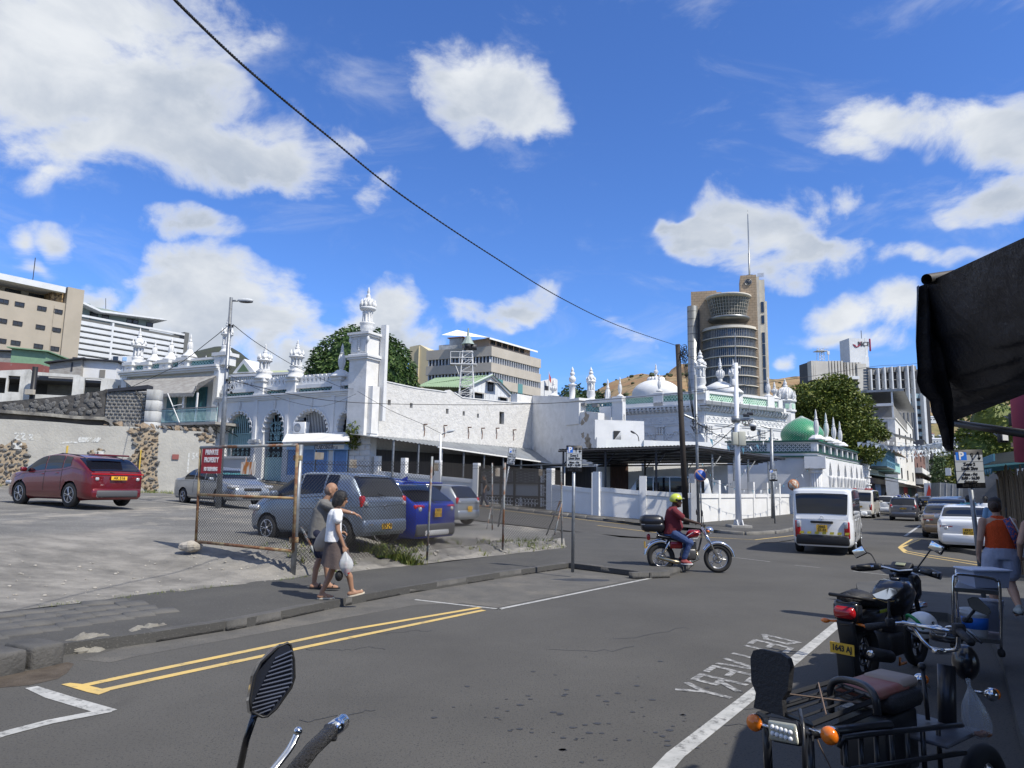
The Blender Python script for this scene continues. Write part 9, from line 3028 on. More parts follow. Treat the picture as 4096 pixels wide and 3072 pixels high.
remesh(m.o('body',SK_T,mn_),.0085);eyes(mn_,P)
m=MB();torso(m,[((0,0,.84),.20,.15,s_),((.03,0,1.05),.195,.165,s_),((.06,0,1.3),.20,.14,s_),((.08,0,1.42),.165,.10,s_),((.10,0,1.475),.072,.068,s_)],20)
limb(m,[shr,lerp(shr,er,.6)],[.072,.075],10);limb(m,[shl,lerp(shl,el,.62)],[.075,.08],10)
remesh(m.o('polo_shirt',C_PO,mn_),.012)
m=MB();limb(m,[hl,lerp(hl,kl,.85)],[.115,.10],12);limb(m,[hr_,lerp(hr_,kr,.85)],[.115,.10],12);torso(m,[((0,0,.82),.17,.12,s_),((0,0,.95),.185,.13,s_)]);remesh(m.o('shorts',C_NAVY,mn_),.012)
m=MB();k=MB();k.sph((0,0,0),(.09,.078,.09),14,10);m.add([P(v[0]-.022,v[1]*1.04,v[2]-.02)for v in k.v],k.f,True);m.o('cropped_hair',C_GH,mn_)
for a_ in(fl,fr2):sole('sandal',mn_,a_,(1,0,0),M_TRIM,.27,w_=.05);m=MB();m.tb([a_+V((.08,.05,-.06)),a_+V((.1,0,-.01)),a_+V((.08,-.05,-.06))],.012,6);m.o('sandal_strap',M_TRIM,mn_)
m=MB();m.torus(tuple(wr_-(wr_-er).normalized()*.03),.031,.006,14,5,MR(PI/2-.2,4,'Y'));m.o('watch',M_CHR,mn_)
ow=person('woman in orange sleeveless top and pale denim shorts walking away at the right edge',4022,2470,10.35,.135,rad(75))
fl,fr2=V((.10,.10,.10)),V((-.22,-.10,.20));kl,kr=V((.08,.10,.50)),V((.02,-.10,.50));hl,hr_=V((0,.10,.88)),V((.0,-.10,.88))
m=MB()
limb(m,[hl,kl,V((.06,.10,.34)),fl],[.10,.065,.064,.038],12);limb(m,[hr_,kr,V((-.07,-.1,.38)),fr2],[.10,.065,.064,.038],12)
foot(m,fl,(1,.1,0));foot(m,fr2,(.8,-.05,-.3))
torso(m,[((0,0,.84),.18,.13,s_),((.0,0,1.05),.155,.11,s_),((.02,0,1.28),.18,.11,s_),((.02,0,1.38),.15,.085,s_),((.03,0,1.42),.06,.05,s_)])
limb(m,[V((.03,0,1.38)),V((.05,0,1.48))],[.05,.048],12)
shr,shl=V((.02,-.19,1.35)),V((.02,.19,1.35));er,el=V((.02,-.25,1.08)),V((-.02,.25,1.08));wr_,wl_=V((.16,-.22,.90)),V((.12,.24,.86))
limb(m,[shr,er,wr_],[.055,.045,.03],10);limb(m,[shl,el,wl_],[.055,.045,.03],10)
hand(m,wr_,(.5,.2,-.6),(0,-1,0),.95,.6);hand(m,wl_,(.2,0,-1),(0,1,0),.95,.5,-1)
P=head(m,(.07,0,1.56),(.9,-.42,-.05),.98)
remesh(m.o('body',SK_L,ow),.009);eyes(ow,P)
m=MB();torso(m,[((0,0,.97),.185,.14,s_),((.0,0,1.1),.175,.13,s_),((.02,0,1.28),.185,.125,s_),((.02,0,1.37),.13,.09,s_),((.03,0,1.43),.065,.056,s_)],20);remesh(m.o('orange_top',mat('orange_knit',(.62,.075,.012),.9,bump=1,bscale=80),ow),.012)
m=MB();limb(m,[hl,lerp(hl,kl,.62)],[.135,.14],14);limb(m,[hr_,lerp(hr_,kr,.62)],[.135,.14],14);torso(m,[((0,0,.82),.2,.15,s_),((0,0,.99),.18,.14,s_)]);remesh(m.o('denim_shorts',mat('pale_denim',(.36,.40,.52),.9,col2=(.3,.34,.45),scale=9,bump=.6,bscale=20),ow),.012)
m=MB();k=MB();k.sph((0,0,0),(.108,.09,.112),14,10);m.add([P(v[0]-.02,v[1],v[2]+.01)for v in k.v],k.f,True);m.sph(P(-.13,0,-.0),(.05,.05,.06),10,8);remesh(m.o('hair',mat('brown_hair',(.05,.032,.022),.6,bump=1,bscale=50),ow),.01)
m=MB();k=MB();k.lt([(.1,.0),(.098,.05),(.07,.09),(.01,.1)],n=16);m.add([P(v[0]-.005,v[1]*.85,v[2]+.035)for v in k.v],k.f,True);m.bbox(tuple(P(.12,0,.045)),.08,.12,.012,.005);m.o('cap',mat('dark_cap',(.03,.028,.03),.8),ow)
for a_,d_ in((fl,(1,.05,0)),(fr2,(.8,-.05,0))):
 m=MB();foot(m,V(a_)+V((0,0,.0)),d_,1.25);remesh(m.o('shoe',mat('grey_shoe',(.32,.36,.36),.8),ow),.01);sole('shoe_sole',ow,a_,d_,M_SIGNW if a_ is fl else M_TRIM,.28,w_=.052,z=-.10)
m=MB();m.tb([V((-.13,-.06,1.4)),V((-.16,-.12,1.2)),V((-.13,-.2,1.0))],.02,6,flat=2.4);m.o('printed_strap',mat('printed_strap',(.03,.06,.2),.8,col2=(.5,.1,.05),scale=40,lo=.5,hi=.55),ow)
hb=thing('handbag','white handbag on the hip of the woman in orange','bag',ow.location,rad(75))
m=MB();m.bbox((-.05,-.30,.93),.2,.09,.26,.04);m.o('bag_body',M_SIGNW,hb);m=MB();m.tb([(-.1,-.27,1.05),(-.12,-.17,1.3),(-.08,-.12,1.42)],.01,6);m.o('strap',M_SIGNW,hb)
w2_=person('partly visible bare armed woman at the extreme right edge with tan bag',4205,2480,9.9,.135,rad(75))
m=MB();torso(m,[((0,0,.84),.18,.13,s_),((.0,0,1.05),.16,.11,s_),((.02,0,1.28),.18,.11,s_),((.02,0,1.38),.15,.085,s_)]);limb(m,[V((.03,0,1.36)),V((.05,0,1.46))],[.05,.048],12)
limb(m,[V((0,.1,.88)),V((.05,.1,.5)),V((.0,.1,.1))],[.1,.06,.04]);limb(m,[V((0,-.1,.88)),V((-.02,-.1,.5)),V((-.1,-.1,.1))],[.1,.06,.04])
limb(m,[V((.02,.2,1.33)),V((-.03,.30,1.08)),V((.12,.26,.9))],[.058,.047,.032]);hand(m,(.12,.26,.9),(.6,-.2,-.4),(0,1,0),.95,.6,-1)
limb(m,[V((.02,-.2,1.33)),V((0,-.26,1.08)),V((.1,-.24,.88))],[.055,.045,.03]);foot(m,(0,.1,.1),(1,0,0));foot(m,(-.1,-.1,.1),(1,0,0));P=head(m,(.07,0,1.54),(1,0,0),.98)
remesh(m.o('body',SK_L,w2_),.011);m=MB();torso(m,[((0,0,.6),.22,.17,s_),((0,0,.95),.19,.14,s_),((.0,0,1.1),.175,.13,s_),((.02,0,1.3),.17,.125,s_)]);remesh(m.o('dress',mat('dark_dress',(.03,.03,.05),.9),w2_),.014)
k=MB();m=MB();k.sph((0,0,0),(.11,.09,.12),12,8);m.add([P(v[0]-.02,v[1],v[2]+.005)for v in k.v],k.f,True);m.o('hair',C_HAIR,w2_)
def walker(label,px_,Y,yaw,top,bot,skin,hair=C_HAIR,z=0.,H_=1.68,seated=False,long=False,vox=.02,bag=None):
 p=at(px_,1950,Y);t=thing('person',label,'person',(p.x,Y,z),yaw);s=H_/1.7;t.scale=(s,s,s)
 m=MB();a,b_=V((-.16,.08,.1)),V((.2,-.08,.1))
 limb(m,[V((0,.09,.9)),V((.03,.09,.5)),a],[.09,.06,.04]);limb(m,[V((0,-.09,.9)),V((.12,-.09,.5)),b_],[.09,.06,.04]);foot(m,a,(1,0,0));foot(m,b_,(1,0,0))
 torso(m,[((0,0,.85),.16,.11,s_),((.02,0,1.3),.18,.11,s_),((.02,0,1.42),.1,.07,s_)])
 for q in(-1,1):limb(m,[V((.02,q*.2,1.36)),V((-.02*q,q*.25,1.1)),V((.1*q,q*.24,.88))],[.05,.04,.03]);hand(m,(.1*q,q*.24,.88),(0,0,-1),(0,q,0),1,.4)
 limb(m,[V((.02,0,1.4)),V((.04,0,1.5))],[.05,.05]);P=head(m,(.06,0,1.58),(1,0,0),1)
 remesh(m.o('body',skin,t),vox)
 m=MB();torso(m,[((0,0,.9),.19,.14,s_),((.02,0,1.3),.2,.13,s_),((.02,0,1.44),.11,.08,s_)])
 for q in(-1,1):limb(m,[V((.02,q*.2,1.37)),V((0,q*.235,1.2))],[.07,.07])
 remesh(m.o('shirt',top,t),vox)
 m=MB();f=.98 if long else .8
 limb(m,[V((0,.09,.9)),V((.03,.09,.5)),lerp(V((.03,.09,.5)),a,.9 if long else .05)],[.11,.08,.075]);limb(m,[V((0,-.09,.9)),V((.12,-.09,.5)),lerp(V((.12,-.09,.5)),b_,.9 if long else .05)],[.11,.08,.075]);torso(m,[((0,0,.85),.17,.12,s_),((0,0,.96),.18,.13,s_)])
 remesh(m.o('trousers',bot,t),vox)
 m=MB();k=MB();k.sph((0,0,0),(.105,.088,.11),12,8);m.add([P(v[0]-.022,v[1],v[2]+.012)for v in k.v],k.f,True)
 if hair is C_HAIR and long==2:m.sph(P(-.09,0,-.12),(.04,.07,.18),8,6)
 m.o('hair',hair,t)
 if bag:m=MB();m.sph((-.16,.05,1.0),(.1,.14,.17),10,8);m.o('backpack',bag,t)
 return t
D_K=mat('dark_clothes',(.02,.02,.024),.9);B_S=mat('blue_tee',(.22,.38,.58),.9);W_S=mat('white_tee',(.6,.62,.64),.9)
walker('long haired woman in black walking past the black yard gate',1941,38.2,rad(190),D_K,mat('dark_jeans',(.03,.035,.06),.9),SK_T,z=.72,H_=1.66,long=2,vox=.016,bag=D_K)
walker('man in light blue tee shirt and blue shorts walking away on the right pavement',3978,17.5,rad(62),B_S,mat('blue_shorts',(.12,.2,.4),.9),SK_L,z=.13,vox=.014)
walker('person in white shirt ahead of the man in light blue',3937,24,rad(60),W_S,D_K,SK_D,z=.13,long=1)
walker('person in black and white striped top by the stalls',3886,26,rad(60),mat('striped_top',(.6,.6,.6),.9,col2=(.02,.02,.02),scale=14,stretch=(1,1,.01),lo=.49,hi=.51),D_K,SK_D,z=.13)
walker('person in teal top beside the striped one',3868,25,rad(58),mat('teal_top',(.1,.3,.3),.9),D_K,SK_D,z=.13)
walker('woman in white dress with fair hair crossing far down the street',3622,86,rad(180),W_S,W_S,SK_L,mat('fair_hair',(.5,.38,.2),.7),z=.02,vox=.03)
walker('person in red standing at the shops behind the ambulance',3494,72,rad(200),mat('red_top',(.5,.02,.02),.9),D_K,SK_D,z=.15,vox=.03)
walker('person in white walking between the far cars',3606,88,rad(20),W_S,D_K,SK_D,vox=.03)
walker('dark clothed person by the dark shop openings on the left',3540,84,rad(0),D_K,D_K,SK_D,z=.15,vox=.03)
M_MRED=paint('motorbike_red',(.30,.006,.01));M_MBLK=paint('motorbike_black',(.008,.008,.010),0);M_LEATH=mat('black_seat',(.014,.014,.016),.6,bump=.4,bscale=60)
M_MIR=mat('mirror_glass',(.75,.78,.82),.03,metal=1)
def wheel(par,c,R_,mt_rim,axis='Y',spokes=5,w_=.05,rz=0):
 M_=MR(rz,4,'Z')@RX90
 m=MB();m.torus(c,R_-w_,w_,36,10,M_);o=m.o('wheel',M_TYRE,par)
 m=MB();m.torus(c,R_-w_*1.9,.016,32,6,M_)
 r3=M_.to_3x3()
 for k in range(spokes):
  a=2*PI*k/spokes
  for e in(-.12,.12):m.tb([V(c)+r3@V((.03*cos(a),.03*sin(a),0)),V(c)+r3@V(((R_-w_*1.9)*cos(a+e),(R_-w_*1.9)*sin(a+e),0))],.010,5)
 m.lt([(.05,-.05),(.05,.05)],c=c,n=12,M=M_);m.o('rim',mt_rim,o)
 m=MB();m.torus(c,.10,.016,24,4,M_);m.o('brake_disc',M_CHR,o)
rp=at(2640,2240,16.9)
bk=thing('motorcycle','red cruiser motorcycle with black top box crossing the junction','motorcycle',(rp.x-.05,16.55,0),rad(-4))
WB,R_=1.27,.315
wheel(bk,(0,0,R_),R_,M_RIM,spokes=5,w_=.058);wheel(bk,(WB,0,R_),R_,M_RIM,spokes=5,w_=.05)
def part(name,mt,f,par=None):
 m=MB();f(m);return m.o(name,mt,par or bk)
part('fuel_tank',M_MRED,lambda m:torso(m,[((.58,0,.76),.10,.10,(0,1,0)),((.70,0,.80),.135,.16,(0,1,0)),((.74,0,.88),.13,.17,(0,1,0)),((.76,0,.94),.08,.12,(0,1,0))]))
part('tank_stripe',M_SIGNW,lambda m:m.tb([(.56,-.137,.80),(.74,-.142,.92),(.86,-.13,.86),(.80,-.14,.76),(.56,-.13,.74)],.006,5))
part('seat',M_LEATH,lambda m:limb(m,[V((.0,0,.83)),V((.22,0,.79)),V((.5,0,.76))],[.09,.10,.10],12,flat=1.3))
part('side_panel',M_MRED,lambda m:m.bbox((.33,-.11,.60),.28,.05,.16,.03))
part('engine',mat('engine_metal',(.12,.12,.12),.45,metal=.7),lambda m:(m.bbox((.62,0,.40),.32,.24,.26,.05),m.bbox((.70,0,.60),.16,.18,.22,.03),m.lt([(.08,-.14),(.08,.14)],c=(.56,0,.38),n=16,M=RX90),[m.box(.61,.79,-.1,.1,.52+k*.03,.535+k*.03)for k in range(6)]))
part('frame',M_TRIM,lambda m:(m.tb([(.95,0,.9),(.85,0,.5),(.6,0,.25),(.25,0,.3),(0,0,R_)],.022,6),m.tb([(.95,0,.86),(.5,0,.72),(-.1,0,.76)],.022,6)))
part('exhaust',mat('brass_chrome',(.45,.38,.26),.25,metal=1),lambda m:m.tb([(.78,-.08,.5),(.82,-.12,.3),(.6,-.14,.2),(.3,-.15,.23),(-.08,-.16,.33)],[.02,.022,.03,.045,.048],10))
part('fork',M_CHR,lambda m:[m.tb([(.93,q,1.0),(WB,q*1.05,R_)],[.018,.026],8)for q in(-.09,.09)])
part('front_mudguard',M_CHR,lambda m:m.torus((WB,0,R_),R_+.03,.045,20,6,RX90@Matrix.Diagonal((1,1,1.6,1)),a0=.15,a1=2.6))
part('rear_mudguard',M_CHR,lambda m:m.torus((0,0,R_),R_+.04,.05,20,6,RX90@Matrix.Diagonal((1,1,1.6,1)),a0=1.3,a1=3.0))
part('handlebar',M_TRIM,lambda m:[m.tb([(.98,0,1.0),(.98,q*.15,1.06),(.84,q*.36,1.08)],[.014,.014,.018],8)for q in(-1,1)])
part('headlight',M_CHR,lambda m:(m.sph((1.09,0,.93),(.09,.09,.09),14,10),m.sph((1.12,.0,.93),(.075,.08,.08),12,8)))
part('indicator',M_OR,lambda m:(m.sph((1.04,-.14,.92),.032,8,6)))
part('tail_light',M_RL,lambda m:m.bbox((-.28,0,.76),.08,.14,.14,.03))
part('grab_rail',M_CHR,lambda m:m.tb([(.25,-.13,.76),(-.05,-.14,.80),(-.12,-.14,.90),(-.3,0,.92),(-.12,.14,.90)],.012,6))
part('shock_absorber',M_CHR,lambda m:[m.tb([(.2,q,.72),(.03,q,.38)],.026,8)for q in(-.13,.13)])
for q in(-1,1):part('mirror',M_TRIM,lambda m:(m.tb([(.92,q*.24,1.07),(.90,q*.3,1.28)],.008,5),m.sph((.88,q*.31,1.33),(.02,.06,.07),10,8)))
part('registration_plate',M_PL,lambda m:m.box(-.37,-.36,-.09,.09,.52,.66))
tb=thing('top_box','black rounded luggage box on the back of the red motorcycle','box',bk.location,rad(-4))
part('box_body',mat('box_plastic',(.012,.013,.018),.3),lambda m:(m.bbox((-.18,0,1.0),.52,.42,.24,.09),m.bbox((-.2,0,1.12),.54,.44,.28,.12)),tb)
part('box_seam',M_CHR,lambda m:m.tb([(.0,-.205,1.04),(-.46,-.205,1.05)],.005,4),tb)
rd=thing('person','motorcyclist in yellow helmet, maroon polo and blue jeans riding the red motorcycle','person',bk.location,rad(-4))
m=MB();hip,kn,an=V((.28,-.12,.86)),V((.62,-.20,.66)),V((.48,-.20,.30));kn2,an2=V((.62,.20,.66)),V((.50,.20,.32))
torso(m,[((.24,0,.84),.17,.15,s_),((.28,0,1.05),.18,.17,s_),((.26,0,1.30),.19,.13,s_),((.28,0,1.42),.13,.09,s_)])
limb(m,[hip,kn,an],[.09,.06,.04]);limb(m,[V((.28,.12,.86)),kn2,an2],[.09,.06,.04])
shr,shl=V((.29,-.20,1.36)),V((.29,.20,1.36));er,el=V((.50,-.28,1.18)),V((.52,.28,1.16));wr_,wl_=V((.76,-.34,1.11)),V((.76,.34,1.11))
limb(m,[shr,er,wr_],[.06,.048,.032]);limb(m,[shl,el,wl_],[.06,.048,.032]);hand(m,wr_,(1,0,-.15),(0,0,1),1.05,.9,-1);hand(m,wl_,(1,0,-.15),(0,0,1),1.05,.9,1)
limb(m,[V((.29,0,1.40)),V((.33,0,1.5))],[.065,.065],12);P=head(m,(.37,0,1.58),(1,-.1,-.03),1.08);foot(m,an,(1,0,-.1),1.1);foot(m,an2,(1,0,-.1),1.1)
remesh(m.o('body',SK_D,rd),.011);eyes(rd,P,M_SIGNW)
m=MB();torso(m,[((.22,0,.84),.21,.19,s_),((.29,0,1.0),.225,.225,s_),((.27,0,1.22),.215,.17,s_),((.26,0,1.38),.18,.12,s_),((.30,0,1.46),.085,.08,s_)],20);limb(m,[shr,lerp(shr,er,.7)],[.085,.08]);limb(m,[shl,lerp(shl,el,.7)],[.085,.08]);remesh(m.o('maroon_polo',mat('maroon_cloth',(.13,.012,.02),.85,bump=.8,bscale=14),rd),.014)
m=MB();torso(m,[((.2,0,.80),.20,.17,s_),((.26,0,.92),.19,.17,s_)]);limb(m,[hip,kn,lerp(kn,an,.9)],[.125,.092,.062]);limb(m,[V((.28,.12,.86)),kn2,lerp(kn2,an2,.9)],[.125,.092,.062]);remesh(m.o('jeans',mat('blue_jeans',(.03,.055,.15),.9,bump=.8,bscale=16,col2=(.045,.08,.19),scale=8),rd),.013)
for a_ in(an,an2):m=MB();foot(m,V(a_)-V((0,0,.005)),(1,0,-.1),1.3);remesh(m.o('shoe',mat('red_shoe',(.25,.05,.05),.8),rd),.012);sole('shoe_sole',rd,a_,(1,0,0),M_SIGNW,.27,w_=.05,z=-.11)
def helm(par,P,s,mt,nm='helmet'):
 m=MB();k=MB();k.sph((0,0,0),(.135,.12,.13),22,14)
 vs=[V(v)for v in k.v];vs=[V((v.x,v.y,max(v.z,-.055 if v.x<.03 else .0)))for v in vs];m.add([P(v.x*s-.015,v.y*s,v.z*s+.035)for v in vs],k.f,True);return m.o(nm,mt,par)
h_=helm(rd,P,1.0,paint('helmet_yellow',(.55,.62,.06),0));m=MB()
for q in(-1,1):m.lt([(.03,0),(.03,.012)],c=tuple(P(.0,q*.118,.03)),n=14,M=RX90)
m.tb([P(.0,-.12,.02),P(.02,-.095,-.07),P(.06,-.03,-.115)],.008,5);m.o('helmet_fittings',M_TRIM,rd)
m=MB();m.tb([P(.12,-.1,.07),P(.165,0,.06),P(.12,.1,.07)],.012,6,flat=.3);m.o('visor',mat('smoke_visor',(.4,.42,.42),.1,alpha=.5),rd)
for i,(px_,Y_,c_,lab)in enumerate(((3664,58,mat('grey_jacket',(.12,.13,.13),.9),'motorcyclist in grey jacket and white helmet riding away behind the grey hatchback'),(3736,78,mat('rider_red',(.3,.04,.03),.9),'motorcyclist in blue helmet beside the black saloon'))):
 p=at(px_,1950,Y_);yw_=rad(58)
 mc_=thing('motorcycle',('far small motorcycle with two red tail lamps','far small motorcycle by the truck')[i],'motorcycle',(p.x,Y_,0),yw_);pr=thing('person',lab,'person',(p.x,Y_,0),yw_)
 wheel(mc_,(0,0,.3),.3,M_RIM);wheel(mc_,(1.25,0,.3),.3,M_RIM)
 part('bodywork',M_TRIM,lambda m:(m.bbox((.5,0,.6),1.0,.22,.3,.08),m.tb([(.95,0,.9),(1.25,0,.3)],.03,6),m.tb([(.9,-.35,1.05),(.95,0,1.0),(.9,.35,1.05)],.02,6)),mc_)
 for q in(-1,1):part('tail_lamp',M_RL,lambda m:m.bbox((-.1,q*.12,.78),.05,.16,.09,.02),mc_)
 part('body',SK_D,lambda m:(limb(m,[V((.3,0,1.4)),V((.33,0,1.5))],[.06,.06]),head(m,(.36,0,1.58),(1,0,0),1.05),[hand(m,(.78,q*.33,1.1),(1,0,0),(0,0,1))for q in(-1,1)],[limb(m,[V((.55,q*.2,.6)),V((.45,q*.2,.2))],[.05,.04])for q in(-1,1)]),pr)
 part('jacket',c_,lambda m:(torso(m,[((.2,0,.8),.19,.16,s_),((.26,0,1.3),.22,.14,s_),((.28,0,1.46),.1,.08,s_)]),[limb(m,[V((.28,q*.2,1.36)),V((.5,q*.28,1.16)),V((.76,q*.33,1.1))],[.08,.06,.045])for q in(-1,1)]),pr)
 part('trousers',D_K,lambda m:[limb(m,[V((.25,q*.12,.84)),V((.6,q*.2,.64)),V((.48,q*.2,.3))],[.11,.08,.06])for q in(-1,1)],pr)
 part('helmet',(P_WHITE,P_BLUE)[i],lambda m:m.sph((.35,0,1.62),(.15,.13,.14),14,10),pr)
p0=at(3440,2600,7.25)
sc=thing('scooter','black commuter motorcycle with big red tail lamp and plate 1643 AJ parked in the bay','motorcycle',(p0.x+.05,7.3,0),rad(40))
wheel(sc,(0,0,.29),.29,M_RIMD,w_=.06);wheel(sc,(1.28,0,.29),.29,M_RIMD,w_=.05)
def sp(name,mt,f):return part(name,mt,f,sc)
sp('body_panel',M_MBLK,lambda m:(torso(m,[((.08,0,.52),.10,.30,s_),((.10,0,.66),.13,.38,s_),((.12,0,.74),.11,.42,s_)]),m.bbox((.62,0,.5),.35,.2,.3,.08)))
sp('fuel_tank',M_MBLK,lambda m:torso(m,[((.72,0,.62),.16,.20,s_),((.78,0,.82),.20,.27,s_),((.86,0,.94),.13,.20,s_)]))
sp('tank_cap',mat('gunmetal',(.1,.1,.1),.4,metal=.8),lambda m:m.lt([(.05,0),(.045,.02)],c=(.86,0,.945),n=16))
sp('seat',M_LEATH,lambda m:limb(m,[V((-.28,0,.84)),V((-.05,0,.83)),V((.2,0,.77)),V((.5,0,.76))],[.06,.085,.085,.07],14,flat=1.7))
sp('seat_piping',M_YEL,lambda m:m.tb([(-.3,-.13,.85),(0,-.145,.84),(.25,-.14,.78),(.5,-.12,.77)],.0035,5))
sp('grab_rail',M_TRIM,lambda m:m.tb([(0,-.14,.82),(-.25,-.15,.86),(-.38,-.12,.88),(-.38,.12,.88),(-.25,.15,.86),(0,.14,.82)],.017,7))
sp('tail_lamp',M_RL,lambda m:m.bbox((-.33,0,.72),.12,.21,.12,.045))
sp('tail_surround',M_MBLK,lambda m:(m.bbox((-.27,0,.73),.16,.25,.2,.05),m.bbox((-.33,0,.615),.05,.1,.04,.01)))
sp('rear_mudguard',M_TRIM,lambda m:(m.bbox((-.30,0,.50),.05,.17,.30,.02,M=MR(-.25,4,'Y')),m.bbox((-.37,0,.24),.03,.16,.34,.015,M=MR(-.12,4,'Y'))))
pp_=sp('number_plate',M_PL,lambda m:m.box(-.43,-.422,-.115,.115,.345,.445))
text('1643 AJ',.075,M_BK,pp_,MT((-.433,0,.395))@MR(-PI/2,4,'Z')@RX90,ext=.001,bold=.0025,sx=.8)
for q in(-1,1):sp('indicator',M_OR,lambda m:(m.tb([(-.28,q*.08,.62),(-.3,q*.17,.615)],.012,6),m.sph((-.31,q*.21,.612),(.03,.045,.024),10,8)))
sp('exhaust',M_TRIM,lambda m:m.tb([(.4,-.12,.22),(.2,-.17,.27),(-.25,-.19,.36)],[.025,.06,.065],14))
sp('exhaust_tip',M_CHR,lambda m:m.lt([(.04,-.01),(.035,.02),(.015,.02)],c=(-.255,-.19,.362),n=14,M=MR(-PI/2,4,'Y')))
sp('heel_guard',mat('orange_plastic',(.5,.16,.02),.5),lambda m:m.tb([(.32,-.22,.25),(.25,-.24,.2),(.4,-.24,.2)],.014,6))
sp('engine',M_TRIM,lambda m:(m.bbox((.55,0,.33),.36,.26,.24,.05),m.tb([(1.28,-.1,.29),(1.0,-.1,.98)],.026,8),m.tb([(1.28,.1,.29),(1.0,.1,.98)],.026,8)))
sp('front_cowl',M_MBLK,lambda m:(m.bbox((1.12,0,.86),.2,.3,.3,.08),m.bbox((1.28,0,.63),.5,.14,.06,.03)))
sp('instrument',M_TRIM,lambda m:m.bbox((1.03,0,1.06),.14,.22,.07,.02,M=MR(-.5,4,'Y')))
sp('display',mat('lcd',(.25,.26,.16),.3),lambda m:m.bbox((1.005,0,1.10),.05,.10,.008,.003,M=MR(-.5,4,'Y')))
sp('handlebar',M_CHR,lambda m:m.tb([(.80,-.36,1.05),(.93,-.18,1.06),(.97,0,1.03),(.93,.18,1.06),(.80,.36,1.05)],.013,8))
for q in(-1,1):
 sp('grip',M_TRIM,lambda m:(m.tb([(.86,q*.26,1.055),(.79,q*.38,1.05)],.019,10),m.bbox((.9,q*.2,1.06),.05,.07,.05,.012)))
 sp('hand_guard',M_MBLK,lambda m:m.tb([(.98,q*.17,1.06),(1.0,q*.3,1.04),(.93,q*.42,1.02),(.80,q*.44,1.03)],[.03,.045,.04,.025],10,flat=.4))
 sp('brake_lever',M_CHR,lambda m:m.tb([(.95,q*.2,1.05),(.93,q*.38,1.04)],.008,6))
 st_=sp('mirror_stem',M_TRIM,lambda m:m.tb(bez([(.9,q*.2,1.07),(.93,q*.27,1.18),(.93,q*.34,1.22+(.06 if q<0 else-.02))],5),.008,7))
 mz=1.31 if q<0 else 1.2
 o=sp('mirror',M_TRIM,lambda m:m.bbox((.93,q*.40,mz),.03,.15,.10,.014,M=MR(q*-.5,4,'X')))
 m=MB();m.bbox((.913,q*.40,mz),.006,.13,.085,.003,M=MR(q*-.5,4,'X'));m.o('mirror_glass',M_MIR,o)
sp('sticker',mat('green_yellow',(.35,.42,.03),.5),lambda m:m.bbox((.2,-.135,.70),.16,.006,.03,.002))
hl_=thing('helmet','white open helmet with green edge hanging on the parked black motorcycle','helmet',tuple(at(3690,2500,7.0)))
m=MB();m.sph((0,0,0),(.135,.12,.125),22,14);m.o('shell',P_WHITE,hl_);m=MB();m.torus((-.08,-.02,.02),.09,.016,20,6,MR(.9,4,'Y'));m.o('green_band',mat('green_band',(.01,.2,.06),.4),hl_);m=MB();m.torus((.0,0,-.05),.125,.012,24,6);m.o('rim',M_TRIM,hl_);text('S',.06,M_BK,hl_,MT((.03,-.125,.03))@RX90,ext=.002,bold=.002)
bt=thing('bottle','clear bottle with red cap tucked behind the white helmet','bottle',tuple(at(3680,2462,7.2)))
m=MB();m.lt([(.035,-.2),(.035,-.05),(.015,-.01)],n=14);m.o('bottle_body',mat('pet',(.3,.32,.32),.1,alpha=.5),bt);m=MB();m.lt([(.016,-.01),(.016,.02)],n=12);m.o('red_cap',M_RL,bt)
tr=thing('cargo_tricycle','black electric cargo tricycle with rack, backrest and orange indicators in the foreground','tricycle')
M_FR=mat('tricycle_black',(.014,.015,.018),.4,coat=.2);M_AMB=M_OR
def tp(name,mt,f,par=None):return part(name,mt,f,par or tr)
TD=rad(37);TF,TL_=V((cos(TD),sin(TD),0)),V((-sin(TD),cos(TD),0))
TB=at(3170,3000,3.25);TB.z=0
def Q(f,l,z):return TB+TF*f+TL_*l+V((0,0,z))
TM=MR(TD,4,'Z')
def slab(m,pts,c,th,Mx):
 n=len(pts);vs=[Mx@V((0-th/2,a,b))for a,b in pts]+[Mx@V((th/2,a,b))for a,b in pts]
 m.add([V(c)+v for v in vs],[tuple(range(n)),tuple(range(n,2*n))[::-1]]+[(i,n+i,n+(i+1)%n,(i+1)%n)for i in range(n)])
br=[(-.085,-.17),(.085,-.17),(.075,-.08),(.105,-.02),(.115,.12),(.10,.165),(.06,.185),(-.06,.185),(-.10,.165),(-.115,.12),(-.105,-.02),(-.075,-.08)]
cB=at(3085,2730,3.45)
tp('backrest',M_LEATH,lambda m:slab(m,[(a*.9,b*.75)for a,b in br],cB,.035,TM@MR(.12,4,'Y')))
zr_=at(3300,2810,3.5).z
rk=[at(3030,2800,3.55),at(3245,2850,3.25),at(3510,2800,3.65),at(3330,2775,3.95)]
zR=sum(p.z for p in rk)/4
rk=[V((p.x,p.y,zR))for p in rk]
tp('rack',M_FR,lambda m:(m.tb(rk+[rk[0]],.014,4),m.tb([p-V((0,0,.05))for p in rk+[rk[0]]],.014,4),[m.tb([rk[0].lerp(rk[1],k/4),rk[3].lerp(rk[2],k/4)],.007,4)for k in range(1,4)]))
tp('bungee_cord',mat('cord_brown',(.16,.11,.08),.8),lambda m:(m.tb([rk[0].lerp(rk[3],.3)+V((0,0,.015)),rk[1].lerp(rk[2],.7)+V((0,0,.015))],.004,5),m.tb([rk[0].lerp(rk[3],.8)+V((0,0,.015)),rk[1].lerp(rk[2],.2)+V((0,0,.02))],.004,5),m.tb([rk[1],rk[1]+V((.02,-.03,-.08)),rk[1]+V((.08,-.03,-.2))],.003,5)))
sC=at(3500,2745,3.95)
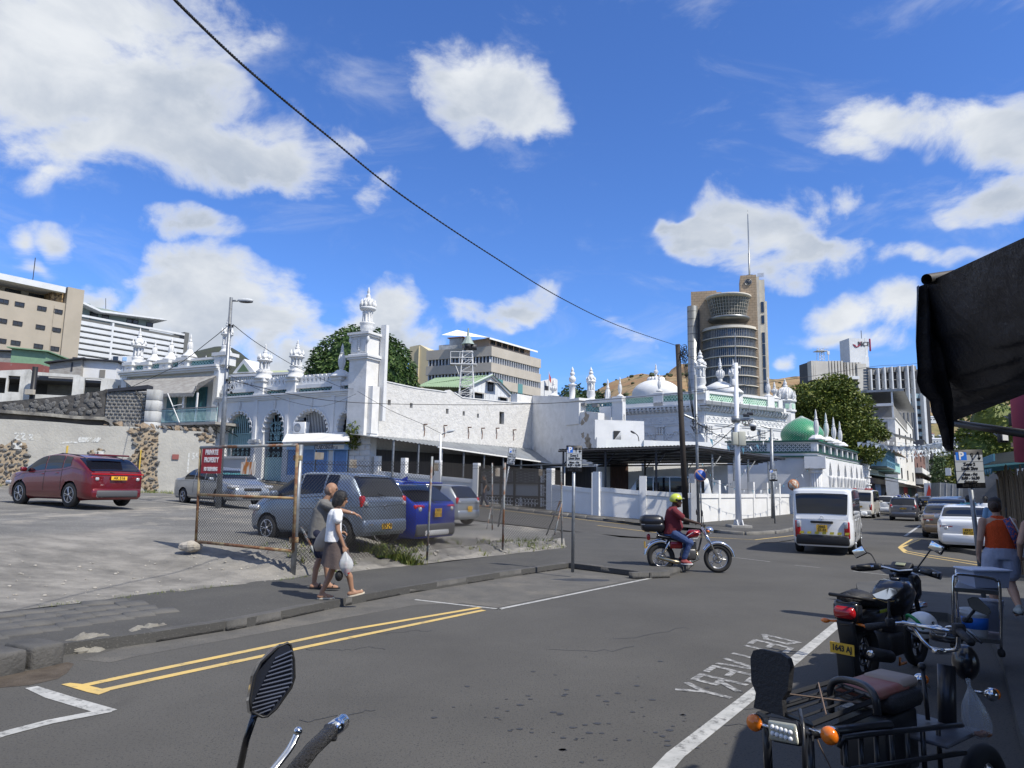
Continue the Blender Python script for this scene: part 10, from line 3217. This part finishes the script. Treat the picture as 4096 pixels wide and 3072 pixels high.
tp('seat_side',M_LEATH,lambda m:m.bbox(tuple(sC+V((.07,0.02,-.055))),.36,.25,.10,.045,M=TM))
tp('seat',mat('worn_red_seat',(.26,.07,.055),.6,col2=(.3,.15,.11),scale=4),lambda m:m.bbox(tuple(sC+V((-.02,-.01,.0))),.36,.24,.055,.026,M=TM))
tp('seat_pad',mat('cream_seat',(.30,.24,.20),.7),lambda m:m.bbox(tuple(sC+V((.13,.09,.015))),.2,.22,.055,.026,M=TM))
tp('hoop_rail',M_FR,lambda m:m.tb(bez([at(3325,2850,3.75),at(3322,2755,3.75),at(3345,2722,3.72),at(3400,2722,3.65),at(3465,2745,3.5),at(3500,2790,3.42),at(3510,2860,3.42)],6),.017,10))
tp('seat_box',M_FR,lambda m:m.bbox(tuple(sC+V((.02,.03,-.26))),.34,.26,.30,.015,M=TM))
tp('cargo_frame',M_FR,lambda m:(m.tb([at(3065,2890,3.4),at(3075,3110,3.4)],.02,6),m.tb([at(3060,2890,3.4),at(3230,2935,3.2),at(3560,2900,3.55)],.022,6),m.tb([at(3240,2940,3.2),at(3250,3200,3.15)],.016,6),m.tb([at(3200,2840,3.3),at(3212,2900,3.15),at(3220,3110,3.12)],.009,8)))
for k in range(7):
 a=at(3380+k*62,2955-k*7,3.35+k*.09);tp('side_bar',M_FR,lambda m:(m.tb([a,a-V((0,0,.24))],.012,6)))
tp('side_rail',M_FR,lambda m:(m.tb([at(3355,2990,3.3),at(3370,2950,3.3),at(3480,2935,3.4),at(3850,2900,3.95)],.013,6),m.tb([at(3340,3090,3.25),at(3860,3010,3.9)],.013,6)))
tp('lower_body',M_TRIM,lambda m:m.bbox(tuple(Q(.55,-.02,.30)),.95,.38,.26,.03,M=TM))
cL=at(3142,2925,3.2)
tp('tail_lamp_housing',M_FR,lambda m:m.bbox(tuple(cL),.035,.155,.10,.02,M=TM@MR(-.12,4,'X')))
tp('tail_lamp',mat('led_lens',(.42,.42,.34),.12,spec=1,metal=.2),lambda m:(m.bbox(tuple(cL-TF*.018),.02,.135,.08,.01,M=TM@MR(-.12,4,'X'))))
tp('led',M_SIGNW,lambda m:[m.sph(tuple(cL-TF*.03+TL_*(-.042+.021*i)*1.0+V((0,0,.012-.026*j))),.0105,8,6)for i in range(5)for j in range(2)])
for(a,b,Y_)in((3020,2890,3.35),(3320,2942,3.12)):
 c=at(a,b,Y_)
 def ind(m):
  m.lt([(.037,.0),(.036,-.012),(.028,-.024),(.01,-.03),(.001,-.031)],c=tuple(c),n=20,M=MR(-PI/2+(0 if False else 0),4,'Z')@RX90 if False else TM@MR(PI/2,4,'Y'))
 tp('indicator',M_AMB,ind)
 tp('indicator_shell',M_CHR,lambda m:(m.sph(tuple(c+TF*.008),(.036,.036,.036),16,10),m.tb([c,c+TL_*(-.09 if a<3100 else .09)],.008,6)))
tp('mudguard',M_CHR,lambda m:m.torus(tuple(Q(.05,.03,.27)),.30,.07,24,8,TM@RX90@Matrix.Diagonal((1,1,1.0,1)),a0=2.0,a1=3.6))
for f,l in((.1,.26),(.1,-.26)):wheel(tr,tuple(Q(f,l,.24)),.24,M_RIM,w_=.05,rz=TD,spokes=8)
wheel(tr,tuple(Q(1.62,-.12,.26)),.26,M_RIM,w_=.05,rz=TD,spokes=8)
fbC=at(3720,2920,4.0)
tp('floor_board',mat('floor_grey',(.12,.13,.15),.5,col2=(.07,.07,.08),scale=8),lambda m:(m.bbox(tuple(fbC),.42,.34,.02,.008,M=TM)))
tp('front_guard',M_FR,lambda m:(m.tb([at(3785,2660,4.15),at(3790,2930,4.1)],.045,12),m.tb([at(3690,2670,4.2),at(3712,2880,4.1)],.012,8),m.sph(tuple(at(3688,2665,4.2)),.022,10,8),m.tb([at(3640,2760,4.3),at(3645,2880,4.2)],.02,8)))
hbz=[at(3475,2508,4.25),at(3560,2497,4.2),at(3640,2500,4.2),at(3700,2570,4.15),at(3740,2598,4.12),at(3800,2600,4.05),at(3830,2590,4.0),at(3835,2530,3.95),at(3875,2560,3.85)]
tp('handlebar',M_CHR,lambda m:(m.tb(bez(hbz[1:8],5),.012,9),m.tb([at(3610,2490,4.2),at(3840,2532,3.97)],.012,9),m.bbox(tuple(at(3765,2605,4.08)),.09,.04,.03,.01)))
tp('grip',M_LEATH,lambda m:(m.tb([at(3462,2508,4.27),at(3565,2497,4.2)],.018,12)))
tp('grip',M_LEATH,lambda m:(m.tb([at(3835,2522,3.95),at(3885,2570,3.78)],.020,12)))
tp('switch_box',M_LEATH,lambda m:(m.bbox(tuple(at(3560,2490,4.2)),.05,.04,.05,.012),m.bbox(tuple(at(3835,2520,3.96)),.06,.05,.07,.014),m.bbox(tuple(at(3870,2480,3.97)),.05,.03,.03,.01)))
tp('brake_lever',M_FR,lambda m:m.tb([at(3870,2520,3.95),at(3925,2570,3.8)],.007,6))
tp('twin_dial',M_CHR,lambda m:(m.torus(tuple(at(3755,2525,4.1)),.038,.006,24,6,TM@MR(PI/2-.6,4,'Y')),m.torus(tuple(at(3812,2528,4.06)),.038,.006,24,6,TM@MR(PI/2-.6,4,'Y'))))
tp('dial_housing',M_MBLK,lambda m:m.bbox(tuple(at(3785,2545,4.12)),.08,.17,.07,.03,M=TM))
tp('headlamp',M_MBLK,lambda m:m.sph(tuple(at(3862,2650,4.25)),(.07,.07,.10),18,12))
for(a,b,c,d,Y_)in((3680,2718,3720,2750,4.35),(3965,2778,3900,2765,4.05)):
 e=at(a,b,Y_);tp('front_indicator',M_CHR,lambda m:(m.sph(tuple(e),(.035,.035,.035),16,10),m.tb([e,at(c,d,Y_)],.008,6)));tp('front_lens',M_AMB,lambda m:m.sph(tuple(e+TF*.012+V((.014,0,0))),.030,14,8))
def mirror3(par,outline,Y_,glassY,stem,mt=M_TRIM,gm=M_MIR,th=.022,back=V((.0,1,0)),lean=0):
 """outline px polygon of the glass; housing slightly larger behind it"""
 cx=sum(p[0]for p in outline)/len(outline);cy_=sum(p[1]for p in outline)/len(outline)
 def dep(x,y):return Y_+lean*(x-cx)+(cy_-y)*Y_/2840*.28
 gl_=[at(x,y,dep(x,y))for x,y in outline];ho=[at(cx+(x-cx)*1.07,cy_+(y-cy_)*1.07,dep(x,y)+.004)for x,y in outline];hb_=[at(cx+(x-cx)*.7,cy_+(y-cy_)*.7,dep(x,y)+.004+th)for x,y in outline]
 n=len(outline)
 m=MB();m.add(ho+hb_,[tuple(range(n))[::-1],tuple(range(n,2*n))]+[(i,(i+1)%n,n+(i+1)%n,n+i)for i in range(n)]);m.tb(stem,[.008]*len(stem),8);o=fixn(m.o('mirror',mt,par))
 m=MB();m.add(gl_,[tuple(range(n))]);m.o('mirror_glass',gm,o)
mirror3(tr,[(3490,2378),(3556,2352),(3582,2356),(3590,2370),(3566,2392),(3545,2398),(3505,2392)],4.2,0,[at(3556,2395,4.22),at(3555,2440,4.22),at(3560,2485,4.2)],lean=.0006)
mirror3(tr,[(3872,2398),(3892,2390),(3912,2392),(3955,2432),(3962,2448),(3950,2460),(3895,2440),(3880,2425)],3.95,0,[at(3898,2440,3.97),at(3862,2485,3.96)],lean=.0006)
pb=thing('hanging_bag','clear knotted plastic bag with snacks hanging from the tricycle front','bag',tuple(at(3872,2730,3.9)))
m=MB()
def bag3(a,b_):
 t=2*PI*a;r=[.012,.008,.03,.05,.06,.066,.06,.012];i=min(6,int(b_*7));f=b_*7-i;q=lerp(r[i],r[i+1],f)*(1+.10*sin(7*t)+.06*sin(13*t+b_*5));return(.045*b_+q*cos(t),q*.7*sin(t),.02-.30*b_)
m.grid(bag3,40,22);m.o('bag_film',mat('clear_film',(.55,.58,.6),.15,alpha=.35,spec=1),pb)
m=MB();[rock(m,(.04+.02*k,0,-.255+.006*(k%2)),(.024,.022,.014),k,8,6)for k in range(3)];m.o('snacks',mat('snack_brown',(.25,.10,.04),.8),pb)
nb=thing('near_handlebar','near motorbike handlebar with ribbed mirror back, lever and chrome tipped grip','motorcycle')
ol=[(1005,2845),(1000,2800),(1020,2700),(1045,2650),(1110,2590),(1150,2572),(1163,2580),(1176,2640),(1178,2710),(1165,2750),(1105,2835),(1070,2865),(1050,2868)]
Yn=1.6
ga_=[at(a,b,Yn+.0002*(a-1090))for a,b in ol];gb_=[at(a-26+(1090-a)*.12,b+4,Yn+.035)for a,b in ol]
n=len(ol)
m=MB();m.add(ga_+gb_,[tuple(range(n,2*n))]+[(i,(i+1)%n,n+(i+1)%n,n+i)for i in range(n)]);fixn(m.o('mirror_shell',M_MBLK,nb))
m=MB();m.tb(ga_+[ga_[0]],.0028,6);m.o('mirror_rim',M_TRIM,nb)
m=MB();m.add([at(1090+(a-1090)*.96,2720+(b-2720)*.96,Yn+.004)for a,b in ol],[tuple(range(n))]);m.o('mirror_face',mat('dark_face',(.03,.035,.05),.25,spec=1),nb)
xl=lambda y:lerp(1008,1140,(2840-y)/260)if y<2840 else 1015
for k in range(14):
 y=2612+k*18;L0=lerp(1108,1008,min(1,(y-2600)/200));R0=1168 if y<2740 else lerp(1168,1080,(y-2740)/110)
 m=MB();m.tb([at(L0,y+22,Yn),at(R0,y-8,Yn)],.0022,5);m.o('shutter_reflection',mat('reflection_grey',(.09,.10,.13),.3,spec=.8),nb)  # bars model the roller shutter reflected in the mirror
m=MB();m.tb([at(1020,2855,Yn+.02),at(985,2960,Yn+.03),at(950,3120,Yn+.04)],[.0075,.0075,.008],10);m.o('mirror_stem',M_MBLK,nb)
m=MB();m.tb([at(1335,2915,1.95),at(1250,2995,1.85),at(1120,3160,1.72)],[.019,.019,.021],16);m.o('grip',mat('grip_rubber',(.03,.028,.026),.4,bump=1,bscale=120),nb)
m=MB();m.tb([at(1368,2888,1.985),at(1325,2925,1.94)],[.021,.0205],20);m.sph(tuple(at(1368,2888,1.985)),.0205,16,8);m.o('bar_end',M_CHR,nb)
m=MB();m.torus(tuple(at(1322,2930,1.935)),.019,.006,20,6,MR(.9,4,'Y'));m.o('rubber_ring',M_TRIM,nb)
m=MB();m.tb(bez([at(1190,2935,1.8),at(1165,2985,1.78),at(1125,3040,1.75),at(1075,3100,1.72)],5),[.005]+[.0065]*15,8,flat=1.5);m.sph(tuple(at(1192,2925,1.8)),.0105,14,10);m.o('brake_lever',M_CHR,nb)
ty_=thing('steel_trolley','chrome tube trolley with a shelf on the shaded pavement beside the sign pole','trolley')
TY_=7.4
def tc(x,y,d=0):return at(x,y,TY_+d)
c1=[tc(3815,2570),tc(3812,2330),tc(3822,2305),tc(3840,2297),tc(3955,2312),tc(3985,2325),tc(3998,2350),tc(4005,2600)]
c2=[tc(3833,2500,.5),tc(3825,2300,.5),tc(3845,2283,.5),tc(3985,2298,.5),tc(4000,2320,.5),tc(4000,2520,.5)]
for cc_ in(c1,c2):m=MB();m.tb(bez(cc_,4),.014,9);m.o('tube_frame',M_CHR,ty_)
for y in(2350,2545):
 m=MB();a,b,c,d=tc(3818,y),tc(4000,y+15),tc(3995,y-18,.5),tc(3832,y-30,.5);m.add([a,b,c,d]+[q-V((0,0,.04))for q in(a,b,c,d)],[(0,1,2,3),(4,7,6,5),(0,4,5,1),(1,5,6,2),(2,6,7,3),(3,7,4,0)]);m.o('shelf',mat('steel_shelf',(.35,.36,.37),.3,metal=.9),ty_)
for p in(c1[0],c1[-1]):m=MB();m.lt([(.04,-.015),(.04,.015)],c=tuple(p-V((0,0,.03))),n=14,M=MR(PI/2,4,'Y'));m.o('castor',M_TYRE,ty_)
tu_=tc(3935,2345,.22)
tt=thing('plastic_tub','translucent white plastic tub on the trolley top shelf','tub',tuple(tu_))
m=MB();m.prism([(-.17,-.13),(.17,-.13),(.17,.13),(-.17,.13)],-.0,.17);m.v=[(x*(1+.7*z),y*(1+.7*z),z)for x,y,z in m.v];m.o('tub_body',mat('milky_plastic',(.42,.47,.60),.4,alpha=.85),tt);m=MB();m.bbox((0,0,.175),.42,.33,.02,.008);m.o('lid',mat('milky_lid',(.55,.6,.72),.4),tt)
for k,(x,y,lab)in enumerate(((3905,2560,'white and blue printed paint bucket on the trolley lower shelf'),(3965,2520,'clear ribbed bucket behind the printed bucket'))):
 p=tc(x,y,.2+.2*k);t=thing('bucket',lab,'bucket',tuple(p))
 m=MB();m.lt([(.10,0),(.125,.26),(.132,.265),(.132,.28),(.127,.285),(.132,.30),(.132,.31),(.12,.31)],n=26);m.o('bucket_body',M_SIGNW if k==0 else mat('milky_plastic',(0,0,0)),t)
 if k==0:m=MB();m.lt([(.114,.12),(.1235,.235),(.12,.236),(.11,.12)],n=26);m.o('blue_label',M_PB,t)
def mat_of(o):return MT(o.location)@MR(o.rotation_euler.z,4,'Z')
def merge_into(src,dst):
 M_=mat_of(dst).inverted()@mat_of(src)
 for c in list(src.children):
  c.parent=dst
  c.matrix_parent_inverse=M_
 bpy.data.objects.remove(src)
merge_into(hallr,hall);merge_into(dome,hall);merge_into(orr,ob);merge_into(ar,al);merge_into(gd,al);merge_into(lw,mq);merge_into(mn,mq);merge_into(pil,mq)
tag(al,'low white arcade building with pointed niches, star lattice and green pointed dome','building');al.name='arcade_building'
shop.name='small_shop';tag(mq,'white mosque with scalloped arches, spires, tall minaret and teal balcony wing','mosque')
def explode(o):
 me=o.data;n=len(me.vertices);par=list(range(n))
 def root(a):
  while par[a]!=a:par[a]=par[par[a]];a=par[a]
  return a
 for p in me.polygons:
  v=list(p.vertices);r=root(v[0])
  for q in v[1:]:par[root(q)]=r
 g={}
 for i in range(n):g.setdefault(root(i),[]).append(i)
 isl=[]
 for vs in g.values():
  c=[me.vertices[i].co for i in vs]
  isl.append([[min(q[k]for q in c)-.03 for k in range(3)],[max(q[k]for q in c)+.03 for k in range(3)],set(vs)])
 ch=True
 while ch:
  ch=False
  for a in range(len(isl)):
   for b in range(len(isl)-1,a,-1):
    A,B=isl[a],isl[b]
    if all(A[0][k]<=B[1][k]and B[0][k]<=A[1][k]for k in range(3)):
     isl[a]=[[min(x)for x in zip(A[0],B[0])],[max(x)for x in zip(A[1],B[1])],A[2]|B[2]];del isl[b];ch=True
 if len(isl)<2:return
 for A in isl:
  m=MB();ix={}
  for p in me.polygons:
   if p.vertices[0]in A[2]:
    for i in p.vertices:
     if i not in ix:ix[i]=len(m.v);m.v.append(tuple(me.vertices[i].co))
    m.f.append(tuple(ix[i]for i in p.vertices));m.sm.append(p.use_smooth)
  q=m.o(o.name.split('.')[0],me.materials[0],o.parent);q.matrix_parent_inverse=o.matrix_parent_inverse;q.location=o.location;q.rotation_euler=o.rotation_euler
 bpy.data.objects.remove(o)
for nm in('arch_ornament','pilaster','pier','capital','shutter_frame','jamb','fin','spandrel','half_column','post','parapet','parapet_rail','bracket','baluster','canopy_post','batten','window_hood','dark_hole','rusty_stub','shaft_window','flaked_patch','scroll_bracket','verandah_post','balcony_rail','vent_box','painted_number','front_guard','indicator','light_stone_shaft','exhaust','side_bar'):
 for o in[x for x in bpy.data.objects if x.type=='MESH' and x.name.split('.')[0]==nm and not x.children and not x.modifiers and len(x.data.vertices)<9000]:explode(o)
